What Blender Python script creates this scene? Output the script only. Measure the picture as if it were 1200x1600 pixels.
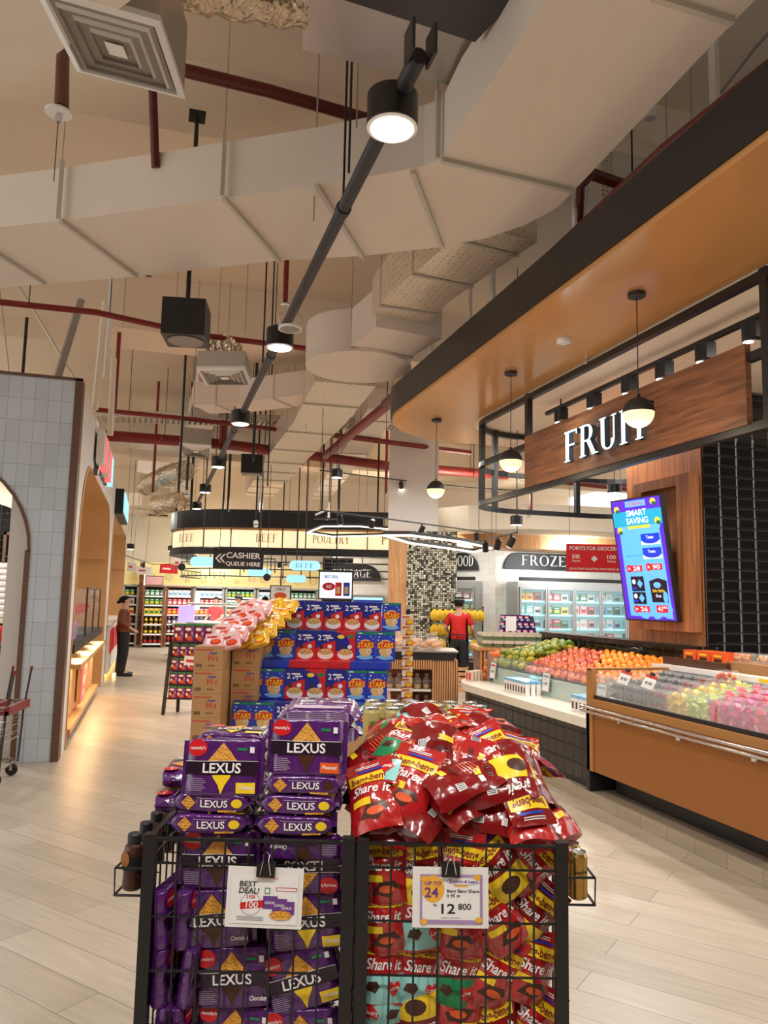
import bpy, math, random
from mathutils import Vector, Matrix, Euler, noise
for o in list(bpy.data.objects): bpy.data.objects.remove(o)
SC = bpy.context.scene
COL = SC.collection
PI = math.pi
# ------------------------------------------------------------------ camera
YAW, PITCH, ROLL, FPX, EYE = math.radians(16.6), math.radians(6.5), math.radians(1.2), 1195.0, 1.65
FW = Vector((math.sin(YAW)*math.cos(PITCH), math.cos(YAW)*math.cos(PITCH), math.sin(PITCH)))
_r = Vector((math.cos(YAW), -math.sin(YAW), 0)); _u = _r.cross(FW)
RT = _r*math.cos(ROLL)+_u*math.sin(ROLL); UP = _u*math.cos(ROLL)-_r*math.sin(ROLL)
cam_d = bpy.data.cameras.new('camera'); cam = bpy.data.objects.new('camera', cam_d); COL.objects.link(cam)
cam_d.sensor_fit = 'VERTICAL'; cam_d.sensor_height = 36; cam_d.lens = FPX/1600*36; cam_d.clip_start = .05; cam_d.clip_end = 200
m = Matrix((RT, UP, -FW)).transposed().to_4x4(); m.translation = (0, 0, EYE); cam.matrix_world = m
SC.camera = cam
# ------------------------------------------------------------------ world, exposure, hall fill lights
W = bpy.data.worlds.new('world'); SC.world = W; W.use_nodes = True
W.node_tree.nodes['Background'].inputs[0].default_value = (1.0, .975, .95, 1)
W.node_tree.nodes['Background'].inputs[1].default_value = 1.7
SC.view_settings.view_transform = 'Standard'; SC.view_settings.look = 'None'
SC.view_settings.exposure = 0.0; SC.view_settings.gamma = 1; SC.view_settings.use_curve_mapping = False
def light(kind, name, loc, power, col=(1, .965, .92), size=.2, aim=None, spot=None, parent=None, blend=.6):
    d = bpy.data.lights.new(name, kind); d.energy = power; d.color = col
    if kind == 'AREA': d.size = size; d.shape = 'DISK'
    else: d.shadow_soft_size = size
    if kind == 'SPOT': d.spot_size = spot or 1.6; d.spot_blend = blend
    o = bpy.data.objects.new(name, d); COL.objects.link(o); o.location = loc
    if aim is not None: o.rotation_euler = (Vector(aim)-Vector(loc)).to_track_quat('-Z', 'Y').to_euler()
    if parent: o.parent = parent
    return o
# added fill lights without fittings that brighten the hall (the lamp row over the aisle is built with its fittings below)
for (x, y, p) in ((4.9, 4.0, 60), (4.9, 7.2, 60), (6.6, 11, 110), (6.5, 15.0, 150), (3.6, 11.5, 90), (3.3, 19, 150), (-1, 23, 150), (2.2, 23.5, 150), (5.5, 20, 130),
                  (-.6, .6, 60), (1.2, .2, 60), (2.6, 1.4, 50)):
    light('AREA', 'hall_fill_light', (x, y, 3.72 if x > 4 and y < 8 else 4.0), p, size=.35)
for (x, y) in ((-2.2, 9.6), (-2.6, 11.4), (-2.4, 14.5), (-2.4, 18.5)): light('AREA', 'stall_fill_light', (x, y, 3.38), 45, size=.4)  # added fill to brighten the stall interior, no fittings
# picture helpers: where the ray through a point of the 1200x1600 frame meets a plane
def ray(x, y): return FW+RT*((x-600)/FPX)-UP*((y-800)/FPX)
OR = Vector((0, 0, EYE))
def pX(x, y, X): r = ray(x, y); return OR+r*(X/r.x)
def pY(x, y, Y): r = ray(x, y); return OR+r*(Y/r.y)
def pZ(x, y, Z): r = ray(x, y); return OR+r*((Z-EYE)/r.z)
FH = Vector((math.sin(YAW), math.cos(YAW), 0)); RH = Vector((math.cos(YAW), -math.sin(YAW), 0))
def pD(x, y, d): r = ray(x, y); return OR+r*(d/r.dot(FH))
def cf(x, d, z): return RH*x+FH*d+Vector((0, 0, z))     # frame of the display bins: right, ahead, up
# ------------------------------------------------------------------ materials
MT = {}
def _mat(name):
    m = bpy.data.materials.new(name); m.use_nodes = True; MT[name] = m
    return m, m.node_tree.nodes, m.node_tree.links, m.node_tree.nodes['Principled BSDF']
def s2l(c): return tuple((v/12.92 if v <= .04045 else ((v+.055)/1.055)**2.4) for v in c[:3])
def rgb(*c): return s2l([v/255 for v in c])
def mat(name, col, rough=.5, metal=0, bump=0, bscale=30, emit=0, ecol=None, trans=0, alpha=1, var=0, vscale=4, spec=.5, coat=0, bdist=.01):
    m, N, L, b = _mat(name)
    col = rgb(*col)
    b.inputs['Base Color'].default_value = (*col, 1); b.inputs['Roughness'].default_value = rough; b.inputs['Metallic'].default_value = metal
    b.inputs['Specular IOR Level'].default_value = spec
    if coat: b.inputs['Coat Weight'].default_value = coat; b.inputs['Coat Roughness'].default_value = .08
    if trans: b.inputs['Transmission Weight'].default_value = trans; b.inputs['IOR'].default_value = 1.15
    if alpha < 1: b.inputs['Alpha'].default_value = alpha
    if emit: b.inputs['Emission Color'].default_value = (*(rgb(*ecol) if ecol else col), 1); b.inputs['Emission Strength'].default_value = emit
    tc = N.new('ShaderNodeTexCoord')
    n = N.new('ShaderNodeTexNoise'); n.inputs['Scale'].default_value = vscale; n.inputs['Detail'].default_value = 3
    L.new(tc.outputs['Object'], n.inputs['Vector'])
    v = max(var, .03)
    mr = N.new('ShaderNodeMapRange'); mr.inputs['To Min'].default_value = 1-v; mr.inputs['To Max'].default_value = 1+v
    L.new(n.outputs['Fac'], mr.inputs['Value'])
    mx = N.new('ShaderNodeVectorMath'); mx.operation = 'SCALE'; mx.inputs[0].default_value = col
    L.new(mr.outputs['Result'], mx.inputs['Scale']); L.new(mx.outputs['Vector'], b.inputs['Base Color'])
    if bump:
        n2 = N.new('ShaderNodeTexNoise'); n2.inputs['Scale'].default_value = bscale; n2.inputs['Detail'].default_value = 2; L.new(tc.outputs['Object'], n2.inputs['Vector'])
        bp = N.new('ShaderNodeBump'); bp.inputs['Strength'].default_value = bump; bp.inputs['Distance'].default_value = bdist
        L.new(n2.outputs['Fac'], bp.inputs['Height']); L.new(bp.outputs['Normal'], b.inputs['Normal'])
    return m
def tile(name, col, mortar, w, h, rough=.2, offset=0, msize=.006, bump=.5, var=.06, smooth=.3, col2=None, vtile=.5, bdist=.01, rot=0, streak=0, metal=0):
    m, N, L, b = _mat(name)
    uv = N.new('ShaderNodeUVMap'); mp = N.new('ShaderNodeMapping'); mp.inputs['Rotation'].default_value = (0, 0, rot); L.new(uv.outputs[0], mp.inputs[0])
    bt = N.new('ShaderNodeTexBrick'); L.new(mp.outputs[0], bt.inputs['Vector'])
    bt.offset = offset; bt.squash = 1; bt.inputs['Scale'].default_value = 1
    bt.inputs['Brick Width'].default_value = w; bt.inputs['Row Height'].default_value = h; bt.inputs['Mortar Size'].default_value = msize
    bt.inputs['Mortar Smooth'].default_value = smooth; bt.inputs['Bias'].default_value = 0
    c = rgb(*col); c2 = rgb(*(col2 or [min(255, v*(1-vtile*.12)) for v in col]))
    bt.inputs['Color1'].default_value = (*c, 1); bt.inputs['Color2'].default_value = (*c2, 1); bt.inputs['Mortar'].default_value = (*rgb(*mortar), 1)
    L.new(bt.outputs['Color'], b.inputs['Base Color'])
    if streak:
        mp2 = N.new('ShaderNodeMapping'); mp2.inputs['Scale'].default_value = (1.2, 14, 1); L.new(mp.outputs[0], mp2.inputs[0])
        n = N.new('ShaderNodeTexNoise'); n.inputs['Scale'].default_value = 2.2; n.inputs['Detail'].default_value = 6; n.inputs['Distortion'].default_value = .6; L.new(mp2.outputs[0], n.inputs['Vector'])
        mr = N.new('ShaderNodeMapRange'); mr.inputs['From Min'].default_value = .25; mr.inputs['From Max'].default_value = .75; mr.inputs['To Min'].default_value = 1-streak; mr.inputs['To Max'].default_value = 1+streak*.6; L.new(n.outputs['Fac'], mr.inputs['Value'])
        mx = N.new('ShaderNodeVectorMath'); mx.operation = 'SCALE'; L.new(bt.outputs['Color'], mx.inputs[0]); L.new(mr.outputs[0], mx.inputs['Scale']); L.new(mx.outputs[0], b.inputs['Base Color'])
    b.inputs['Roughness'].default_value = rough; b.inputs['Metallic'].default_value = metal
    bp = N.new('ShaderNodeBump'); bp.invert = True; bp.inputs['Strength'].default_value = bump; bp.inputs['Distance'].default_value = bdist
    L.new(bt.outputs['Fac'], bp.inputs['Height']); L.new(bp.outputs['Normal'], b.inputs['Normal'])
    return m
def wood(name, c1, c2, rough=.4, sx=14, sy=1.2, scale=1.5, coord='UV', board=0):
    m, N, L, b = _mat(name)
    tc = N.new('ShaderNodeTexCoord'); mp = N.new('ShaderNodeMapping'); mp.inputs['Scale'].default_value = (sx, sy, sx if coord == 'Object' else 1)
    L.new(tc.outputs[coord], mp.inputs[0])
    n = N.new('ShaderNodeTexNoise'); n.inputs['Scale'].default_value = scale; n.inputs['Detail'].default_value = 7; n.inputs['Roughness'].default_value = .62; n.inputs['Distortion'].default_value = .5
    L.new(mp.outputs[0], n.inputs['Vector'])
    r = N.new('ShaderNodeValToRGB'); r.color_ramp.elements[0].position = .33; r.color_ramp.elements[1].position = .68
    r.color_ramp.elements[0].color = (*rgb(*c1), 1); r.color_ramp.elements[1].color = (*rgb(*c2), 1)
    L.new(n.outputs['Fac'], r.inputs[0]); L.new(r.outputs[0], b.inputs['Base Color']); b.inputs['Roughness'].default_value = rough
    return m
def mosaic(name, cols, cell, rough=.15):
    m, N, L, b = _mat(name)
    uv = N.new('ShaderNodeUVMap'); sc = N.new('ShaderNodeVectorMath'); sc.operation = 'SCALE'; sc.inputs['Scale'].default_value = 1/cell; L.new(uv.outputs[0], sc.inputs[0])
    fl = N.new('ShaderNodeVectorMath'); fl.operation = 'FLOOR'; L.new(sc.outputs[0], fl.inputs[0])
    wn = N.new('ShaderNodeTexWhiteNoise'); wn.noise_dimensions = '2D'; L.new(fl.outputs[0], wn.inputs['Vector'])
    r = N.new('ShaderNodeValToRGB'); r.color_ramp.interpolation = 'CONSTANT'
    for i, c in enumerate(cols):
        e = r.color_ramp.elements[i] if i < 2 else r.color_ramp.elements.new(i/len(cols))
        e.position = i/len(cols); e.color = (*rgb(*c), 1)
    L.new(wn.outputs['Value'], r.inputs[0])
    bt = N.new('ShaderNodeTexBrick'); L.new(uv.outputs[0], bt.inputs['Vector']); bt.offset = 0; bt.inputs['Scale'].default_value = 1
    bt.inputs['Brick Width'].default_value = cell; bt.inputs['Row Height'].default_value = cell; bt.inputs['Mortar Size'].default_value = cell*.09
    mx = N.new('ShaderNodeMix'); mx.data_type = 'RGBA'; L.new(bt.outputs['Fac'], mx.inputs[0]); L.new(r.outputs[0], mx.inputs[6]); mx.inputs[7].default_value = (.02, .02, .018, 1)
    L.new(mx.outputs[2], b.inputs['Base Color']); b.inputs['Roughness'].default_value = rough; b.inputs['Metallic'].default_value = .2
    # every little mirror sits at its own slight tilt
    sb = N.new('ShaderNodeVectorMath'); sb.operation = 'SUBTRACT'; sb.inputs[1].default_value = (.5, .5, .5); L.new(wn.outputs['Color'], sb.inputs[0])
    s2 = N.new('ShaderNodeVectorMath'); s2.operation = 'SCALE'; s2.inputs['Scale'].default_value = .3; L.new(sb.outputs[0], s2.inputs[0])
    g = N.new('ShaderNodeNewGeometry'); ad = N.new('ShaderNodeVectorMath'); ad.operation = 'ADD'; L.new(g.outputs['Normal'], ad.inputs[0]); L.new(s2.outputs[0], ad.inputs[1])
    nm = N.new('ShaderNodeVectorMath'); nm.operation = 'NORMALIZE'; L.new(ad.outputs[0], nm.inputs[0]); L.new(nm.outputs[0], b.inputs['Normal'])
    return m
def glass(name, tint=(230, 240, 240), a=.12):
    m, N, L, b = _mat(name)
    b.inputs['Base Color'].default_value = (*rgb(*tint), 1); b.inputs['Roughness'].default_value = .03; b.inputs['Alpha'].default_value = a; b.inputs['Specular IOR Level'].default_value = .8
    return m
def dots(name, base, dot, sc=16, rough=.4, metal=.3):
    m, N, L, b = _mat(name)
    uv = N.new('ShaderNodeUVMap'); v = N.new('ShaderNodeTexVoronoi'); v.inputs['Scale'].default_value = sc; v.inputs['Randomness'].default_value = .25; L.new(uv.outputs[0], v.inputs['Vector'])
    r = N.new('ShaderNodeValToRGB'); r.color_ramp.elements[0].position = .2; r.color_ramp.elements[1].position = .26
    r.color_ramp.elements[0].color = (*rgb(*dot), 1); r.color_ramp.elements[1].color = (*rgb(*base), 1)
    L.new(v.outputs['Distance'], r.inputs[0]); L.new(r.outputs[0], b.inputs['Base Color']); b.inputs['Roughness'].default_value = rough; b.inputs['Metallic'].default_value = metal
    return m
tile('plank_floor', (196, 184, 168), (120, 110, 98), 1.2, .2, rough=.36, offset=.35, msize=.0022, bump=.12, col2=(180, 168, 150), rot=math.radians(50), streak=.14)
mat('slab', (226, 206, 180), .85, var=.07, vscale=.6); mat('slab_beam', (232, 214, 190), .85, var=.05, vscale=.8)
tile('white_tile', (204, 214, 224), (140, 142, 142), .125, .225, rough=.18, msize=.0022, bump=.5, smooth=.6)
tile('freezer_tile', (232, 228, 218), (196, 190, 180), .3, .15, rough=.25, offset=.5, msize=.003, bump=.4)
tile('black_tile', (14, 14, 15), (40, 39, 38), .2, .1, rough=.06, msize=.014, bump=1, smooth=1, bdist=.02)
tile('island_tile', (20, 18, 18), (62, 58, 54), .15, .135, rough=.2, msize=.009, bump=1, smooth=1, bdist=.015)
tile('plinth_tile', (176, 160, 138), (110, 100, 86), .3, .5, rough=.4, msize=.002, bump=.2, streak=.15)
wood('walnut', (92, 54, 34), (160, 104, 68), .38, sx=1.6, sy=22, scale=1.2)
wood('walnut_up', (118, 70, 38), (186, 122, 74), .4, sx=20, sy=.8, scale=1.2)
wood('light_wood', (196, 140, 90), (226, 176, 124), .4, sx=16, sy=.9)
wood('rattan', (176, 132, 78), (210, 168, 112), .5, sx=40, sy=40)
mat('bronze_paint', (214, 158, 98), .2, var=.06, vscale=2, metal=.15); mat('gold_arch', (196, 146, 92), .38, var=.04, vscale=1)
mat('brown_trim', (104, 78, 62), .45); mat('black_metal', (24, 23, 24), .4); mat('dark_metal', (52, 50, 52), .4); mat('charcoal', (44, 42, 46), .5)
mat('white_duct', (224, 212, 198), .6, var=.04, vscale=1.5, bump=.08, bscale=6); mat('duct_seam', (196, 190, 176), .5); mat('grey_duct', (150, 142, 134), .6, var=.06, vscale=1.5)
mat('steel', (190, 186, 180), .35, metal=.8, bump=.2, bscale=8); mat('chrome', (215, 215, 215), .15, metal=1); mat('foil', (206, 190, 166), .25, metal=.85, bump=1, bscale=14, bdist=.05, var=.1)
dots('dotted_duct', (226, 212, 190), (196, 176, 150)); dots('tray_metal', (210, 200, 186), (120, 112, 100), 26)
mat('red_pipe', (128, 34, 30), .4, var=.08, vscale=6); mat('dark_red_pipe', (92, 30, 28), .45); mat('white_paint', (232, 228, 222), .5); mat('cream_paint', (236, 226, 206), .6); mat('white_plastic', (236, 234, 230), .35)
mat('lamp_glow', (255, 250, 240), .5, emit=14); mat('globe_glow', (255, 226, 176), .3, emit=1.6, ecol=(255, 214, 150)); mat('spot_glow', (255, 245, 230), .5, emit=8); mat('letter_glow', (225, 250, 255), .3, emit=1.6, ecol=(208, 246, 255))
mat('letter_side', (86, 98, 112), .3); mat('band_glow', (255, 232, 196), .4, emit=.85, ecol=(255, 226, 180)); mat('cool_glow', (170, 226, 240), .4, emit=.9, ecol=(150, 222, 244)); mat('led_strip', (255, 240, 214), .4, emit=3)
mat('warm_strip', (255, 196, 90), .4, emit=6, ecol=(255, 190, 80)); mat('letter_grey', (150, 128, 104), .5); mat('white_letter', (240, 240, 236), .4)
mat('sign_black', (30, 30, 33), .45); mat('sign_red', (222, 38, 42), .45); mat('pink_glow', (255, 90, 100), .4, emit=1.2, ecol=(255, 90, 96)); mat('red_letter', (214, 50, 70), .4, emit=.4, ecol=(230, 60, 80))
mat('white_counter', (232, 224, 208), .25); mat('frosted_glass', (176, 196, 190), .3); mat('case_brown', (150, 92, 36), .4, var=.03); mat('case_trim', (170, 118, 62), .4)
mat('paper', (238, 238, 236), .5); mat('paper_grey', (150, 150, 156), .6); mat('paper_red', (206, 60, 60), .6); mat('print_black', (38, 38, 42), .6); mat('lilac', (170, 140, 190), .5); mat('amber_print', (240, 176, 60), .5); mat('purple_print', (110, 60, 140), .5)
mat('skin', (196, 150, 122), .55); mat('hair', (20, 15, 13), .75, spec=.2); mat('brown_shirt', (112, 56, 34), .7, bump=.3, bscale=18, var=.1, vscale=8); mat('black_cloth', (24, 23, 26), .8, bump=.2, bscale=14); mat('red_cloth', (204, 26, 24), .7, bump=.3, bscale=12); mat('shoe', (16, 15, 15), .5); mat('eye', (28, 20, 18), .3); mat('lip', (168, 92, 84), .5)
mat('cardboard', (190, 146, 96), .8, var=.05, vscale=3); mat('cardboard_dark', (150, 110, 70), .8); mat('kraft', (150, 108, 68), .8, bump=.4, bscale=80)
glass('clear_glass'); glass('clear_plastic', (236, 240, 240), .13); glass('thin_film', (240, 240, 236), .13)
mat('rubber', (26, 25, 25), .6); mat('green_leaf', (78, 132, 50), .6)
# ------------------------------------------------------------------ mesh builder
class MB:
    def __init__(s): s.v = []; s.f = []; s.m = []; s.mats = []; s.T = Matrix.Identity(4)
    def mi(s, m):
        if m not in s.mats: s.mats.append(m)
        return s.mats.index(m)
    def add(s, vs, fs, m):
        n = len(s.v); s.v += [s.T @ Vector(v) for v in vs]; k = s.mi(m)
        for f in fs: s.f.append([n+i for i in f]); s.m.append(k)
        return s
    def box(s, x0, x1, y0, y1, z0, z1, m):
        return s.add([(x0, y0, z0), (x1, y0, z0), (x1, y1, z0), (x0, y1, z0), (x0, y0, z1), (x1, y0, z1), (x1, y1, z1), (x0, y1, z1)],
                     [(0, 3, 2, 1), (4, 5, 6, 7), (0, 1, 5, 4), (1, 2, 6, 5), (2, 3, 7, 6), (3, 0, 4, 7)], m)
    def hexa(s, b, t, m): return s.add(list(b)+list(t), [(0, 3, 2, 1), (4, 5, 6, 7), (0, 1, 5, 4), (1, 2, 6, 5), (2, 3, 7, 6), (3, 0, 4, 7)], m)
    def prism(s, pts, z0, z1, m, mside=None):
        n = len(pts); a = [(p[0], p[1], z0) for p in pts]+[(p[0], p[1], z1) for p in pts]
        s.add(a, [list(range(n))[::-1], list(range(n, 2*n))], m)
        return s.add(a, [(i, (i+1) % n, n+(i+1) % n, n+i) for i in range(n)], mside or m)
    def tube(s, pts, r, m, n=8, closed=False, rs=None):
        pts = [Vector(p) for p in pts]; k = len(pts); vs = []; up = None
        for i, p in enumerate(pts):
            a = pts[(i-1) % k] if closed or i > 0 else p; b = pts[(i+1) % k] if closed or i < k-1 else p
            t = (b-a).normalized()
            if up is None:
                up = Vector((0, 0, 1)) if abs(t.z) < .9 else Vector((1, 0, 0))
            x = t.cross(up).normalized(); y = x.cross(t).normalized(); up = y
            rr = rs[i] if rs else r
            for j in range(n): an = 2*PI*(j+.5)/n; vs.append(p+x*math.cos(an)*rr+y*math.sin(an)*rr)
        fs = []
        for i in range(k if closed else k-1):
            for j in range(n):
                a = i*n+j; b = i*n+(j+1) % n; c = ((i+1) % k)*n+(j+1) % n; d = ((i+1) % k)*n+j
                fs.append((a, d, c, b))
        if not closed: fs += [list(range(n)), list(range((k-1)*n, k*n))[::-1]]
        return s.add(vs, fs, m)
    def lathe(s, prof, m, n=20, at=(0, 0, 0), ms=None, caps=True):
        vs = []; k = len(prof); X, Y, Z = at
        for (r, z) in prof:
            for j in range(n): a = 2*PI*j/n; vs.append((X+r*math.cos(a), Y+r*math.sin(a), Z+z))
        for i in range(k-1):
            s.add(vs[i*n:(i+2)*n], [(j, (j+1) % n, n+(j+1) % n, n+j) for j in range(n)], ms[i] if ms else m)
        if caps:
            if prof[0][0] > 1e-4: s.add(vs[:n], [list(range(n))[::-1]], ms[0] if ms else m)
            if prof[-1][0] > 1e-4: s.add(vs[-n:], [list(range(n))], ms[-1] if ms else m)
        return s
    def text(s, txt, m, x, y, z, h, w=None, depth=.0, bold=False, cx=False, fn=None, shear=0, serif=False):
        """letters standing in the local xz plane facing -y; fn maps (u, v) to a point"""
        vs, fs, wd = (serif_text if serif else font_text)(txt)
        k = h/.7 if not serif else h
        kx = (w/wd) if w else k
        off = -wd*kx/2 if cx else 0
        if bold: pass
        if fn: P = [fn(x+off+a*kx+shear*b*k, z+b*k) for a, b in vs]; return s.add(P, fs, m)
        P = [(x+off+a*kx+shear*b*k, y-depth, z+b*k) for a, b in vs]
        s.add(P, fs, m)
        if depth:
            from collections import Counter
            ed = Counter(); dr = {}
            for f in fs:
                for i in range(len(f)):
                    e = (f[i], f[(i+1) % len(f)]); kk = tuple(sorted(e)); ed[kk] += 1; dr[kk] = e
            n = len(vs); P2 = P+[(p[0], y, p[2]) for p in P]
            s.add(P2, [(b_, a_, a_+n, b_+n) for kk, (a_, b_) in dr.items() if ed[kk] == 1], 'letter_side')
        return s
    def build(s, name, parent=None, smooth=False, loc=None, rot=None, split=None):
        me = bpy.data.meshes.new(name); me.from_pydata([tuple(v) for v in s.v], [], s.f)
        for mm in s.mats: me.materials.append(MT[mm])
        me.polygons.foreach_set('material_index', s.m)
        uv = me.uv_layers.new(name='UVMap').data
        for p in me.polygons:
            nn = p.normal
            if abs(nn.z) > .75: t = Vector((1, 0, 0)); b = Vector((0, 1, 0))
            else: t = Vector((-nn.y, nn.x, 0)).normalized(); b = Vector((0, 0, 1))
            for li in p.loop_indices:
                co = me.vertices[me.loops[li].vertex_index].co; uv[li].uv = (co.dot(t), co.dot(b))
        if smooth:
            me.polygons.foreach_set('use_smooth', [True]*len(me.polygons))
            try: me.set_sharp_from_angle(angle=math.radians(split or 40))
            except Exception: pass
        me.update()
        o = bpy.data.objects.new(name, me); COL.objects.link(o)
        if loc is not None: o.location = loc
        if rot is not None: o.rotation_euler = rot if hasattr(rot, '__len__') else (0, 0, rot)
        if parent: o.parent = parent
        return o
def tag(o, label, cat, group=None, kind=None):
    o['label'] = label; o['category'] = cat
    if group: o['group'] = group
    if kind: o['kind'] = kind
    return o
def struct(o): o['kind'] = 'structure'; return o
def thing(name, label, cat, loc=(0, 0, 0), rot=0, group=None):
    o = bpy.data.objects.new(name, None); COL.objects.link(o); o.location = loc; o.empty_display_size = .1
    o.rotation_euler = rot if hasattr(rot, '__len__') else (0, 0, rot)
    return tag(o, label, cat, group)
def copy_tree(o, label=None, loc=None, rot=None, scale=None, parent=None):
    c = o.copy(); COL.objects.link(c)
    if parent: c.parent = parent
    if label: c['label'] = label
    if loc is not None: c.location = loc
    if rot is not None: c.rotation_euler = rot if hasattr(rot, '__len__') else (0, 0, rot)
    if scale is not None: c.scale = scale if hasattr(scale, '__len__') else (scale,)*3
    for ch in list(o.children): copy_tree(ch, parent=c)
    return c
class Proto:
    """first use moves the original, later uses copy it with its parts"""
    def __init__(s, o): s.o = o; s.used = False
    def put(s, label, loc, rot=0, scale=None):
        if s.used: return copy_tree(s.o, label, loc, rot, scale)
        s.used = True; o = s.o; o['label'] = label; o.location = loc; o.rotation_euler = rot if hasattr(rot, '__len__') else (0, 0, rot)
        if scale is not None: o.scale = scale if hasattr(scale, '__len__') else (scale,)*3
        return o
_ft = {}
def font_text(txt):
    if txt not in _ft:
        c = bpy.data.curves.new('t', 'FONT'); c.body = txt; c.size = 1; c.offset = .018; c.resolution_u = 3
        o = bpy.data.objects.new('t', c); me = bpy.data.meshes.new_from_object(o)
        vs = [(v.co.x, v.co.y) for v in me.vertices]; fs = [tuple(p.vertices) for p in me.polygons]
        x0 = min(v[0] for v in vs); vs = [(a-x0, b) for a, b in vs]; wd = max(v[0] for v in vs)
        bpy.data.objects.remove(o); bpy.data.meshes.remove(me); bpy.data.curves.remove(c)
        _ft[txt] = (vs, fs, wd)
    return _ft[txt]
def serif_text(txt):
    """a small roman alphabet, cap height 1"""
    V = []; F = []
    def quad(*p): n = len(V); V.extend(p); F.append(tuple(range(n, n+len(p))))
    T, t, sf = .15, .055, .07
    x = 0
    def stem(a, y0=0, y1=1, s0=1, s1=1):
        quad((a, y0), (a+T, y0), (a+T, y1), (a, y1))
        if s0: quad((a-sf, y0), (a+T+sf, y0), (a+T+sf, y0+.035), (a-sf, y0+.035))
        if s1: quad((a-sf, y1-.035), (a+T+sf, y1-.035), (a+T+sf, y1), (a-sf, y1))
    def bar(a, b, y, tick=0):
        quad((a, y), (b, y), (b, y+t), (a, y+t))
        if tick: quad((b-.04, y+t/2-(tick > 0)*.12), (b, y+t/2-.14*(1 if tick > 0 else 0)), (b, y+t/2+.14*(1 if tick < 0 else 0)+t/2*(tick > 0)), (b-.04, y+t/2+.1*(tick < 0)))
    def diag(x0, y0, x1, y1, w): quad((x0, y0), (x0+w, y0), (x1+w, y1), (x1, y1))
    def bowl(a, yc, rx, ry, a0=-90, a1=90, w=T, n=12):
        for i in range(n):
            q = []
            for k_, ang in ((0, i), (0, i+1), (1, i+1), (1, i)):
                th = math.radians(a0+(a1-a0)*ang/n); ww = t+(w-t)*abs(math.cos(th)); ir = 0 if k_ == 0 else 1
                q.append((a+(rx-ir*ww)*math.cos(th), yc+(ry-ir*t)*math.sin(th)))
            quad(*q)
    for ch in txt:
        if ch == ' ': x += .35; continue
        if ch in 'FEPRDBLITHN':
            if ch not in 'TN': stem(x+sf)
        b = x+sf+T
        if ch == 'F': bar(b, x+.62, .945, 1); bar(b, x+.5, .5); wd = .64
        elif ch == 'E': bar(b, x+.62, .945, 1); bar(b, x+.5, .48); bar(b, x+.66, 0, -1); wd = .68
        elif ch == 'L': bar(b, x+.64, 0, -1); wd = .66
        elif ch == 'I': wd = T+2*sf
        elif ch == 'T': stem(x+.27, s1=0); bar(x, x+.69, .945, 1); quad((x, .82), (x+.04, .8), (x+.04, 1), (x, 1)); wd = .7
        elif ch in 'PRB':
            bowl(b+.12, .73, .26, .27); bar(b-.02, b+.13, .945); bar(b-.02, b+.13, .46)
            wd = .62
            if ch == 'R': diag(b+.36, 0, b+.1, .48, .17); quad((b+.34, 0), (b+.62, 0), (b+.62, .035), (b+.34, .035)); wd = .8
            if ch == 'B': bowl(b+.13, .25, .3, .25); bar(b-.02, b+.13, 0); wd = .68
        elif ch == 'D': bowl(b+.1, .5, .42, .5); bar(b-.02, b+.11, .945); bar(b-.02, b+.11, 0); wd = .78
        elif ch == 'O': bowl(x+.42, .5, .42, .51, -180, 180, n=24); wd = .84
        elif ch == 'G': bowl(x+.42, .5, .42, .51, 45, 315, n=20); stem(x+.6, 0, .45, 0, 1); wd = .84
        elif ch == 'U': stem(x+sf, .3, 1, 0, 1); quad((x+.58, .3), (x+.64, .3), (x+.64, 1), (x+.58, 1)); quad((x+.5, .965), (x+.72, .965), (x+.72, 1), (x+.5, 1)); bowl(x+.355, .3, .285, .31, -180, 0); wd = .74
        elif ch == 'Z': bar(x+.02, x+.64, .945); bar(x+.02, x+.66, 0, -1); diag(x+.02, .04, x+.46, .96, .17); wd = .68
        elif ch == 'N': quad((x+.1, 0), (x+.16, 0), (x+.16, 1), (x+.1, 1)); quad((x+.64, 0), (x+.7, 0), (x+.7, 1), (x+.64, 1)); diag(x+.54, 0, x+.04, 1, .17); quad((x, 0), (x+.26, 0), (x+.26, .035), (x, .035)); quad((x+.54, .965), (x+.8, .965), (x+.8, 1), (x+.54, 1)); wd = .8
        elif ch == 'Y': stem(x+.28, 0, .5, 1, 0); diag(x+.28, .48, x, 1, .16); diag(x+.36, .48, x+.62, 1, .06); wd = .72
        elif ch == 'A': diag(x, 0, x+.34, 1, .06); diag(x+.56, 0, x+.32, 1, .16); bar(x+.14, x+.6, .32); quad((x-.04, 0), (x+.16, 0), (x+.16, .035), (x-.04, .035)); quad((x+.5, 0), (x+.8, 0), (x+.8, .035), (x+.5, .035)); wd = .8
        elif ch == 'S': bowl(x+.27, .745, .27, .27, 40, 260, w=.12); bowl(x+.27, .265, .27, .28, -140, 80, w=.12); wd = .56
        elif ch == '&': bowl(x+.3, .75, .2, .25, -180, 180, w=.1); bowl(x+.3, .25, .3, .27, -180, 180, w=.13); diag(x+.6, 0, x+.2, .5, .12); wd = .76
        else: wd = .5
        x += wd+.1
    return V, F, x-.1
mat('cream_film', (226, 206, 160), .3, bump=.6, bscale=16)
mosaic('mosaic', [(96, 94, 80), (236, 236, 214), (176, 176, 156), (130, 132, 116), (250, 246, 222), (200, 196, 168), (70, 72, 68), (216, 222, 206)], .042)

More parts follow.
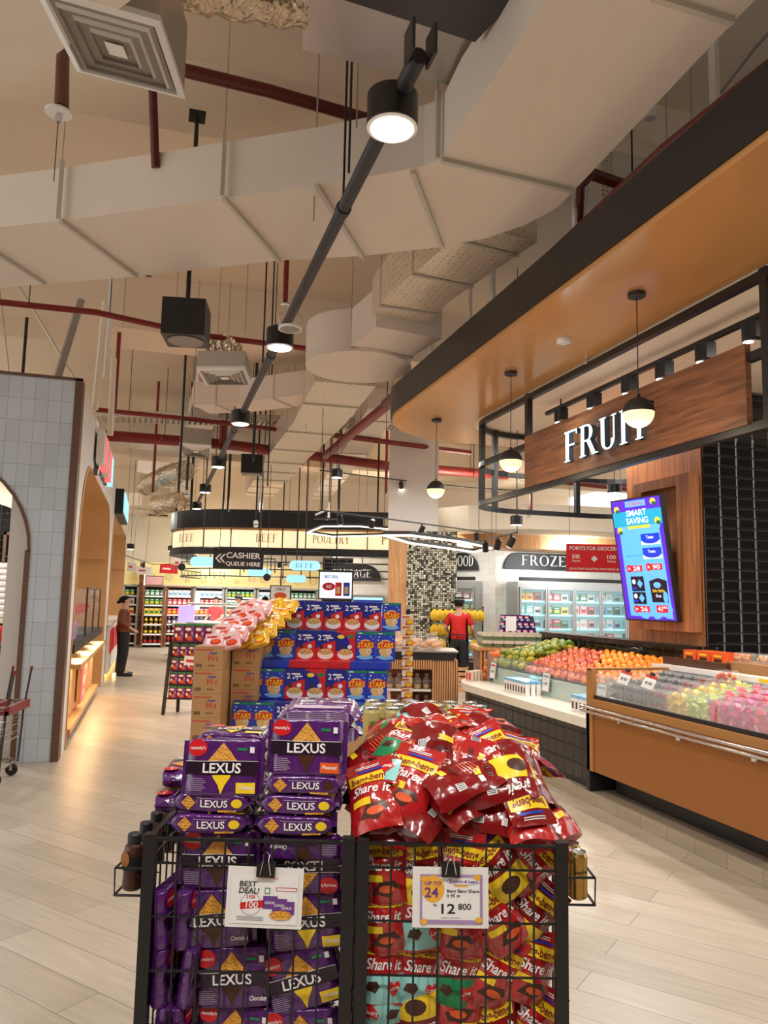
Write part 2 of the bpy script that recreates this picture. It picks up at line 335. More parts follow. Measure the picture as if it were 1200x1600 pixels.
mat('purple_film', (80, 26, 102), .22, bump=.9, bscale=22, bdist=.012, spec=.7, coat=.4, var=.12, vscale=9); mat('dark_band', (38, 20, 40), .25, bump=.6, bscale=24, bdist=.01)
mat('red_film', (178, 26, 28), .2, bump=.9, bscale=18, bdist=.014, spec=.8, coat=.5, var=.15, vscale=8); mat('deep_red_film', (128, 16, 20), .2, bump=.8, bscale=18, bdist=.012, coat=.5); mat('orange_print', (226, 92, 40), .3, bump=.5, bscale=18)
mat('cracker', (226, 158, 54), .5, bump=.8, bscale=160, var=.25, vscale=60); mat('yellow_print', (244, 208, 40), .3); mat('white_print', (240, 238, 236), .3); mat('red_badge', (206, 30, 40), .3); mat('teal_print', (146, 208, 204), .3, bump=.4, bscale=18); mat('green_print', (30, 130, 78), .3, bump=.4, bscale=18)
mat('choco', (70, 38, 24), .35); mat('grey_print', (176, 160, 182), .4); mat('maroon_print', (130, 24, 40), .3); mat('blue_print', (36, 62, 178), .35); mat('deep_blue', (28, 40, 140), .3, var=.1, vscale=6); mat('cereal', (222, 182, 110), .5, bump=.5, bscale=120, var=.2, vscale=50); mat('box_red', (206, 34, 44), .35); mat('box_side', (216, 200, 180), .5); mat('sky_print', (130, 190, 226), .4)
mat('gold_can', (196, 158, 90), .25, metal=.9); mat('can_lid', (200, 200, 198), .25, metal=.9); mat('pink_film', (232, 176, 176), .25, bump=.8, bscale=16, bdist=.02); mat('yellow_film', (226, 178, 36), .25, bump=.8, bscale=16, bdist=.02, var=.1)
# ------------------------------------------------------------------ setting
b = MB(); b.box(-9, 16, -4, 34, -.1, 0, 'plank_floor'); struct(b.build('floor'))
b = MB(); b.box(-9, 16, -4, 34, 5.9, 6.1, 'slab'); struct(b.build('ceiling'))
def trim(i, *bx):
    b = MB()
    for q in bx: b.box(*q)
    return struct(b.build('trim_%d' % i))
trim(1, (-9, 16, 10.4, 11.3, 5.15, 5.9, 'slab_beam')); trim(2, (-9, 16, 19.2, 20.0, 5.0, 5.9, 'slab_beam')); trim(3, (-9, 16, 5.2, 6.1, 5.4, 5.9, 'slab_beam')); trim(4, (-9, 16, 27.4, 28, 4.4, 5.9, 'slab_beam'))
b = MB(); b.box(-9, 16, -4.2, -4, 0, 5.9, 'brown_trim'); struct(b.build('wall_unseen'))  # unseen wall behind the camera, added to darken reflections in the black tile
b = MB(); b.box(-9, 16, 28.6, 28.8, 0, 6, 'cream_paint'); struct(b.build('wall_back'))
b = MB(); b.box(7.45, 14, 16, 16.25, 0, 3.1, 'freezer_tile'); b.hexa([(7.45, 16, 0), (6.3, 17.4, 0), (6.45, 17.5, 0), (7.6, 16.2, 0)], [(7.45, 16, 3.1), (6.3, 17.4, 3.1), (6.45, 17.5, 3.1), (7.6, 16.2, 3.1)], 'freezer_tile')
b.box(4.9, 6.6, 21.4, 21.6, 0, 3.2, 'white_paint')
struct(b.build('wall_frozen'))
pl = [(5.3, 17.6), (5.5, 15.6), (6.1, 14.4), (7.1, 13.7), (8.4, 13.5), (15, 13.5), (15, 22), (5.3, 22)]
b = MB(); b.prism([(5.9, 17.5), (6.1, 15.9), (6.8, 15.1), (8.0, 14.9), (14, 14.9), (14, 17.6), (5.9, 17.6)], 2.8, 3.1, 'light_wood'); b.prism(pl, 3.1, 3.6, 'cream_paint'); struct(b.build('trim_5'))
# column: white above, mirror mosaic below, timber return on its left
T = Matrix.Translation((4.74, 14.25, 0)) @ Matrix.Rotation(-YAW, 4, 'Z')
b = MB(); b.T = T; b.box(0, .98, 0, .9, 0, 3.0, 'mosaic'); b.box(-.38, .6, .05, .88, 3.0, 5.9, 'white_paint'); b.box(-.36, 0, .02, .88, 0, 3.0, 'light_wood'); struct(b.build('trim_6'))
# black tiled wall behind the produce, low parapet, timber pier carrying the screen
b = MB(); b.box(5.0, 9.5, 6.08, 6.3, 0, 3.75, 'black_tile'); struct(b.build('wall_right'))
b = MB(); b.box(4.9, 5.12, 6.07, 9.1, 0, 1.24, 'black_tile'); b.box(4.88, 5.14, 6.07, 9.12, 1.24, 1.27, 'island_tile'); struct(b.build('trim_7'))
b = MB(); b.box(4.99, 5.5, 6.1, 7.3, 1.27, 3.6, 'walnut_up'); b.box(4.86, 4.985, 6.12, 6.3, 1.4, 2.92, 'walnut_up'); b.box(4.86, 4.985, 6.3, 7.0, 1.4, 1.5, 'walnut_up'); b.box(4.86, 4.985, 6.86, 7.0, 1.5, 2.92, 'walnut_up'); b.box(4.86, 4.985, 6.3, 6.86, 2.82, 2.92, 'walnut_up'); struct(b.build('trim_8'))
# ------------------------------------------------------------------ tiled stall on the left
SX, SY, SH = -.81, 8.32, 3.83
def arch_wall(b, a0, a1, holes, th, m, frame, along):
    """wall of height SH from a0 to a1 with round-headed openings; along maps (s, depth, z) to a point"""
    segs = []
    prev = a0
    for (c, hw, top, z0, rr) in holes:
        segs.append(('q', prev, c-hw)); segs.append(('h', c, hw, top, rr)); prev = c+hw
    segs.append(('q', prev, a1))
    def P(s, d, z): return along(s, d, z)
    for g in segs:
        if g[0] == 'q':
            if g[2]-g[1] < .001: continue
            b.hexa([P(g[1], 0, 0), P(g[2], 0, 0), P(g[2], th, 0), P(g[1], th, 0)], [P(g[1], 0, SH), P(g[2], 0, SH), P(g[2], th, SH), P(g[1], th, SH)], m)
        else:
            _, c, hw, top, rr = g; n = 21; rise = rr
            arc = [((c-hw+rr-rr*math.cos(PI*i/20)) if i <= 10 else (c+hw-rr-rr*math.cos(PI*(i-1)/20)), top-rise+rise*math.sin(PI*min(i, 10 if i <= 10 else i-1)/20)) for i in range(n+1)]
            for i in range(n):
                (s0, h0), (s1, h1) = arc[i], arc[i+1]
                b.hexa([P(s0, 0, h0), P(s1, 0, h1), P(s1, th, h1), P(s0, th, h0)], [P(s0, 0, SH), P(s1, 0, SH), P(s1, th, SH), P(s0, th, SH)], m)
                e = .012
                b.hexa([P(s0, -e, h0), P(s1, -e, h1), P(s1, th+e, h1), P(s0, th+e, h0)], [P(s0+(c-s0)*.0, -e, h0-.03) if 0 else P(s0+(c-s0)*.03, -e, h0-.02), P(s1+(c-s1)*.03, -e, h1-.02), P(s1+(c-s1)*.03, th+e, h1-.02), P(s0+(c-s0)*.03, th+e, h0-.02)], frame)
            for s0, s1 in ((c-hw, c-hw+.05), (c+hw-.05, c+hw)):
                b.hexa([P(s0, -e, 0), P(s1, -e, 0), P(s1, th+e, 0), P(s0, th+e, 0)], [P(s0, -e, top-rise), P(s1, -e, top-rise), P(s1, th+e, top-rise), P(s0, th+e, top-rise)], frame)
b = MB(); arch_wall(b, -5.2, SX-.07, [(-2.15, .96, 3.02, 0, .96)], .22, 'white_tile', 'brown_trim', lambda s, d, z: (s, SY+d, z)); struct(b.build('wall_stall_front'))
b = MB(); b.box(SX-.07, SX+.005, SY-.012, SY+.22, 0, SH+.02, 'brown_trim'); b.box(-5.2, SX, SY-.012, SY+.23, SH, SH+.03, 'brown_trim'); struct(b.build('trim_9'))
b = MB(); arch_wall(b, SY+.22, 23.5, [(11.8, 2.9, 3.17, 0, .9), (19.25, 3.65, 3.25, 0, .9)], .62, 'white_paint', 'gold_arch', lambda s, d, z: (SX-d, s, z))
struct(b.build('wall_stall_side'))
b = MB(); b.box(-5.2, SX-.1, SY+.25, 23.4, 3.45, 3.55, 'cream_paint'); struct(b.build('ceiling_stall'))
b = MB(); b.box(-5.2, -4.9, SY+.25, 23.4, 0, 3.5, 'cream_paint'); struct(b.build('wall_left'))
b = MB()  # inner partition with its black tiled alcove
b.box(-4.9, -1.5, 12.4, 12.6, 0, 3.45, 'cream_paint'); struct(b.build('wall_stall_inner'))
def light_letters(b, txt, p0, h, w, m, dep, serif=False): b.text(txt, m, p0[0], p0[1], p0[2], h, w=w, depth=dep, serif=serif)
def sign_letters(name, label, txt, loc, rot, h, w, m, cat='sign', dep=.05, serif=False):
    o = MB(); o.text(txt, m, 0, 0, 0, h, w=w, depth=dep, serif=serif); return tag(o.build(name, loc=loc, rot=rot), label, cat)
# lit letters on the side wall of the stall, seen edge-on from the aisle
sign_letters('channel_letters', 'white and red glowing channel letters high on the side wall of the tiled stall', 'Juice', (SX+.004, 10.3, 3.3), PI/2, .42, 2.2, 'white_letter')
o = MB()
for i in range(5): o.box(.03, .12, i*.5, i*.5+.36, 0, .42, ('white_letter', 'pink_glow')[i % 2] if i < 4 else 'cool_glow')
tag(o.build('light_box_letters', loc=(SX, 10.2, 3.3)), 'row of white and pink lit box letters above the first golden arch', 'sign')
o = MB(); o.box(0, .16, 0, 2.6, 0, .5, 'sign_black'); o.box(.16, .18, .04, 2.56, .05, .45, 'cool_glow')
tag(o.build('light_sign', loc=(SX, 15.9, 3.22)), 'pale blue lit sign box above the second golden arch', 'sign')
# counters under the first arch
t = thing('stall_counter', 'timber stall counter with dark grey top and glowing ledge under the first arch', 'counter')
b = MB(); b.box(SX-.5, SX-.06, 9.3, 13.6, 0, .1, 'sign_black'); b.box(SX-.52, SX+.02, 9.2, 13.7, .1, .16, 'light_wood'); b.build('plinth', t)
b = MB(); b.box(SX-.5, SX-.1, 9.3, 13.6, .16, .82, 'gold_arch'); b.build('body', t)
for i in range(4):
    b = MB(); y = 9.35+i*1.08; b.box(SX-.1, SX-.07, y, y+.95, .2, .78, ('rattan', 'light_wood')[i % 2]); b.build('front_panel', t)
b = MB(); b.box(SX-.52, SX+.1, 9.1, 13.7, .82, .87, 'light_wood'); b.build('ledge', t)
b = MB(); b.box(SX-.12, SX-.09, 9.2, 13.6, .79, .815, 'warm_strip'); b.build('light_strip', t)
b = MB(); b.box(SX-.75, SX+.03, 9.0, 13.75, .99, 1.09, 'charcoal'); b.box(SX-.6, SX-.2, 9.1, 13.6, .87, .99, 'cream_paint'); b.build('worktop', t)
b = MB(); b.box(SX-.05, SX, 10.6, 11.0, .25, .76, 'light_wood'); b.box(SX, SX+.012, 10.62, 10.98, .28, .73, 'pink_glow')
b.box(SX+.012, SX+.016, 10.7, 10.9, .34, .4, 'white_letter'); b.box(SX+.012, SX+.016, 10.68, 10.92, .48, .58, 'white_letter')
tag(b.build('light_box_menu'), 'small pink lit menu box on the front of the timber stall counter', 'sign')
for y in (9.8, 11.0, 12.2, 13.2):
    light('AREA', 'ledge_glow', (SX+.0, y, .97), 5, (1, .72, .36), .12); light('AREA', 'panel_glow', (SX+.05, y, .8), 7, (1, .62, .28), .12)
t = thing('glass_display_case', 'glass display case with dark frame standing on the grey stall worktop', 'display case')
b = MB()
for x in (SX-.66, SX-.02):
    for y in (10.9, 12.2, 13.5): b.box(x-.012, x+.012, y-.012, y+.012, 1.09, 1.72, 'dark_metal')
for x in (SX-.66, SX-.02): b.box(x-.012, x+.012, 10.9, 13.5, 1.7, 1.725, 'dark_metal')
b.build('frame', t)
b = MB(); b.box(SX-.645, SX-.035, 10.92, 13.48, 1.35, 1.36, 'clear_plastic'); b.build('shelf', t)
b = MB(); b.box(SX-.018, SX-.014, 10.92, 13.48, 1.1, 1.7, 'clear_glass'); b.box(SX-.65, SX-.03, 10.9, 10.904, 1.1, 1.7, 'clear_glass'); b.build('pane', t)
rnd = random.Random(5)
b = MB(); b.lathe([(.05, 0), (.07, .1), (.075, .12)], 'red_cloth', 10); cup = Proto(tag(b.build('paper_cup'), '', 'cup', 'cups in the stall display case'))
for i in range(8): cup.put('red paper cup inside the glass display case on the stall worktop', (SX-.2-.25*(i % 2), 11.1+.3*i, 1.36))
b = MB(); b.lathe([(.035, 0), (.04, .16), (.03, .2)], 'lilac', 10); cup = Proto(tag(b.build('drink_bottle'), '', 'bottle', 'lilac bottles on the stall worktop'))
for i in range(5): cup.put('lilac drink bottle on the near end of the stall worktop', (SX-.1, 9.5+i*.18, 1.09))
# second counter further on
t = thing('bakery_counter', 'white panelled counter with red insets and a yellow light below, behind the standing woman', 'counter')
b = MB(); b.box(SX-.5, SX+.06, 15.7, 20.6, .12, 1.05, 'white_paint'); b.build('body', t)
b = MB(); b.box(SX-.5, SX+.1, 15.5, 20.7, 1.05, 1.1, 'white_counter'); b.build('worktop', t)
for i in range(4):
    b = MB(); b.box(SX+.06, SX+.08, 15.8+i*1.2, 16.7+i*1.2, .5, .95, 'sign_red'); b.build('inset_panel', t)
b = MB(); b.box(SX-.3, SX-.02, 15.6, 20.6, 0, .12, 'sign_black'); b.box(SX-.02, SX+.0, 15.6, 20.6, .04, .07, 'warm_strip'); b.build('light_strip', t)
light('AREA', 'kick_glow', (SX+.12, 17, .1), 8, (1, .75, .25), .3, aim=(SX+.6, 17, 0))
# inside the stall: slatted counter, shelf with stacked rolls, alcove
t = thing('slatted_counter', 'slatted timber counter behind the shopping trolleys inside the tiled stall', 'counter')
b = MB(); b.box(-4.8, -1.35, 9.0, 9.6, 0, .92, 'charcoal'); b.build('body', t)
b = MB()
for i in range(48): b.box(-4.8+i*.072, -4.8+i*.072+.05, 8.96, 9.0, .02, .9, 'walnut_up')
b.build('slats', t)
b = MB(); b.box(-4.85, -1.3, 8.9, 9.65, .92, .97, 'cream_paint'); b.box(-1.95, -1.32, 8.92, 9.4, .97, 1.08, 'charcoal'); b.build('worktop', t)
b = MB(); b.box(-4.6, -1.62, 12.02, 12.38, 1.2, 1.27, 'cream_paint'); b.box(-4.6, -1.62, 12.03, 12.36, 0, 1.2, 'cream_paint'); b.box(-4.6, -1.62, 12.0, 12.03, 1.14, 1.2, 'sign_black'); tag(b.build('back_counter'), 'cream back counter along the inner wall of the tiled stall', 'counter')
b = MB(); b.prism([(-3.1, 0), (-2.2, 0)] and [(-3.0, 12.38), (-1.72, 12.38), (-1.72, 12.4), (-3.0, 12.4)], 1.27, 2.3, 'black_tile')
n = 16
for i in range(n):
    a0, a1 = PI*i/n, PI*(i+1)/n; c = -2.36; r = .64
    b.hexa([(c-r*math.cos(a0), 12.38, 2.3), (c-r*math.cos(a1), 12.38, 2.3), (c-r*math.cos(a1), 12.4, 2.3), (c-r*math.cos(a0), 12.4, 2.3)], [(c-r*math.cos(a0), 12.38, 2.3+r*math.sin(a0)), (c-r*math.cos(a1), 12.38, 2.3+r*math.sin(a1)), (c-r*math.cos(a1), 12.4, 2.3+r*math.sin(a1)), (c-r*math.cos(a0), 12.4, 2.3+r*math.sin(a0))], 'black_tile')
struct(b.build('trim_11'))
t = thing('alcove_shelf', 'brown wooden shelf rack in the black tiled alcove of the stall', 'shelf')
b = MB(); b.box(-2.1, -2.06, 12.1, 12.37, 1.27, 2.5, 'brown_trim'); b.box(-1.76, -1.72, 12.1, 12.37, 1.27, 2.5, 'brown_trim'); b.box(-2.1, -1.72, 12.1, 12.37, 2.46, 2.5, 'brown_trim'); b.build('frame', t)
for z in (1.8, 2.14):
    b = MB(); b.box(-2.06, -1.76, 12.12, 12.36, z, z+.02, 'brown_trim'); b.build('shelf_board', t)
b = MB(); b.lathe([(.05, 0), (.07, .05), (.06, .16), (.03, .2)], 'cardboard', 10); j = Proto(tag(b.build('snack_bag'), '', 'bag', 'bags in the alcove shelf'))
for i in range(3): j.put('brown snack bag on the wooden shelf in the black tiled alcove', (-1.98+.07*(i % 2), 12.2, (1.27, 1.82, 2.16)[i]))
b = MB(); b.lathe([(.05, 0), (.052, .5), (.03, .52)], 'white_paint', 10); o_ = b.build('towel_roll', rot=(0, PI/2, 0)); j = Proto(tag(o_, '', 'roll', 'rolled towels on the back counter'))
b2 = MB(); b2.lathe([(.054, .3), (.054, .42)], 'sign_red', 10, caps=False); b2.build('red_band', o_)
for i in range(9): j.put('white roll with red band on the cream back counter, %s of the pile' % ['bottom', 'second', 'third', 'fourth', 'fifth', 'sixth', 'seventh', 'eighth', 'top'][i], (-2.3, 12.12, 1.325+i*.085), (0, PI/2, 0))
# ------------------------------------------------------------------ fruit canopy
def rounded_end(x0, x1, y0, y1, r, n=14):
    """plan outline, straight at y0, rounded at y1"""
    p = [(x0, y0), (x1, y0)]
    p += [(x1-r+r*math.cos(PI/2*i/n), y1-r+r*math.sin(PI/2*i/n)) for i in range(n+1)]
    p += [(x0+r-r*math.sin(PI/2*i/n), y1-r+r*math.cos(PI/2*i/n)) for i in range(n+1)]
    return p
CZ = 3.8
t = thing('fruit_canopy', 'bronze painted canopy with a black rim hanging over the fruit counter', 'canopy')
b = MB(); b.prism(rounded_end(2.61, 6.2, -.6, 9.6, 1.3), CZ, CZ+.04, 'bronze_paint'); b.build('soffit', t)
b = MB(); b.prism(rounded_end(2.59, 6.22, -.6, 9.62, 1.3), CZ+.04, CZ+.36, 'black_metal'); b.build('fascia', t)
# opening over the counter shows a paler panel, edged by the black frame
b = MB(); b.prism(rounded_end(3.6, 6.1, -.6, 8.9, .7), CZ-.02, CZ, 'cream_paint'); b.build('inner_panel', t)
def ring_pts(z, x0=3.6, x1=6.1, y0=1.0, y1=8.7, r=.7, n=10):
    return [(x0, y0, z)]+[(x0+r-r*math.cos(PI/2*i/n), y1-r+r*math.sin(PI/2*i/n), z) for i in range(n+1)]+[(x1-r+r*math.sin(PI/2*i/n), y1-r+r*math.cos(PI/2*i/n), z) for i in range(n+1)]+[(x1, y1-r-1, z)]
t = thing('square_tube_rack', 'black square-tube frame with a rounded corner hanging below the fruit canopy', 'frame')
for z in (CZ-.06, CZ-.56, CZ-1.02):
    b = MB(); b.tube(ring_pts(z), .04, 'black_metal', 4); b.build('rail', t)
for (x, y) in ((3.6, 3.75), (3.6, 6.95), (3.66, 8.25), (4.0, 8.62), (5.2, 8.7)):
    b = MB(); b.box(x-.03, x+.03, y-.03, y+.03, CZ-1.02, CZ-.02, 'black_metal'); b.build('post', t)
t = thing('fruit_sign', 'long walnut board with glowing white letters FRUIT under the canopy', 'sign')
b = MB(); b.box(3.555, 3.6, 3.9, 6.95, CZ-1.0, CZ-.47, 'walnut'); b.build('board', t)
b = MB(); b.text('FRUIT', 'letter_glow', 0, 0, 0, .27, w=1.22, depth=.05, serif=True); b.build('letters', t, loc=(3.5, 5.98, CZ-.91), rot=-PI/2)
light('AREA', 'letter_wash', (3.3, 5.9, CZ-.7), 1.5, (.8, .95, 1), .3, aim=(3.6, 5.9, CZ-.7))
# track with square spots behind the sign
t = thing('spot_track', 'black light track running under the pale panel above the fruit sign', 'track')
b = MB(); b.box(3.98, 4.02, 2.0, 7.3, CZ-.13, CZ-.09, 'black_metal'); b.build('rail', t)
b = MB(); b.tube([(4.0, 2.6, CZ-.1), (4.0, 2.6, CZ)], .008, 'black_metal'); b.tube([(4.0, 7, CZ-.1), (4.0, 7, CZ)], .008, 'black_metal'); b.build('hanger', t)
o_ = thing('track_spotlight', '', 'spotlight', group='spotlights on the canopy track')
b = MB(); b.box(-.045, .045, -.07, -.005, -.13, 0, 'black_metal'); b.build('driver_box', o_)
b = MB(); b.lathe([(.042, -.13), (.045, -.12), (.045, 0), (.02, .01)], 'black_metal', 14, at=(0, .05, 0)); b.build('head', o_)
b = MB(); b.lathe([(.036, -.133), (.001, -.134)], 'spot_glow', 14, at=(0, .05, 0)); b.build('lens', o_)
pr = Proto(o_)
for i, y in enumerate((7.0, 6.37, 5.79, 5.3, 4.8, 4.3)):
    pr.put('black square spotlight on the track above the fruit sign, %s from the far end' % ['first', 'second', 'third', 'fourth', 'fifth', 'sixth'][i], (4.0, y, CZ-.13))
    light('SPOT', 'track_light', (4.0, y+.05, CZ-.3), 38, (1, .9, .76), .05, aim=(4.3, y+.1, 0), spot=1.7)
# globes on cords
o_ = thing('globe_pendant', '', 'pendant lamp', group='globe pendants under the canopy')
b = MB(); b.lathe([(.06, -.03), (.06, 0), (.01, 0)], 'charcoal', 20); b.build('ceiling_rose', o_)
b = MB(); b.tube([(0, 0, 0), (0, 0, -.74)], .004, 'black_metal', 6); b.build('cord', o_)
b = MB(); b.lathe([(.108*math.cos(a), -.85+.108*math.sin(a)) for a in [PI/2*i/8 for i in range(9)]]+[(.012, -.738), (.012, -.72)], 'charcoal', 28, caps=False); b.build('cap', o_, smooth=True)
b = MB(); b.lathe([(.104*math.cos(a)+.0001, -.85+.104*math.sin(a)) for a in [-PI/2*(8-i)/8 for i in range(9)]], 'globe_glow', 28, caps=False); b.build('globe', o_, smooth=True)
pr = Proto(o_)
for i, (x, y, z) in enumerate(((3.11, 4.4, CZ), (3.12, 6.38, CZ), (3.14, 8.41, CZ))):
    pr.put(['large-looking globe pendant hanging in front of the letters FRUIT', 'middle globe pendant left of the walnut fruit sign', 'farthest globe pendant by the rounded canopy end'][i], (x, y, z))
    light('POINT', 'globe_light', (x, y, z-1.02), 5, (1, .84, .62), .06)
b = MB(); b.lathe([(.001, -.045), (.03, -.04), (.055, -.03), (.06, -.01), (.06, 0)], 'white_plastic', 20); b.lathe([(.031, -.041), (.032, -.036), (.04, -.034)], 'dark_metal', 16, caps=False); tag(b.build('smoke_detector', loc=(3.12, 5.41, CZ)), 'round white smoke detector on the bronze canopy', 'smoke detector')
b = MB(); b.lathe([(.012, -.05), (.012, 0)], 'chrome', 8); b.lathe([(.022, -.055), (.022, -.05)], 'chrome', 12); tag(b.build('canopy_sprinkler', loc=(3.56, 5.78, CZ-.001)), 'tiny chrome sprinkler head on the bronze canopy beside the frame', 'sprinkler')
# ------------------------------------------------------------------ ducts
DZ = 4.4
def poly(px, z): return [tuple(pZ(x, y, z)[:2]) for x, y in px]
def flip(p):
    a = sum(p[i][0]*p[(i+1) % len(p)][1]-p[(i+1) % len(p)][0]*p[i][1] for i in range(len(p))); return p if a > 0 else p[::-1]
t = thing('air_duct', 'large cream air duct crossing overhead and turning toward the canopy', 'duct')
edge = [(-160, 372), (0, 355), (95, 345), (350, 310), (495, 290), (620, 268), (662, 260), (690, 250), (720, 195), (760, 140), (850, 0), (930, -125), (1290, -110), (1150, 30), (895, 300), (870, 325), (820, 352), (760, 372), (690, 386), (565, 400), (437, 407), (213, 432), (0, 450), (-160, 468)]
b = MB(); b.prism(flip(poly(edge, DZ)), DZ, DZ+.42, 'white_duct'); b.build('duct_body', t)
for (a, c, up) in (((95, 345), (213, 432), 1), ((350, 310), (437, 408), 1), ((495, 290), (567, 402), 0), ((645, 268), (690, 386), 0), ((690, 250), (895, 298), 1), ((-30, 380), (70, 443), 0), ((1020, -5), (1145, 34), 0)):
    b = MB(); A = pZ(*a, DZ-.015); Cc = pZ(*c, DZ-.015); b.tube([A, Cc], .022, 'duct_seam', 4)
    d = (A-Cc).normalized()*.03; A2 = A+d
    if up: b.tube([A2, A2+Vector((0, 0, .46))], .02, 'duct_seam', 4)
    b.tube([A2+Vector((0, 0, .4)), Vector((A2.x, A2.y, 5.9))], .004, 'grey_duct', 4)
    b.build('hanger_channel', t)
t = thing('flat_duct', 'flat pale duct end in the top left above the aisle', 'duct')
b = MB(); b.prism(flip(poly([(-200, -150), (360, -118), (205, 0), (25, 130), (-200, 30)], 4.3)), 4.3, 4.7, 'white_duct'); b.build('duct_body', t)
# grey duct box with foil sleeve, top centre
t = thing('grey_duct_box', 'grey metal duct box above the first ceiling lamp', 'duct')
b = MB(); b.prism(flip(poly([(472, 78), (478, -60), (800, -60), (708, 135)], 4.86)), 4.86, 5.2, 'steel'); b.build('duct_body', t)
b = MB(); b.prism(flip(poly([(500, -12), (560, -110), (860, -100), (800, 5), (742, 66)], 4.7)), 4.7, 4.745, 'dark_metal'); b.build('cover_plate', t)
def flex(name, label, pts, r, m='foil', seed=1):
    rn = random.Random(seed); P = []; R_ = []
    pts = [Vector(p) for p in pts]
    for i in range(len(pts)-1):
        k = max(2, int((pts[i+1]-pts[i]).length/(r*.28)))
        for j in range(k): P.append(pts[i].lerp(pts[i+1], j/k)); R_.append(r*(1+rn.uniform(-.09, .09)+(.05 if j % 2 else 0)))
    P.append(pts[-1]); R_.append(r)
    b = MB(); b.tube(P, r, m, 14, rs=R_); return tag(b.build(name, smooth=True, split=60), label, 'duct')
flex('foil_sleeve', 'crinkled silver foil duct sleeve joining the grey box at the top of the frame', [pZ(250, -35, 4.9), pZ(360, -12, 4.9), pZ(478, 5, 4.95)], .13)
# square diffuser on its box
def diffuser(name, label, corners, z, h, neck=None):
    P = [pZ(x, y, z) for x, y in corners]; P.append(P[0]+P[2]-P[1]); c = sum(P, Vector())/4
    P = [p-c for p in P]
    t = thing(name, label, 'air diffuser', loc=c)
    def sq(k, dz): return [(p.x*k, p.y*k, dz) for p in P]
    area = sum(P[i].x*P[(i+1) % 4].y-P[(i+1) % 4].x*P[i].y for i in range(4))
    def fr(b, k0, z0, k1, z1, m):
        A, B = sq(k0, z0), sq(k1, z1)
        for i in range(4): j = (i+1) % 4; b.add([A[i], A[j], B[j], B[i]], [(0, 1, 2, 3) if area < 0 else (3, 2, 1, 0)], m)
    b = MB(); fr(b, 1, 0, .88, -.012, 'white_plastic'); fr(b, .88, -.012, .87, .05, 'white_plastic'); fr(b, 1, .03, 1, 0, 'white_plastic'); b.build('frame', t)
    b = MB()
    for k in (.72, .52, .32): fr(b, k+.09, .035, k, -.02, 'white_plastic'); fr(b, k, -.02, k+.02, .04, 'grey_duct')
    A = sq(.16, -.015); b.add(A, [(0, 1, 2, 3)], 'white_plastic'); b.build('louvre', t)
    b = MB(); q = flip([(p[0], p[1]) for p in sq(.97, 0)]); b.prism(q, .03, h, 'steel'); b.build('plenum_box', t)
    b = MB(); b.prism(flip([(p[0], p[1]) for p in sq(.84, 0)]), -.001, .029, 'grey_duct'); b.build('inner_liner', t)
    return c
diffuser('square_diffuser', 'big white square air diffuser with stepped louvres at the top left', [(120, 112), (290, 155), (250, 33)], 4.3, .42)
c_ = diffuser('ceiling_diffuser', 'white square air diffuser on a grey box left of the second ceiling lamp', [(322, 602), (393, 602), (383, 576)], 4.3, .22)
flex('flex_collar', 'round silver flexible duct bulging above the small grey diffuser box', [c_+Vector((0, .5, .34)), c_+Vector((0, .1, .36)), c_+Vector((-.05, -.1, .3))], .2, seed=3)
diffuser('far_diffuser', 'small white diffuser box between the red pipes above the ring sign', [(284, 712), (330, 716), (330, 698)], 4.2, .3)
# rectangular ducts running down the hall: boxes between picture points at one height
def duct(name, label, pts, z, w, h, m='dotted_duct', seams=0):
    t = thing(name, label, 'duct'); b = MB(); P = [Vector((*pZ(x, y, z)[:2], z)) if len(q) == 2 else Vector(q) for q in pts for (x, y) in [q[:2]]]
    L_, R_ = [], []
    for i, p in enumerate(P):
        d = ((P[min(i+1, len(P)-1)]-P[max(i-1, 0)])).normalized(); n = Vector((d.y, -d.x, 0))*w/2
        L_.append(p-n); R_.append(p+n)
    for i in range(len(P)-1):
        q = [R_[i], R_[i+1], L_[i+1], L_[i]]
        b.hexa([tuple(v) for v in q], [tuple(v+Vector((0, 0, h))) for v in q], m)
    b.build('duct_body', t)
    for i in range(len(P)-1):
        k = max(1, int((P[i+1]-P[i]).length/1.2))
        for j in range(k):
            b = MB(); f = (j+.5)/k; l = L_[i].lerp(L_[i+1], f); r = R_[i].lerp(R_[i+1], f); dz = Vector((0, 0, h/2))
            b.tube([l+dz*2.1, l-dz*.06, r-dz*.06, r+dz*2.1], .016, 'duct_seam', 4)
            b.tube([l, (l.x, l.y, 5.88)], .004, 'grey_duct', 4); b.tube([r, (r.x, r.y, 5.88)], .004, 'grey_duct', 4)
            b.build('hanger_frame', t)
    return t
duct('dotted_air_duct', 'dotted insulated air duct running beside the canopy, nearest length', [(790, 365), (735, 405), (655, 465), (625, 500)], 4.5, .6, .4)
duct('stepped_air_duct', 'white air duct stepping down from the dotted duct above the red pipe', [(640, 520), (560, 575)], 4.37, .75, .42, 'white_duct')
b = MB(); b.T = Matrix.Translation(pZ(560, 575, 4.33)); b.lathe([(.62, 0), (.62, .48)], 'white_duct', 28); tag(b.build('curved_duct_elbow', smooth=True), 'curved white duct elbow above the big red pipe', 'duct')
duct('long_air_duct', 'long pale air duct running down the hall over the ring sign', [(540, 600), (500, 660), (450, 715), (405, 775)], 4.4, .8, .42)
duct('cross_air_duct', 'pale duct crossing below the round elbow toward the diffusers', [(315, 640), (390, 636), (500, 622)], 4.5, .55, .35, 'white_duct')
duct('far_cross_duct', 'pale duct crossing behind the big red pipe at left', [(150, 690), (250, 700), (420, 706)], 4.7, .8, .5, 'white_duct')
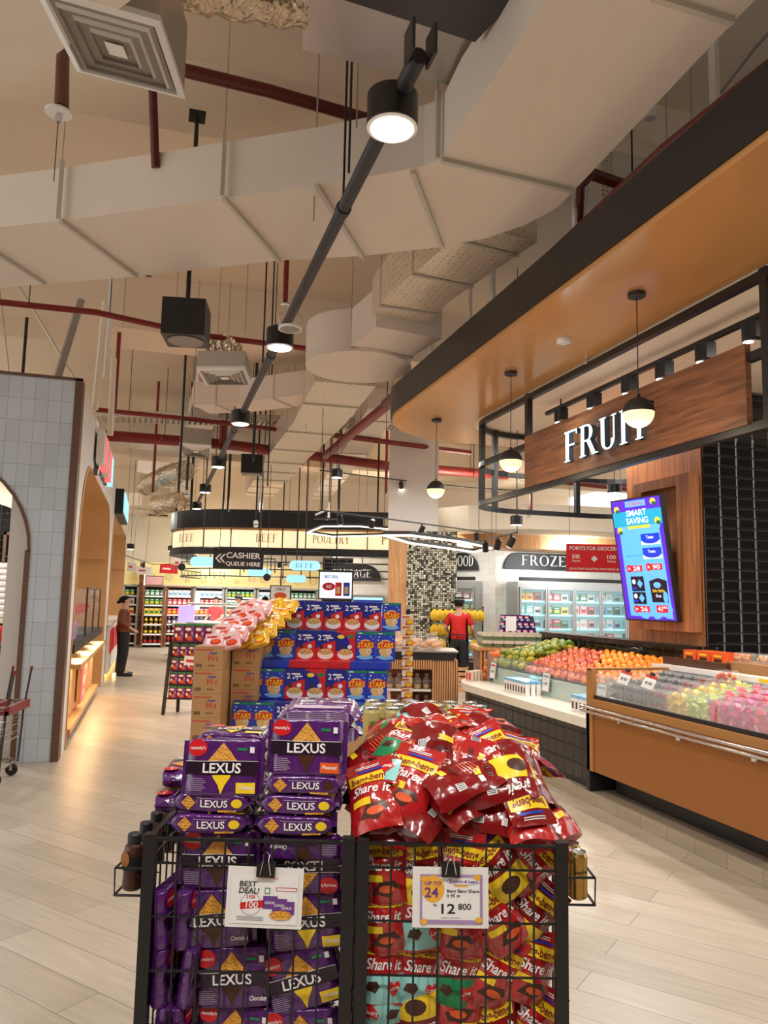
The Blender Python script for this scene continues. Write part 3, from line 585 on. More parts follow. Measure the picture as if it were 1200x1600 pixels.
duct('right_cross_duct', 'pale duct at the right behind the canopy frame', [(960, 700), (860, 745), (770, 770)], 4.3, .7, .4, 'white_duct')
duct('back_cross_duct', 'pale duct over the beef and poultry ring', [(230, 740), (430, 715), (640, 742)], 5.2, .7, .4, 'white_duct')
duct('slim_white_duct', 'slim white duct beyond the small grey diffuser box', [(335, 598), (305, 690), (275, 780)], 4.95, .5, .35, 'white_duct')
duct('rear_white_duct', 'white duct between the red diagonal pipe and the column', [(600, 640), (560, 700), (500, 780)], 4.75, .55, .35, 'white_duct')
duct('far_long_duct', 'thin pale duct far back left of the ring sign', [(205, 790), (245, 800), (250, 830)], 4.4, .7, .4, 'dotted_duct')
flex('silver_flex_duct', 'shiny silver flexible duct with a blue glint, far left of the ring sign', [pZ(228, 760, 4.3), pZ(252, 748, 4.3), pZ(290, 735, 4.3)], .22, seed=5)
flex('far_flex_duct', 'crumpled silver duct just above the left end of the ring sign', [pZ(245, 790, 4.1), pZ(285, 783, 4.1)], .25, seed=8)
t = thing('cable_tray', 'perforated pale cable tray crossing the hall behind the thin red pipe', 'cable tray')
b = MB(); A = pZ(150, 650, 4.9); Bq = pZ(760, 668, 4.9)
for dy in (0, .5): b.hexa([A+Vector((0, dy, 0)), Bq+Vector((0, dy, 0)), Bq+Vector((0, dy+.03, 0)), A+Vector((0, dy+.03, 0))], [A+Vector((0, dy, .12)), Bq+Vector((0, dy, .12)), Bq+Vector((0, dy+.03, .12)), A+Vector((0, dy+.03, .12))], 'tray_metal')
b.build('side_rail', t)
for i in range(70):
    b2 = b2 if i else MB(); p = A.lerp(Bq, i/70); b2.hexa([p, p+Vector((.05, 0, 0)), p+Vector((.05, .5, 0)), p+Vector((0, .5, 0))], [p+Vector((0, 0, .02)), p+Vector((.05, 0, .02)), p+Vector((.05, .5, .02)), p+Vector((0, .5, .02))], 'tray_metal')
b2.build('rungs', t)
# ------------------------------------------------------------------ pipes
def pipe(name, label, pts, z, r, m='red_pipe', clips=0, cat='pipe'):
    P = [pZ(q[0], q[1], z if len(q) == 2 else q[2]) for q in pts]
    b = MB(); b.tube(P, r, m, 10)
    o = b.build(name, smooth=True); tag(o, label, cat)
    for i in range(clips):
        f = (i+.5)/clips*(len(P)-1); k = int(f); p = P[k].lerp(P[k+1], f-k)
        c = MB(); c.tube([p+Vector((0, 0, r)), (p.x, p.y, 5.88)], .006, 'dark_metal', 6); c.lathe([(r*1.25, -.02), (r*1.25, .02)], m, 10, at=tuple(p)); c.build('pipe_hanger', o)
    return o
pipe('red_sprinkler_main', 'thick red sprinkler main crossing the hall above the ring sign', [(160, 680), (350, 694), (600, 727), (860, 748), (980, 762)], 4.5, .1, clips=4)
pipe('red_branch_pipe', 'thick red pipe running diagonally into the sprinkler main', [(508, 712), (655, 592)], 4.45, .075, clips=2)
pipe('red_cross_pipe', 'long red pipe crossing behind the square black speaker', [(-20, 470), (150, 488), (310, 523), (497, 547)], 4.75, .035, clips=4)
pipe('thin_red_pipe', 'thin red pipe in front of the cable tray', [(150, 640), (300, 655), (437, 672)], 4.7, .04, clips=3)
pipe('rear_red_pipe', 'red pipe segment right of the long duct', [(520, 680), (735, 707)], 4.7, .05, clips=2)
pipe('top_red_pipe', 'dark red pipe from the big diffuser toward the first ceiling lamp', [(280, 108), (420, 142), (575, 187)], 5.2, .045, 'dark_red_pipe')
pipe('left_red_drop', 'dark red vertical pipe beside the flat duct ending in a sprinkler', [(99, 60, 5.3), (96, 172, 4.3)], 4.6, .04, 'dark_red_pipe')
pipe('middle_red_drop', 'dark red pipe dropping behind the cream duct below the big diffuser', [(238, 120, 5.3), (243, 262, 4.7)], 5, .03, 'dark_red_pipe')
pipe('canopy_red_pipe', 'dark red pipe lying along the top of the black canopy rim', [(1240, 78), (1040, 235), (840, 420), (640, 595), (600, 630)], CZ+.42, .045, 'dark_red_pipe')
pipe('canopy_red_riser', 'dark red elbow pipe behind the corner of the cream duct', [(975, 290), (925, 272), (910, 285), (905, 400)], 4.5, .04, 'dark_red_pipe')
for i, (x, y0, y1, wh) in enumerate(((187, 512, 645, 'left of the square black speaker'), (448, 405, 470, 'left of the second ceiling lamp'), (245, 655, 768, 'above the left end of the ring sign'), (605, 690, 770, 'right of the long duct'), (348, 660, 700, 'above the fourth ceiling lamp'), (830, 775, 800, 'below the canopy frame'))):
    d = (10, 7.6, 15, 17, 14, 15)[i]; A = pD(x, y0, d); Bq = pD(x+1, y1, d); Bq.x, Bq.y = A.x, A.y
    b = MB(); b.tube([(A.x, A.y, 5.9), Bq], .028 if i != 4 else .06, 'red_pipe', 8)
    b.lathe([(.02, -.05), (.05, -.045), (.05, -.035), (.015, 0)], 'chrome', 10, at=tuple(Bq)); tag(b.build('sprinkler_drop', smooth=True), 'vertical red sprinkler drop '+wh, 'pipe')
b = MB(); q = pD(92, 175, 3.9); b.lathe([(.07, -.01), (.072, 0), (.02, .02)], 'white_plastic', 18, at=tuple(q)); b.lathe([(.015, -.06), (.02, -.03), (.01, 0)], 'chrome', 8, at=tuple(q)); b.tube([q-Vector((0, 0, .05)), q-Vector((0, 0, .4))], .003, 'dark_metal', 4)
tag(b.build('ceiling_sprinkler', smooth=True), 'sprinkler head with round white plate at the top left', 'sprinkler')
b = MB(); q = pD(232, 428, 6.6); b.lathe([(.03, -.02), (.01, 0), (.02, .08), (.02, .2)], 'dark_red_pipe', 8, at=tuple(q)); tag(b.build('hanging_sprinkler'), 'small red sprinkler head just below the far edge of the cream duct', 'sprinkler')
# conduits and rods
pipe('grey_conduit', 'thin grey conduit bent along the slab behind the first ceiling lamp', [(465, 210), (484, 125), (495, 120), (580, 138)], 5.7, .012, 'grey_duct', cat='conduit')
pipe('right_conduit', 'thin grey conduit above the black canopy rim', [(1010, 250), (1100, 180), (1180, 75), (1230, 20)], 5.5, .014, 'grey_duct', cat='conduit')
pipe('curled_conduit', 'pale curved conduit above the cable tray', [(492, 652), (497, 630), (515, 612), (535, 600)], 5.0, .014, 'cream_paint', cat='conduit')
# suspension rods: picture column, top and foot rows, distance
rods = [(490, 85, 345, 5.0, .005, 'steel'), (545, 95, 270, 4.6, .008, 'black_metal'), (557, 100, 200, 4.6, .005, 'steel'), (340, 408, 540, 9, .006, 'steel'), (383, 408, 520, 9, .006, 'steel'), (410, 400, 580, 9, .01, 'black_metal'), (357, 465, 520, 10, .006, 'steel'), (192, 447, 510, 9, .006, 'steel'), (276, 434, 470, 9, .006, 'steel'), (302, 540, 640, 10, .006, 'steel'),
        (279, 600, 770, 11, .018, 'black_metal'), (396, 640, 720, 12, .018, 'black_metal'), (478, 640, 670, 12, .006, 'steel'), (352, 640, 700, 13, .01, 'black_metal'), (418, 700, 760, 13, .012, 'black_metal'), (503, 740, 800, 16, .02, 'black_metal'), (516, 745, 800, 16, .01, 'black_metal'), (590, 710, 800, 16, .02, 'black_metal'), (573, 700, 790, 16, .01, 'steel'), (298, 750, 800, 18, .03, 'black_metal'), (356, 755, 800, 18, .03, 'black_metal'), (405, 740, 800, 18, .01, 'steel'),
        (740, 690, 745, 15, .01, 'dark_metal'), (1016, 150, 185, 5.0, .04, 'white_paint'), (898, 290, 375, 5.2, .02, 'white_paint'), (1118, 75, 190, 4.6, .035, 'white_paint'), (770, 415, 475, 7, .035, 'white_paint'), (735, 455, 500, 7.6, .02, 'white_paint'), (675, 510, 565, 8.2, .02, 'white_paint'), (988, 195, 275, 5.6, .008, 'black_metal'), (1042, 150, 235, 5.4, .007, 'steel'), (1081, 120, 220, 5.4, .007, 'steel'), (165, 570, 590, 9.5, .03, 'white_paint'), (35, 548, 590, 9.5, .02, 'black_metal')]
for (x, y0, y1, d, r, mm) in rods:
    A = pD(x, y0, d); Bq = pD(x, y1, d); b = MB(); b.tube([(Bq.x, Bq.y, 5.9), Bq], r, mm, 6)
    tag(b.build('hanger_rod'), '%s %s hanging %s' % ({'steel': 'grey', 'black_metal': 'black', 'white_paint': 'white', 'dark_metal': 'dark'}[mm], 'thin suspension rod' if r < .012 else 'suspension post', ('at the far left' if x < 250 else 'left of the long lamp track' if x < 430 else 'near the lamp track' if x < 560 else 'right of the lamp track' if x < 700 else 'above the black canopy rim')), 'rod', 'suspension rods %s %s %s' % (mm, 'thin' if r < .012 else 'thick', ('far left' if x < 250 else 'left' if x < 430 else 'middle' if x < 560 else 'right' if x < 700 else 'canopy')))
for i, (p0, p1, r) in enumerate((((30, 447), (117, 592), .012), ((127, 468), (90, 590), .045), ((165, 472), (148, 640), .04), ((178, 560), (172, 680), .035), ((0, 455), (15, 590), .008))):
    A = pD(*p0, 8.9); Bq = pD(*p1, 8.9); b = MB(); b.tube([A, Bq], r, ('steel', 'grey_duct', 'cream_paint', 'cream_paint', 'steel')[i], 6)
    tag(b.build('stall_brace'), ['thin slanting grey wire above the tiled stall', 'thick slanting grey brace above the tiled stall', 'pale upright strut right of the grey brace', 'shorter pale strut behind the stall corner', 'thin wire at the far left above the stall'][i], 'brace')
b = MB(); q = pD(308, 185, 5.3); b.box(q.x-.06, q.x+.06, q.y-.06, q.y+.06, q.z, q.z+.03, 'black_metal'); b.tube([q, (q.x, q.y, q.z-.5)], .015, 'black_metal', 6); tag(b.build('black_ceiling_plate'), 'black square ceiling plate with a short rod above the cream duct', 'bracket')
b = MB(); A = pD(955, 235, 6); b.box(A.x-.1, A.x+.02, A.y, A.y+.03, A.z-.9, A.z, 'tray_metal'); tag(b.build('perforated_strut'), 'perforated grey metal strut above the canopy rim', 'strut')
# ------------------------------------------------------------------ lamp track over the aisle
TX = 1.04; TZ = 4.13
t = thing('lamp_track', 'long dark grey round lamp track running down the aisle', 'lamp track')
b = MB(); b.tube([(TX, 3.08, TZ), (TX, 24, TZ)], .042, 'charcoal', 12); b.build('tube', t, smooth=True)
for y in (4.55, 7.7, 11.5, 15, 19):
    b = MB(); b.tube([(TX, y-.03, TZ), (TX, y+.03, TZ)], .05, 'charcoal', 12); b.tube([(TX, y, TZ+.04), (TX, y, 5.9)], .008, 'black_metal', 6); b.build('hanger', t)
b = MB(); b.box(TX-.06, TX-.045, 3.0, 3.12, TZ-.03, TZ+.12, 'charcoal'); b.box(TX+.045, TX+.06, 3.0, 3.12, TZ-.03, TZ+.12, 'charcoal'); b.build('end_bracket', t)
o_ = thing('ceiling_downlight', '', 'ceiling lamp', group='cylinder lamps on the track')
b = MB(); b.lathe([(.118, 0), (.128, .01), (.128, .17), (.11, .185), (.02, .19)], 'black_metal', 32); b.lathe([(.128, .0), (.108, -.006), (.104, .0)], 'white_plastic', 32, caps=False); b.build('housing', o_, smooth=True)
b = MB(); b.lathe([(.106, -.009), (.001, -.01)], 'lamp_glow', 32); b.build('lens', o_)
pr = Proto(o_)
for i, y in enumerate((3.42, 6.97, 10.35, 14.05, 17.7, 21.2)):
    pr.put('black cylinder lamp on the aisle track, %s from the camera' % ['first', 'second', 'third', 'fourth', 'fifth', 'sixth'][i], (TX-.02, y, 3.98))
    light('SPOT', 'downlight_beam', (TX-.02, y, 3.95), 170, (1, .96, .9), .1, aim=(TX-.02, y, 0), spot=2.5, blend=.8)
# ring-shaped clip lamp just under the second one
b = MB(); q = pD(453, 515, 6.3); b.lathe([(.1, 0), (.1, .02), (.085, .025)], 'white_plastic', 24); b.lathe([(.085, -.001), (.001, -.002)], 'grey_duct', 24)
b.tube([(-.09, 0, .02), (-.1, 0, .12), (-.04, 0, .15)], .006, 'chrome', 5); b.tube([(.09, 0, .02), (.1, 0, .12), (.04, 0, .15)], .006, 'chrome', 5)
tag(b.build('clip_speaker', smooth=True, loc=q), 'round white speaker ring with spring clips hanging by the second lamp', 'speaker')
# other lamps
for (x, y, d, wh) in ((526, 746, 13.5, 'alone on the thin black track above the ring lights'), (807, 820, 12.5, 'below the rounded end of the canopy frame'), (960, 770, 11, 'seen through the canopy frame left of the screen'), (204, 858, 21, 'far back left of the ring sign'), (268, 861, 21.5, 'far back at the left end of the ring sign')):
    q = pD(x, y, d); c = copy_tree(o_, 'small black cylinder lamp '+wh, q, scale=.8); c['group'] = 'other cylinder lamps'
    m_ = MB(); m_.tube([q+Vector((0, 0, .15)), (q.x, q.y, 5.88)], .006, 'black_metal', 6); tag(m_.build('lamp_cable'), 'thin cable of the small lamp '+wh, 'cable')
# speakers
o_ = thing('cube_speaker', '', 'speaker')
b = MB(); b.box(-.18, .18, -.18, .18, 0, .32, 'black_metal'); b.build('cabinet', o_)
b = MB(); b.lathe([(.14, 0), (.15, -.006), (.14, -.008), (.001, -.006)], 'grey_duct', 28); b.build('grille', o_)
b = MB(); b.tube([(0, 0, .32), (0, 0, 2.2)], .02, 'black_metal', 6); b.build('rod', o_)
pr = Proto(o_)
q = pD(290, 533, 6.4); pr.put('large black cube speaker hanging left of the lamp track', (q.x, q.y, q.z), -YAW+.1)
q = pD(394, 741, 13); pr.put('smaller black cube speaker above the ring sign', (q.x, q.y, q.z), -YAW+.1)
# ------------------------------------------------------------------ printed packs
def nz(p, s=18, a=.002, o=0): return noise.noise_vector(Vector(p)*s+Vector((o, o*1.7, 0)))*a
def pack_mesh(name, W_, H_, T_, film, art, seed=0, fin=.012, amp=.002, seg=12):
    """flow-wrapped pack: local x along the wrap, front face on -y; art(b, F, S) prints on the front F(u,v) and the long lower side S(u,v)"""
    b = MB(); A, B = H_/2, T_/2; n = 28
    def wob(p): return Vector(p)+nz(p, 16, amp, seed)
    prof = [(-W_/2-fin, .93, .02), (-W_/2-.001, .93, .03), (-W_/2+.006, .96, .6), (-W_/2+.016, .99, .9)]+[(-W_/2+.03+(W_-.06)*i/seg, 1, 1) for i in range(seg+1)]+[(W_/2-.016, .99, .9), (W_/2-.006, .96, .6), (W_/2+.001, .93, .03), (W_/2+fin, .93, .02)]
    vs = []
    for (x, ka, kb) in prof:
        for j in range(n):
            th = 2*PI*(j+.5)/n; c, s_ = math.cos(th), math.sin(th); e = .22
            vs.append(wob((x, B*kb*math.copysign(abs(s_)**e, s_), A*ka*math.copysign(abs(c)**e, c))))
    b.add(vs, [(i*n+j, (i+1)*n+j, (i+1)*n+(j+1) % n, i*n+(j+1) % n) for i in range(len(prof)-1) for j in range(n)], film)
    b.add(vs[:n], [tuple(range(n))], film); b.add(vs[-n:], [tuple(range(n))[::-1]], film)
    F = lambda u, v, e=.0016: wob((u, -B, v))+Vector((0, -e, 0))
    S = lambda u, v, e=.0016: wob((u, -v, -A))+Vector((0, 0, -e))
    art(b, F, S)
    return b.build(name, smooth=True, split=50)
def rect(b, F, x0, x1, z0, z1, m, e=.0016, n=6, k=3):
    vs = [F(x0+(x1-x0)*i/n, z0+(z1-z0)*j/k, e) for j in range(k+1) for i in range(n+1)]
    b.add(vs, [(j*(n+1)+i, j*(n+1)+i+1, (j+1)*(n+1)+i+1, (j+1)*(n+1)+i) for j in range(k) for i in range(n)], m)
def blob(b, F, cx, cz, rx, rz, m, e=.002, n=20, rot=0, pts=None):
    P = pts or [(math.cos(2*PI*i/n+rot), math.sin(2*PI*i/n+rot)) for i in range(n)]; n = len(P); vs = [F(cx, cz, e)]
    for r in (.5, 1): vs += [F(cx+p[0]*rx*r, cz+p[1]*rz*r, e) for p in P]
    b.add(vs, [(0, 1+i, 1+(i+1) % n) for i in range(n)]+[(1+i, 1+n+i, 1+n+(i+1) % n, 1+(i+1) % n) for i in range(n)], m)
def txt(b, F, s, cx, z, h, m, w=None, e=.0024, shear=0, cx_=True, serif=False):
    b.text(s, m, cx, 0, z, h, w=w, cx=cx_, fn=lambda u, v: F(u, v, e), shear=shear, serif=serif)
DIA = [(0, -1), (.5, -.5), (1, 0), (.5, .5), (0, 1), (-.5, .5), (-1, 0), (-.5, -.5)]
SQ = [(-1, -1), (0, -1), (1, -1), (1, 0), (1, 1), (0, 1), (-1, 1), (-1, 0)]
def lexus_art(flavour):
    fm, ft, fc = {'cheese': ('yellow_print', 'Cheese', 'cracker'), 'peanut': ('orange_print', 'Peanut', 'cracker'), 'choco': ('choco', 'Chocolate', 'choco')}[flavour]
    def art(b, F, S):
        blob(b, F, .0, .012, .045, .055, 'cracker', .0018, pts=DIA)
        blob(b, F, .0, -.035, .032, .034, fm if flavour != 'peanut' else 'choco', .0021, pts=[(-1, 1), (0, 1), (1, 1), (.75, .3), (.3, -.3), (0, -1), (-.3, -.3), (-.75, .3)])
        rect(b, F, -.098, .098, -.019, .017, 'dark_band', .0024, 12, 2)
        rect(b, F, -.098, .098, .0165, .0178, 'white_print', .0028, 12, 1)
        txt(b, F, 'LEXUS', .0, -.013, .025, 'white_print', w=.105, e=.0032)
        blob(b, F, -.07, .052, .026, .022, 'red_badge', .002, 16); txt(b, F, "munchy's", -.07, .048, .008, 'white_print', w=.04, e=.0028)
        rect(b, F, .04, .066, .045, .052, 'green_print', .002, 2, 1); rect(b, F, .074, .086, .04, .056, 'white_print', .002, 1, 1)
        if flavour == 'choco': txt(b, F, ft, .068, -.055, .012, 'white_print', w=.045, shear=.2)
        else: blob(b, F, .066, -.052, .026, .014, fm, .002, pts=SQ); txt(b, F, ft, .066, -.055, .01, 'white_print', w=.04, e=.0028, shear=.2)
        for i in range(7): rect(b, F, -.088, -.05+.004*(i % 3), -.03-.005*i, -.0285-.005*i, 'grey_print', .002, 2, 1)
        blob(b, S, -.062, 0, .019, .019, 'cracker', .002, pts=DIA); txt(b, S, 'LEXUS', .008, -.009, .018, 'white_print', w=.075)
        blob(b, S, .07, .001, .015, .012, 'yellow_print' if flavour != 'choco' else 'choco', .002, 12)
        rect(b, S, .02, .07, -.022, -.017, 'cracker', .0018, 4, 1); rect(b, S, -.04, .05, .0125, .0132, 'white_print', .0018, 6, 1)
    return art
LX = {k: pack_mesh('cracker_pack', .2, .15, .05, 'purple_film', lexus_art(k), i) for i, k in enumerate(('cheese', 'peanut', 'choco'))}
def back_art(b, F, S):
    rect(b, F, -.07, .07, -.06, -.03, 'grey_print', .0018, 8, 3); rect(b, F, -.06, -.02, .01, .03, 'white_print', .002, 3, 1)
    for i in range(9): rect(b, F, -.055+i*.004, -.053+i*.004, .012, .028, 'print_black', .0026, 1, 1)
    for i in range(6):
        for j in range(3): rect(b, S, -.08+j*.056, -.033+j*.056, .014-.0058*i, .0162-.0058*i, 'purple_print', .0026, 3, 1)
    rect(b, F, .03, .085, .008, .016, 'white_print', .002, 3, 1)
    rect(b, S, -.085, .085, -.02, .018, 'grey_print', .0016, 8, 2)
LX['back'] = pack_mesh('cracker_pack', .2, .15, .05, 'purple_film', back_art, 7)
LX = {k: Proto(v) for k, v in LX.items()}
RC = -YAW
def inframe(x, d, z): return cf(x, d, z)
def rot_cf(rx=0, ry=0, rz=0):
    return (Matrix.Rotation(RC, 3, 'Z') @ Euler((rx, ry, rz)).to_matrix()).to_euler()
def lx(kind, x, d, z, label, rx=0, ry=0, rz=0, g='cracker packs in the left bin', s=None):
    o = LX[kind].put(label, inframe(x, d, z), rot_cf(rx, ry, rz), s); o['category'] = 'snack pack'; o['group'] = g; return o
# ------------------------------------------------------------------ wire bins
def bin_(name, label, x0, x1, d0, d1, zt):
    t = thing(name, label, 'display bin', loc=inframe((x0+x1)/2, d0, 0), rot=RC); w = (x1-x0)/2; D = d1-d0
    for (x, y) in ((-w+.014, .014), (w-.014, .014), (-w+.014, D-.014), (w-.014, D-.014)):
        b = MB(); b.box(x-.016, x+.016, y-.016, y+.016, .04, zt+.012, 'black_metal'); o = b.build('post', t)
        b = MB(); b.lathe([(.02, 0), (.025, .02), (.02, .04)], 'rubber', 10, at=(x, y, 0)); b.build('caster', t)
    def panel(P, wd, y=None, x=None):
        b = MB(); L_ = lambda s, z: (s, y, z) if y is not None else (x, s, z)
        n = round(wd/.066); s0 = -wd/2 if y is not None else .02
        for i in range(1, n): s = s0+wd*i/n; b.tube([L_(s, .12), L_(s, zt)], .003, 'black_metal', 5)
        for z in [zt-.062-.135*i for i in range(7)]:
            if z > .1: b.tube([L_(s0, z), L_(s0+wd, z)], .0034, 'black_metal', 5)
        for z in (zt, .12): b.tube([L_(s0, z), L_(s0+wd, z)], .006, 'black_metal', 5)
        b.build('wire_panel', t)
    panel(0, 2*w-.05, y=.006); panel(0, 2*w-.05, y=D-.006); panel(0, D-.05, x=-w+.006); panel(0, D-.05, x=w-.006)
    b = MB(); b.box(-w+.03, w-.03, .03, D-.03, .1, .115, 'black_metal'); b.build('floor_tray', t)
    return t
bin_('wire_bin', 'black wire display bin on the left, full of purple cracker packs', -.622, -.062, 2.13, 2.78, 1.0)
bin_('wire_bin', 'black wire display bin on the right, full of red wafer pouches', -.05, .508, 2.13, 2.78, 1.0)
# packs above the rim
nm = ('bottom', 'second', 'third', 'fourth', 'fifth', 'sixth', 'seventh')
lx('cheese', -.46, 2.225, 1.035, 'purple pack laid flat, bottom of the left pile above the bin rim', rx=-PI/2, rz=.02)
lx('cheese', -.452, 2.235, 1.088, 'purple pack laid flat, second in the left pile above the bin rim', rx=-PI/2, rz=-.03)
lx('cheese', -.43, 2.19, 1.178, 'purple cheese cream pack standing upright on the left pile with a red badge', rx=-.14, rz=.03)
lx('cheese', -.225, 2.225, 1.035, 'purple pack laid flat, bottom of the right pile above the bin rim', rx=-PI/2, rz=.03)
lx('cheese', -.215, 2.23, 1.088, 'purple pack laid flat, second in the right pile above the bin rim', rx=-PI/2, rz=-.02)
lx('choco', -.205, 2.235, 1.14, 'purple pack laid flat, third in the right pile just under the upright one', rx=-PI/2, rz=-.01)
lx('peanut', -.2, 2.2, 1.235, 'purple peanut butter pack standing upright on the right pile', rx=-.12, rz=-.03)
lx('cheese', -.445, 2.43, 1.215, 'purple pack lying flat on top of the left pile', rx=-PI/2, rz=-.03)
lx('back', -.185, 2.47, 1.292, 'big purple pack topmost of all, its pale ingredients panel facing out', rx=-PI/2+.12, rz=-.05, s=1.12)
lx('back', -.18, 2.48, 1.235, 'dark purple pack wedged under the topmost one', rx=-PI/2, rz=.1)
for c, x in enumerate((-.46, -.22)):
    for r in range(2):
        for k in range(5 if r == 0 or c else 4):
            lx('choco' if (k+r) % 2 else 'cheese', x+.01*(k % 2), 2.41+r*.17-(0 if c else 0), 1.03+k*.052-(.01 if r else 0) if not (r == 0 and k == 4 and not c) else 0.97, 'purple pack in the %s row behind the front of the %s pile' % (('second', 'third')[r], ('left', 'right')[c]), rx=-PI/2, rz=.04*((k*7) % 3-1), g='purple packs %d %d' % (c, r))
lx('choco', -.56, 2.34, 1.06, 'purple pack lying with its end to the left behind the left pile', rx=-PI/2, rz=PI/2)
lx('cheese', -.565, 2.4, 1.115, 'purple pack lying crosswise and higher behind the left pile', rx=-PI/2, rz=PI/2+.1)
# packs inside the cage, seen through the wires
rnd = random.Random(11)
kinds = [['choco', 'choco'], ['choco', 'cheese'], ['choco', 'cheese'], ['cheese', 'cheese'], ['choco', 'peanut'], ['cheese', 'choco']]
for r in range(6):
    for c in range(2):
        ry = rnd.uniform(-.09, .09)
        if (r, c) == (0, 1): ry = PI
        if (r, c) == (2, 1): ry = -.26
        lx(kinds[r][c], (-.435, -.195)[c]+rnd.uniform(-.008, .008)+(.06 if r in (2, 3) and c == 0 else 0), 2.195+rnd.uniform(0, .015), .925-r*.148+(0 if c else .005), 'purple pack behind the left bin wires, %s row from the rim, %s column' % (('top', 'second', 'third', 'fourth', 'fifth', 'lowest')[r], ('left', 'right')[c]), rx=rnd.uniform(-.12, .04), ry=ry, rz=rnd.uniform(-.08, .08), g='purple packs behind the wires')
    for c in range(2):
        if r > 0: lx('choco', -.565+c*.06, 2.24, .93-r*.145, 'purple pack turned edge-on behind the left wires of the left bin', rx=rnd.uniform(-.1, .1), rz=PI/2+rnd.uniform(-.15, .15), g='edge-on purple packs')
for r in range(6):
    for c in range(2): lx('choco', -.45+c*.22, 2.34, .94-r*.15, 'purple pack in the dark second layer inside the left bin', rx=0, rz=rnd.uniform(-.1, .1), g='purple packs deep in the bin')
# ------------------------------------------------------------------ stand-up pouches
def pouch_mesh(name, W_, H_, T_, front, seed, artf, back='red_film', bend=.0, openf=0):
    b = MB(); nx, nz_ = 14, 16
    def th(u, v):    # u -1..1 across, v 0..1 up
        prof = math.sin(min(1, max(0, (v+.02))/.28)*PI/2)*.35+.65
        prof *= (1-max(0, (v-.3)/.64))**.8 if v < .94 else 0
        return T_/2*prof*(1-abs(u)**2.6)+.0008
    def pos(u, v, side, e=0):
        x = u*W_/2*(1-.04*math.sin(v*PI)); z = (v-.5)*H_
        y = side*(th(u, v)+e); c = Vector((x, y, z)); w = noise.noise_vector(Vector((x, 0, z))*14+Vector((seed*3.1, 0, 0)))*.012
        c += Vector((w.x*.4, w.y, w.z*.3)); c.y += bend*math.sin(u*1.4)*.5+bend*2*(v-.5)**2
        return c
    for side, m in ((-1, front), (1, back)):
        vs = [pos(-1+2*i/nx, j/nz_, side) for j in range(nz_+1) for i in range(nx+1)]
        fs = [(j*(nx+1)+i, j*(nx+1)+i+1, (j+1)*(nx+1)+i+1, (j+1)*(nx+1)+i) for j in range(nz_) for i in range(nx)]
        b.add(vs, fs if side < 0 else [f[::-1] for f in fs], m)
    lo = [pos(-1+2*i/nx, 0, -1) for i in range(nx+1)]; hi = [pos(-1+2*i/nx, 0, 1) for i in range(nx+1)]; mid = [(a+c)/2+Vector((0, 0, .018*(1-(2*i/nx-1)**2))) for i, (a, c) in enumerate(zip(lo, hi))]
    n = nx+1; b.add(lo+mid+hi, [(i, n+i, n+i+1, i+1) for i in range(nx)]+[(n+i, 2*n+i, 2*n+i+1, n+i+1) for i in range(nx)], back)
    F = lambda u, v, e=.002: pos(max(-1, min(1, u/(W_/2))), v/H_+.5, -1, e)
    B_ = lambda u, v, e=.002: pos(-max(-1, min(1, u/(W_/2))), v/H_+.5, 1, e)
    artf(b, F, B_); return b.build(name, smooth=True, split=70)
def pouch_art(kind):
    def art(b, F, B_):
        rect(b, F, -.058, .058, .028, .058, 'yellow_print', .0016, 10, 3)
        txt(b, F, 'beng-beng', 0, .033, .02, 'maroon_print', w=.1, e=.0026, shear=.05)
        rect(b, F, -.03, .04, .064, .07, 'blue_print', .0018, 5, 1)
        for i in range(2): rect(b, F, -.035, .03, .075+i*.005, .0772+i*.005, 'white_print', .0018, 4, 1)
        txt(b, F, 'Share it', 0, -.006, .026, 'white_print', w=.1, e=.0026, shear=.25)
        if kind in ('teal', 'green'):
            m_ = kind+'_print'; rect(b, F, -.058, .058, -.088, -.016, m_, .0016, 8, 5)
            blob(b, F, -.028, -.045, .018, .014, 'choco', .0026, pts=[(-1, -.6), (.4, -1), (1, .2), (.6, 1), (-.6, .8)])
            blob(b, F, .028, -.05, .02, .02, 'red_badge', .0026, pts=[(0, -1), (.6, -.35), (1, .3), (.7, .85), (.3, .85), (0, .5), (-.3, .85), (-.7, .85), (-1, .3), (-.6, -.35)])
            txt(b, F, 'Love', .028, -.052, .011, 'white_print', w=.028, e=.0034)
        elif kind == 'bar':
            blob(b, F, .005, -.05, .04, .022, 'choco', .002, pts=[(-1, -.7), (.2, -1), (1, .1), (.7, .9), (-.4, .7)]); blob(b, F, .01, -.052, .024, .01, 'orange_print', .0026, 10)
            rect(b, F, -.05, .0, -.035, -.018, 'yellow_print', .0018, 4, 1)
        else:
            rect(b, F, -.058, .058, -.09, -.02, 'yellow_print', .0016, 8, 4); blob(b, F, 0, -.055, .03, .02, 'choco', .0024, 12)
        for i in range(5): rect(b, B_, -.04, .0+.01*(i % 2), .05-i*.009, .053-i*.009, 'orange_print', .0018, 4, 1)
        rect(b, B_, .025, .044, .035, .05, 'white_print', .0018, 2, 1); rect(b, B_, .028, .046, -.035, -.01, 'white_print', .0018, 2, 1)
        for i in range(4): rect(b, B_, .03+i*.004, .0318+i*.004, -.033, -.012, 'print_black', .0026, 1, 1)
        txt(b, B_, 'START', -.02, -.02, .014, 'choco', w=.04); rect(b, B_, -.05, -.01, -.05, -.034, 'yellow_print', .0018, 4, 1)
    return art
PO = {}
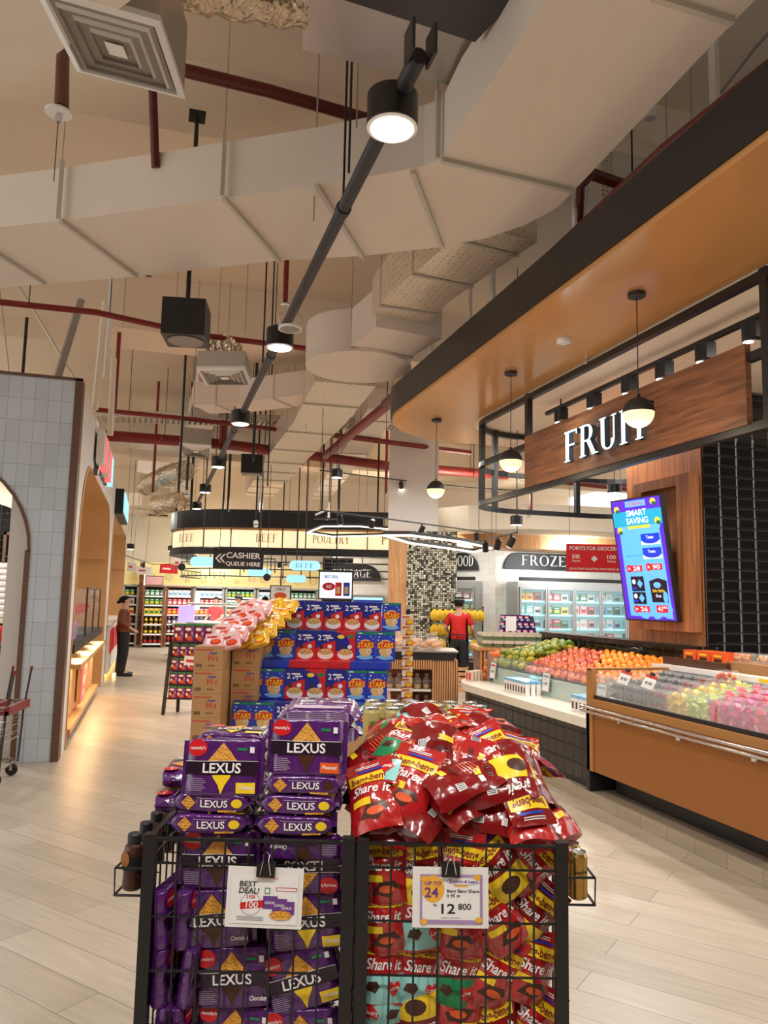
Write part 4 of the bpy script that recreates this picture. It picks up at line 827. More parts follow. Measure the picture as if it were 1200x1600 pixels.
for i, (k, m_) in enumerate((('teal', 'red_film'), ('green', 'red_film'), ('bar', 'red_film'), ('yellow', 'deep_red_film'))):
    PO[k] = Proto(pouch_mesh('wafer_pouch', .13, .19, .062, m_, i+1, pouch_art(k), back=('red_film', 'red_film', 'deep_red_film', 'red_film')[i], bend=.006*(i-1.5)))
def po(kind, x, d, z, label, e, g, s=None):
    o = PO[kind].put(label, inframe(x, d, z), rot_cf(*e) if not isinstance(e, Matrix) else (Matrix.Rotation(RC, 3, 'Z') @ e).to_euler(), s)
    o['category'] = 'snack pouch'; o['group'] = g
rows = [(.925, ['bar', 'yellow', 'bar', 'yellow', 'bar'], 0), (.8, ['bar', 'teal', 'bar', 'bar', 'yellow'], 0), (.66, ['teal', 'teal', 'green', 'bar', 'bar'], 0), (.515, ['teal', 'yellow', 'bar', 'yellow', 'bar'], PI), (.37, ['bar', 'teal', 'bar', 'bar', 'green'], 0), (.22, ['bar', 'bar', 'green', 'bar', 'bar'], 0)]
for r, (z, ks, fl) in enumerate(rows):
    for c, k in enumerate(ks):
        fx = 0 if c < 3 else rnd.uniform(-.8, .8)
        po(k, .02+c*.103, 2.19+rnd.uniform(0, .012)+(.03 if c > 3 else 0), z+rnd.uniform(-.01, .01), 'red wafer pouch behind the right bin wires, %s row, %s column' % (('rim', 'second', 'third', 'fourth', 'fifth', 'lowest')[r], ('first', 'second', 'third', 'fourth', 'fifth')[c]), (rnd.uniform(-.1, .05), (fl if c < 3 else 0)+rnd.uniform(-.16, .16)+fx, rnd.uniform(-.3, .3)), 'pouches behind the wires')
    for c in range(4): po('bar', .04+c*.12, 2.29, z, 'red wafer pouch in the dark second layer inside the right bin', (0, rnd.uniform(-.2, .2), rnd.uniform(-.2, .2)), 'pouches deep in the right bin')
# heap: pouches laid on a mound
rnd = random.Random(4)
def mound(x, d):   # height of the heap surface
    u = (x-.22)/.34; v = (d-2.5)/.42; return 1.0+.235*max(0, 1-u*u*.95)**.6*max(0, 1-max(0, -v)**1.5*.85) if abs(u) < 1.02 else 1.0
k_ = 0
for layer in range(3):
    for r in range(6):
        for c in range(5):
            x = .0+c*.108+rnd.uniform(-.03, .03)+(.04 if r % 2 else 0); d = 2.24+r*.098+rnd.uniform(-.02, .02)
            z = mound(x, d)-layer*.075
            if z < 1.0 and layer: continue
            e = .02; nx_ = -(mound(x+e, d)-mound(x-e, d))/(2*e); ny = -(mound(x, d+e)-mound(x, d-e))/(2*e)
            n_ = Vector((max(-1.2, min(1.2, nx_)), max(-2.2, min(.8, ny)), 1)).normalized()
            n_ = (n_+Vector((rnd.uniform(-.45, .45), rnd.uniform(-.75, .25), rnd.uniform(-.15, .3)))).normalized()
            q = n_.to_track_quat('-Y', 'Z') if rnd.random() < .55 else n_.to_track_quat('Y', 'Z')
            Mx = q.to_matrix() @ Matrix.Rotation(rnd.choice([0, .5, -.6, PI, 2.6, 1.4, -1.5])+rnd.uniform(-.3, .3), 3, 'Y')
            kind = rnd.choice(['bar', 'bar', 'teal', 'green', 'bar', 'bar', 'yellow', 'teal'])
            po(kind, x, d, z+.012, 'tumbled red wafer pouch on the heap, %s, %s' % (('near the rim', 'just above the rim', 'on the front slope', 'at the middle', 'on the back slope', 'at the rear')[r], ('left edge', 'left part', 'centre', 'right part', 'right edge')[c]) if layer == 0 else 'red wafer pouch buried under others in the heap above the right bin', Mx, 'tumbled wafer pouches' if layer == 0 else 'buried pouches', 1.12)
            k_ += 1
# ------------------------------------------------------------------ price cards with binder clips
def clip(parent, x, z):
    b = MB(); b.prism([(x-.024, -.012), (x+.024, -.012), (x+.024, .012), (x-.024, .012)], z-.022, z+.012, 'black_metal'); b.build('clip_body', parent)
    for s in (-1,):
        b = MB(); b.tube([(x-.014, s*.013, z-.016), (x-.007, s*.016, z+.02), (x-.009, s*.013, z+.034), (x, s*.012, z+.042), (x+.009, s*.013, z+.034), (x+.007, s*.016, z+.02), (x+.014, s*.013, z-.016)], .0016, 'chrome', 6); b.build('clip_wire', parent)
G = lambda u, v, e=0: Vector((u, -.003-e*.4, v))
t = thing('price_card', 'laminated deal card reading BEST DEAL clipped on the left wire bin', 'price card', loc=inframe(-.293, 2.115, .865), rot=rot_cf(-.04, .02, 0))
b = MB(); b.box(-.1, .1, -.0015, .0015, -.076, .074, 'white_plastic'); b.build('sleeve', t)
b = MB(); rect(b, G, -.088, .088, -.066, .056, 'paper', 0); txt(b, G, 'BEST', -.045, .026, .013, 'print_black', w=.045, shear=.15); txt(b, G, 'DEAL!', -.042, .009, .014, 'print_black', w=.052, shear=.15)
txt(b, G, 'FOODHALL', .01, .046, .006, 'paper_red', w=.05)
b.box(.0, .014, -.0045, -.0035, .01, .024, 'green_print'); b.box(.002, .012, -.005, -.0046, .012, .022, 'paper')
rect(b, G, .03, .085, .016, .026, 'paper_red', .001); rect(b, G, .032, .083, .018, .024, 'paper', .0015)
blob(b, G, -.035, -.018, .028, .028, 'grey_print', .001, 24); blob(b, G, -.035, -.018, .026, .026, 'paper', .0015, 24)
blob(b, G, -.03, -.02, .032, .014, 'red_badge', .002, pts=[(-1, -.8), (1, -.3), (1, 1), (-1, .4)]); txt(b, G, '100', -.032, -.026, .015, 'white_print', w=.032, e=.004, shear=.1); txt(b, G, '3 FOR', -.035, -.003, .008, 'red_badge', w=.024, e=.004)
for i, (x, z) in enumerate(((.015, -.012), (.04, -.018), (.06, -.024))):
    rect(b, G, x-.018, x+.02, z-.016, z+.016, 'purple_print', .002+.001*i); txt(b, G, 'LEXUS', x, z-.003, .006, 'white_print', w=.026, e=.0045+.001*i)
blob(b, G, .045, -.042, .03, .012, 'cracker', .006, 10)
for i in range(3): rect(b, G, -.07, .0, -.05-.004*i, -.048-.004*i, 'paper_grey', .001)
b.build('card', t); clip(t, 0, .074)
t = thing('price_card', 'laminated price card reading 12800 clipped on the right wire bin', 'price card', loc=inframe(.196, 2.115, .875), rot=rot_cf(-.04, -.005, 0))
b = MB(); b.box(-.1, .1, -.0015, .0015, -.076, .074, 'white_plastic'); b.build('sleeve', t)
b = MB(); rect(b, G, -.08, .084, -.066, .056, 'lilac', 0); rect(b, G, -.074, .077, -.056, .05, 'paper', .001)
blob(b, G, -.046, .02, .03, .034, 'amber_print', .002, 24); txt(b, G, 'UP TO', -.046, .03, .009, 'purple_print', w=.042, e=.004); txt(b, G, '24', -.05, .0, .024, 'purple_print', w=.036, e=.004)
blob(b, G, .035, .04, .045, .01, 'lilac', .002, 16); blob(b, G, .035, .04, .043, .0085, 'paper', .003, 16); txt(b, G, 'Explore & Learn', .035, .0365, .007, 'purple_print', w=.075, e=.005); rect(b, G, .01, .045, .026, .031, 'amber_print', .002)
txt(b, G, 'Beng Beng Share', .033, .012, .008, 'print_black', w=.085); txt(b, G, 'It 95 gr', .008, .0, .008, 'print_black', w=.036)
txt(b, G, 'Rp', -.04, -.022, .006, 'print_black', w=.01); txt(b, G, '12', -.006, -.04, .024, 'print_black', w=.036); txt(b, G, '800', .037, -.03, .015, 'print_black', w=.034); rect(b, G, -.025, .03, -.052, -.05, 'paper_grey', .001)
for x, z in ((-.07, .045), (-.07, -.06), (.074, -.055), (.07, .05)): blob(b, G, x, z, .01, .008, 'amber_print', .004, 7)
b.build('card', t); clip(t, 0, .074)
# ------------------------------------------------------------------ side racks with bottles and cans
def rack(name, label, x, s):
    t = thing(name, label, 'rack', loc=inframe(x, 2.16, .86), rot=RC)
    for z in (0, .07):
        b = MB(); b.tube([(0, 0, z-.015), (s*.075, 0, z-.015), (s*.075, .62, z-.015), (0, .62, z-.015)], .0035, 'black_metal', 6); b.build('wire_loop', t)
    for i in range(8):
        b = MB(); y = .62*i/7; b.tube([(0, y, -.015), (s*.075, y, -.015), (s*.077, y, .055)], .0025, 'black_metal', 5); b.build('cross_wire', t)
rack('side_rack', 'narrow black wire rack holding dark bottles on the left side of the bins', -.628, -1); rack('side_rack', 'narrow black wire rack holding gold cans on the right side of the bins', .514, 1)
o_ = thing('dark_bottle', '', 'bottle', group='dark bottles on the side rack')
b = MB(); b.lathe([(.022, 0), (.028, .006), (.026, .05), (.03, .09), (.024, .115), (.016, .122)], 'choco', 16); b.lathe([(.0305, .055), (.031, .09)], 'black_cloth', 16, caps=False); b.build('body', o_, smooth=True)
b = MB(); b.lathe([(.0185, .122), (.0195, .124), (.0195, .144), (.017, .147)], 'sign_black', 18); b.build('cap', o_, smooth=True)
b = MB(); blob(b, lambda u, v, e=0: Vector((u, -.0325-.0*e, v)), 0, .085, .016, .02, 'case_brown', 0, 14); b.build('label', o_)
pr = Proto(o_)
for i in range(6): pr.put('dark bottle with black cap on the left side rack, %s from the front' % ('first', 'second', 'third', 'fourth', 'fifth', 'rearmost')[i], inframe(-.668, 2.2+i*.105, .848), RC-.5)
b = MB(); b.lathe([(.02, 0), (.026, .006), (.026, .112), (.022, .12), (.0225, .124), (.02, .12), (.001, .119)], 'gold_can', 20, ms=['gold_can']*3+['can_lid']*4); pr = Proto(tag(b.build('drink_can', smooth=True), '', 'can', 'gold cans on the side rack'))
for i in range(8): pr.put('slim gold drink can on the right side rack, %s from the front' % ('first', 'second', 'third', 'fourth', 'fifth', 'sixth', 'seventh', 'rearmost')[i], inframe(.553, 2.2+i*.074, .848))
# clear cans with orange pictures on a stand behind the heap
t = thing('can_stand', 'black stand behind the red pouch heap carrying clear juice cans', 'stand', loc=inframe(.2, 2.84, 0), rot=RC)
b = MB(); b.box(-.26, .3, 0, .42, 1.1, 1.12, 'black_metal'); b.build('shelf', t)
for x in (-.24, .28):
    for y in (.02, .4): b = MB(); b.box(x-.015, x+.015, y-.015, y+.015, 0, 1.1, 'black_metal'); b.build('leg', t)
# cans
mat('juice', (206, 190, 120), .2, alpha=.85); mat('orange_fruit_print', (238, 160, 30), .4)
o_ = thing('juice_can', '', 'can')
b = MB(); b.lathe([(.026, 0), (.032, .006), (.032, .115), (.026, .128)], 'juice', 22); b.build('body', o_, smooth=True)
b = MB(); b.lathe([(.026, .126), (.029, .128), (.029, .134), (.026, .131), (.001, .13)], 'can_lid', 22, caps=False); b.build('lid', o_)
b = MB(); blob(b, lambda u, v, e=0: Vector((.0335*math.sin(u/.033), -.0335*math.cos(u/.033), v)), 0, .045, .024, .03, 'orange_fruit_print', 0, 14); blob(b, lambda u, v, e=0: Vector((.034*math.sin(u/.033), -.034*math.cos(u/.033), v)), .006, .08, .014, .007, 'green_leaf', 0, 8); b.build('orange_picture', o_)
pr = Proto(o_)
for r in range(3):
    for i in range(6): pr.put('clear juice can with an orange picture behind the red heap, %s row' % ('front', 'middle', 'back')[r], inframe(-.03+i*.077+.025*(r % 2), 2.89+r*.1, 1.12), RC).__setitem__('group', 'clear juice cans '+('front', 'middle', 'back')[r])
c = pr.put('lone clear can standing lower on the right behind the heap', inframe(.42, 2.85, 1.067), RC); c['group'] = 'lone can'
b = MB(); b.box(.37, .47, .1, .2, 0, 1.065, 'black_metal'); tag(b.build('can_pillar', loc=inframe(0, 2.7, 0), rot=RC), 'narrow black pedestal under the lone can right of the red heap', 'stand')
# ------------------------------------------------------------------ fruit island
IX = 3.6
t = thing('fruit_counter', 'black tiled fruit counter with a white ledge and a rounded far end', 'counter')
def isl(x0, x1, y0, y1, r=1.0, n=12):   # plan outline: front at x0, rounded far-left corner
    return [(x0, y0), (x1, y0), (x1, y1)]+[(x0+r-r*math.sin(PI/2*i/n), y1-r+r*math.cos(PI/2*i/n)) for i in range(n+1)]
b = MB(); b.prism(isl(IX+.02, 4.9, 5.83, 9.4), .1, .6, 'island_tile'); b.build('tiled_base', t)
b = MB(); b.prism(isl(IX-.03, 4.92, 5.83, 9.46, 1.05), .6, .68, 'white_counter'); b.build('ledge', t, smooth=True, split=30)
b = MB(); b.prism(isl(3.98, 4.9, 5.83, 9.0, .5), .68, .86, 'frosted_glass'); b.build('frosted_upstand', t)
b = MB()
b.hexa([(4.02, 5.83, .86), (4.9, 5.83, .86), (4.9, 9.0, .86), (4.02, 8.9, .86)], [(4.02, 5.83, .865), (4.9, 5.83, 1.05), (4.9, 9.0, 1.0), (4.02, 8.9, .865)], 'sign_black'); b.build('sloped_bed', t)
b = MB(); b.hexa([(4.06, 5.86, .868), (4.88, 5.86, 1.03), (4.88, 7.55, 1.03), (4.06, 6.5, .868)], [(4.1, 5.86, .9), (4.88, 5.86, 1.075), (4.88, 7.5, 1.075), (4.1, 6.45, .9)], 'sign_black'); b.build('bed_riser', t)
b = MB(); b.box(3.985, 3.99, 5.83, 8.75, .86, 1.0, 'clear_glass'); b.build('glass_guard', t)
b = MB(); b.box(3.97, 4.0, 8.72, 8.76, .68, 1.02, 'steel'); b.build('guard_post', t)
b = MB(); b.prism([(3.56, 2.2), (9.4, 2.2), (9.4, 6.1), (5.0, 9.5), (4.3, 9.5), (3.7, 9.1), (3.56, 8.4)], 0, .1, 'plinth_tile'); struct(b.build('trim_12'))
light('AREA', 'ledge_light', (3.9, 7.6, .85), 3, (1, .95, .75), .1, aim=(3.75, 7.6, .6))
# fruit
mat('mandarin_skin', (240, 146, 20), .42, bump=.25, bscale=90, bdist=.003, var=.12, vscale=14); mat('orange_skin', (236, 104, 8), .45, bump=.3, bscale=90, bdist=.003, var=.1, vscale=12); mat('stem_green', (70, 96, 40), .6)
def mixmat(name, c1, c2, sc, rough=.35):
    m, N, L, b = _mat(name); tc = N.new('ShaderNodeTexCoord'); oi = N.new('ShaderNodeObjectInfo'); ad = N.new('ShaderNodeVectorMath'); ad.operation = 'ADD'
    cx = N.new('ShaderNodeCombineXYZ'); ml = N.new('ShaderNodeMath'); ml.operation = 'MULTIPLY'; ml.inputs[1].default_value = 40; L.new(oi.outputs['Random'], ml.inputs[0]); L.new(ml.outputs[0], cx.inputs[0])
    L.new(tc.outputs['Object'], ad.inputs[0]); L.new(cx.outputs[0], ad.inputs[1]); n = N.new('ShaderNodeTexNoise'); n.inputs['Scale'].default_value = sc; n.inputs['Detail'].default_value = 3; L.new(ad.outputs[0], n.inputs['Vector'])
    r = N.new('ShaderNodeValToRGB'); r.color_ramp.elements[0].position = .4; r.color_ramp.elements[1].position = .6; r.color_ramp.elements[0].color = (*rgb(*c1), 1); r.color_ramp.elements[1].color = (*rgb(*c2), 1)
    L.new(n.outputs['Fac'], r.inputs[0]); L.new(r.outputs[0], b.inputs['Base Color']); b.inputs['Roughness'].default_value = rough
mixmat('apple_skin', (170, 20, 20), (222, 112, 46), 12); mixmat('mango_skin', (84, 122, 28), (172, 160, 44), 7); mixmat('mandarin_mix', (238, 112, 0), (246, 162, 8), 6)
def fruit(name, prof, m, n=16, stem=None):
    b = MB(); b.lathe(prof, m, n, caps=False)
    if stem: b.lathe([(.003, stem[0]), (.002, stem[1])], 'stem_green', 6)
    return b.build(name, smooth=True, split=80)
def ballprof(r, sq=1, dimple=.0, k=10):
    return [(max(.0005, r*math.sin(PI*i/k)), -r*sq*math.cos(PI*i/k)*(1-dimple*math.exp(-(min(i, k-i)/1.2)**2))) for i in range(k+1)]
P_mand = Proto(tag(fruit('mandarin', ballprof(.034, .82, .12), 'mandarin_mix', stem=(.02, .03)), '', 'fruit', 'mandarins'))
P_appl = Proto(tag(fruit('apple', ballprof(.038, .9, .3), 'apple_skin', stem=(.022, .042)), '', 'fruit', 'apples'))
P_oran = Proto(tag(fruit('orange', ballprof(.046, .96, .05), 'orange_skin', stem=(.04, .046)), '', 'fruit', 'oranges'))
b = MB(); k = 12
b.tube([(0, .012*math.sin(PI*i/k), -.065+.13*i/k) for i in range(k+1)], .01, 'mango_skin', 14, rs=[max(.003, .041*math.sin(PI*(i/k)**.85)**.75) for i in range(k+1)])
b.tube([(0, 0, .064), (0, .003, .075)], .003, 'stem_green', 5)
P_mang = Proto(tag(b.build('mango', smooth=True, split=80), '', 'fruit', 'mangoes'))
rnd = random.Random(21)
def bedz(x, y): return .865+(x-4.02)/.88*(.185 if y < 8.6 else .14)
def pile(P, label, inside, sp, rad, lay=2, spin=None, lim=999):
    n = 0
    for l in range(lay):
        r = 0; y = 5.88
        while y < 9.0:
            x = 4.05+(sp*.5 if r % 2 else 0)+l*sp*.3
            while x < 4.88:
                xx, yy = x+rnd.uniform(-.12, .12)*sp, y+l*sp*.4+rnd.uniform(-.12, .12)*sp
                if inside(xx, yy) and n < lim and (l == 0 or (4.12 < xx < 4.84)):
                    hump = .0
                    rot = (rnd.uniform(-.5, .5), rnd.uniform(-.5, .5), rnd.uniform(0, 6)) if not spin else spin(rnd)
                    P.put(label, (xx, yy, bedz(xx, yy)+rad+l*rad*1.25+(min(.035, max(0, (xx-4.04)*.7)) if P is P_mand else 0)+(rnd.uniform(-.004, .018) if lay == 1 else 0)), rot, rnd.uniform(.9, 1.08)); n += 1
                x += sp
            y += sp*.87; r += 1
    return n
skew = lambda x: (x-4.45)*.5
c1 = pile(P_mand, 'small bright orange mandarin in the pile nearest the glass chiller', lambda x, y: y < 6.45+(x-4)*1.3 and y > 5.86, .068, .034, 1)
c2 = pile(P_appl, 'red and yellow apple in the pile between mandarins and mangoes', lambda x, y: 6.48+(x-4)*1.3 < y < 7.9+(x-4)*.3, .074, .034, 2)
c3 = pile(P_mang, 'green mango in the pile beyond the apples', lambda x, y: 7.94+(x-4)*.3 < y < 8.68+(x-4)*.1 and y > 6.5+(x-4)*1.3, .1, .038, 3, lambda r: (PI/2+r.uniform(-.3, .3), r.uniform(-.3, .3), r.uniform(.9, 2.3)))
c4 = pile(P_oran, 'large orange in the pile at the rounded far end of the counter', lambda x, y: 8.7+(x-4)*.1 < y < 9.0 and x > 4.1, .09, .044, 2)
print('fruit', c1, c2, c3, c4)
# oranges in a clear bin at the far left end
b = MB(); b.tube([(3.98, 8.78, .7), (3.98, 8.95, .7), (4.15, 9.1, .7), (4.5, 9.15, .7)], .006, 'steel', 5)
tag(b.build('end_rail'), 'thin steel rail around the orange pile at the rounded end', 'rail')
for i in range(26):
    a = i % 9; l = i//9
    P_oran.put('large orange stacked against the clear guard at the rounded end', (3.99+.03*l+.09*a*.6, 8.86+.04*a+.02*l, .725+l*.085), (i, i*2, 0), 1)
for o in bpy.data.objects:
    if o.get('group') == 'oranges' and 'guard' in o.get('label', ''): o['group'] = 'stacked oranges'
# price cards on the fruit
for i, (y, w_) in enumerate(((8.55, 'below the mangoes'), (7.25, 'below the apples'), (6.22, 'nearest the glass chiller'))):
    t = thing('fruit_price_card', 'white price card in a frame on the fruit glass, '+w_, 'price card', loc=(3.955, y, .83), rot=(-.12, 0, -PI/2))
    b = MB(); b.box(-.075, .075, -.004, .004, -.1, .1, 'paper_grey'); b.build('frame', t)
    b = MB(); b.box(-.066, .066, -.006, -.004, -.09, .09, 'paper'); G2 = lambda u, v, e=0: Vector((u, -.0065-e*.3, v))
    rect(b, G2, -.055, .055, .045, .07, ('paper_red', 'paper_grey', 'paper_grey')[i], .001); txt(b, G2, ('6 990', '4 390', '6 190')[i], 0, -.03, .03, 'print_black', w=.08, e=.002)
    rect(b, G2, -.04, .04, .02, .026, 'paper_grey', .001); b.build('card', t)
# little milk cartons on the ledge
o_ = thing('milk_carton', '', 'carton')
b = MB(); b.box(-.024, .024, -.02, .02, 0, .115, 'white_print'); b.build('body', o_)
b = MB(); b.box(-.0245, .0245, -.0205, .0205, .095, .118, 'sky_print'); b.box(-.012, .012, -.021, -.0202, .02, .07, 'choco'); b.box(-.0252, -.0246, -.012, .012, .02, .07, 'choco'); b.build('printing', o_)
pr = Proto(o_)
for (g, xs, y0, n, nx) in (('small blue and white milk carton in the row below the fruit nearest the chiller', 3.72, 5.9, 7, 3), ('small blue and white milk carton in the row below the mangoes', 3.78, 7.35, 8, 3)):
    for i in range(n):
        for j in range(nx): pr.put(g, (xs+j*.064, y0+i*.064, .68), -PI/2+.02, (1.2, 1.2, 1.25))['group'] = g[-28:]
b = MB(); b.box(-.02, .02, -.03, .03, 0, .12, 'box_side'); b.box(-.021, -.02, -.015, .015, .02, .1, 'sign_red'); pr = Proto(tag(b.build('cream_carton'), '', 'carton', 'cream cartons at the rounded end'))
for i in range(8): pr.put('pale carton with a red stripe at the rounded end of the white ledge', (3.75+.055*(i % 4), 8.75+.07*(i//4)+.03*(i % 4), .68), .6)
# ------------------------------------------------------------------ chiller case
t = thing('chiller_case', 'open chilled case with bronze front, black sill and double chrome bumper rail', 'chiller')
b = MB(); b.box(3.57, 4.6, 2.3, 5.8, .27, .8, 'case_brown'); b.build('body', t)
b = MB(); b.box(3.75, 4.6, 2.3, 5.7, .1, .27, 'sign_black'); b.build('kick', t)
b = MB(); b.box(3.55, 3.64, 2.3, 5.8, .8, .86, 'case_trim'); b.box(3.565, 4.5, 5.76, 5.8, .86, 1.1, 'clear_glass'); b.build('top_trim', t)
b = MB(); b.box(3.56, 3.6, 5.74, 5.83, .27, 1.1, 'case_trim'); b.box(3.56, 4.5, 5.79, 5.84, .1, .8, 'sign_black'); b.box(3.56, 4.55, 5.76, 5.81, 1.09, 1.11, 'case_trim'); b.build('end_frame', t)
b = MB(); b.box(3.575, 3.605, 2.3, 5.76, .86, .89, 'sign_black'); b.build('sill', t)
b = MB(); b.hexa([(3.585, 2.3, .89), (3.59, 2.3, .89), (3.59, 4.3, .89), (3.585, 4.3, .89)], [(3.62, 2.3, 1.06), (3.625, 2.3, 1.06), (3.625, 4.3, 1.06), (3.62, 4.3, 1.06)], 'clear_glass'); b.hexa([(3.585, 4.32, .89), (3.59, 4.32, .89), (3.59, 5.74, .89), (3.585, 5.74, .89)], [(3.62, 4.32, 1.06), (3.625, 4.32, 1.06), (3.625, 5.74, 1.06), (3.62, 5.74, 1.06)], 'clear_glass'); b.build('front_glass', t)
for z in (.79, .755):
    b = MB(); b.tube([(3.52, 2.3, z), (3.52, 5.86, z)], .012, 'chrome', 10); b.build('bumper_rail', t, smooth=True)
for y in (3.2, 3.9, 4.6, 5.3):
    b = MB(); b.box(3.52, 3.57, y-.02, y+.02, .75, .76, 'chrome'); b.lathe([(.022, -.02), (.022, .0)], 'chrome', 10, at=(3.53, y, .745)); b.build('rail_bracket', t)
b = MB(); b.hexa([(3.62, 2.3, .8), (4.35, 2.3, .8), (4.35, 5.76, .8), (3.62, 5.76, .8)], [(3.62, 2.3, .84), (4.35, 2.3, .97), (4.35, 5.76, .97), (3.62, 5.76, .84)], 'white_counter'); b.build('deck', t)
b = MB(); b.box(4.36, 4.42, 2.3, 5.76, .8, 1.1, 'sign_black'); b.box(4.42, 4.95, 2.3, 5.9, .8, 1.1, 'sign_black'); b.build('back_riser', t)
b = MB(); b.box(4.34, 4.95, 2.3, 6.0, 1.1, 1.125, 'white_counter'); b.box(4.33, 4.34, 2.3, 6.0, 1.09, 1.13, 'white_print'); b.build('top_shelf', t)
for i, y in enumerate((5.0, 4.65)):
    b = MB(); b.box(4.322, 4.328, y-.06, y+.06, 1.1, 1.125, 'yellow_print'); b.build('shelf_ticket', t)
light('AREA', 'case_light', (4.2, 4.2, 1.9), 8, (1, .97, .95), .5, aim=(4.0, 4.2, .9))
# packs in the case
mat('dark_grape', (40, 30, 44), .3); mat('red_grape', (150, 44, 48), .3); mat('melon_cut', (226, 190, 60), .4, var=.15, vscale=30); mat('pink_cut', (222, 70, 92), .35, var=.25, vscale=30); mat('dragon_cut', (206, 30, 120), .35, var=.2, vscale=30); mat('lime_cut', (190, 206, 90), .4); mat('tomato', (200, 54, 34), .35); mat('cup_clear', (236, 240, 240), .1, alpha=.14); mat('white_radish', (226, 220, 200), .5)
def clam(name, m, n=14, w=.07, d=.055, h=.05):
    o = thing(name, '', 'fruit pack'); rn = random.Random(3)
    b = MB(); b.hexa([(-w*.85, -d*.85, 0), (w*.85, -d*.85, 0), (w*.85, d*.85, 0), (-w*.85, d*.85, 0)], [(-w, -d, h), (w, -d, h), (w, d, h), (-w, d, h)], 'clear_plastic'); b.hexa([(-w, -d, h+.002), (w, -d, h+.002), (w, d, h+.002), (-w, d, h+.002)], [(-w*.8, -d*.8, h+.022), (w*.8, -d*.8, h+.022), (w*.8, d*.8, h+.022), (-w*.8, d*.8, h+.022)], 'clear_plastic'); b.build('shell', o)
    b = MB()
    for i in range(n): r = .013; x, y, z = rn.uniform(-w*.75, w*.75), rn.uniform(-d*.7, d*.7), rn.uniform(.015, h); b.lathe([(r*math.sin(PI*q/6)+.0003, -r*math.cos(PI*q/6)) for q in range(7)], m, 8, at=(x, y, z), caps=False)
    b.build('contents', o, smooth=True); return Proto(o)
def cup(name, m, h=.11, r=.045):
    o = thing(name, '', 'fruit cup'); rn = random.Random(4)
    b = MB(); b.lathe([(r*.75, 0), (r, h), (r*1.06, h+.004), (r*.9, h+.018), (r*.3, h+.024)], 'cup_clear', 14, caps=False); b.build('cup_shell', o, smooth=True)
    b = MB()
    for i in range(9): a = rn.uniform(0, 6); q = rn.uniform(0, r*.45); z = h*(i+.5)/9; s = .019; b.T = Matrix.Translation((q*math.cos(a), q*math.sin(a), z)) @ Euler((rn.random()*3, rn.random()*3, 0)).to_matrix().to_4x4(); b.box(-s, s, -s*.8, s*.8, -s*.8, s*.8, m)
    b.build('contents', o); return Proto(o)
cl = {'dark': clam('berry_clamshell', 'dark_grape'), 'red': clam('grape_clamshell', 'red_grape'), 'tom': clam('tomato_clamshell', 'tomato')}
cu = {k: cup('fruit_cup', m) for k, m in (('melon', 'melon_cut'), ('pink', 'pink_cut'), ('dragon', 'dragon_cut'), ('lime', 'lime_cut'))}
dz = lambda x: .84+(x-3.62)/.73*.13
for i in range(6):
    for j in range(4):
        for k in range(2):
            x = 3.74+j*.16; y = 5.66-i*.125; kk = 'dark' if i < 4 else 'red'
            cl[kk].put('clear clamshell of %s near the left end of the chilled case' % ('dark grapes' if kk == 'dark' else 'red grapes'), (x, y, dz(x)+k*.077), PI/2)['group'] = kk+' grape packs'
seq = ['melon', 'melon', 'lime', 'pink', 'pink', 'dragon', 'pink', 'pink', 'dragon', 'pink', 'melon', 'pink', 'lime', 'pink', 'pink', 'dragon', 'pink']
for i in range(17):
    for j in range(5):
        k = seq[i] if j > 1 or i > 9 else ('melon', 'melon', 'lime', 'lime', 'pink', 'dragon', 'dragon', 'dragon', 'pink', 'dragon')[i]
        x = 3.70+j*.12; y = 4.88-i*.108+.02*(j % 2)
        nm_ = {'melon': 'yellow melon', 'pink': 'pink watermelon', 'dragon': 'magenta dragon fruit', 'lime': 'pale green melon'}[k]
        cu[k].put('clear cup of cut %s in the chilled case, %s row from the glass' % (nm_, ('first', 'second', 'third', 'fourth', 'fifth')[j]), (x, y, dz(x)+.01), i*1.3, 1.2)['group'] = '%s cups row %d' % (k, j)
cl['tom'].put('round clear pack of red tomatoes standing on top at the back of the case', (4.15, 4.85, 1.09), .3, 1.15)
for i, y in enumerate((5.42, 5.1)):
    t = thing('case_price_card', 'white card with red header clipped to the chilled case, %s' % ('nearer its left end', 'second from its left end')[i], 'price card', loc=(3.66, y, 1.07), rot=(-.45, .1, -PI/2))
    b = MB(); b.box(-.07, .07, -.001, .001, -.06, .05, 'paper'); b.box(-.07, .07, -.0015, .0012, .025, .05, 'paper_red'); b.text('48 900', 'print_black', 0, -.002, -.03, .025, w=.09, cx=True); b.build('card', t)
    b = MB(); b.box(-.02, .02, -.01, .01, .045, .07, 'sign_black'); b.build('clip', t)
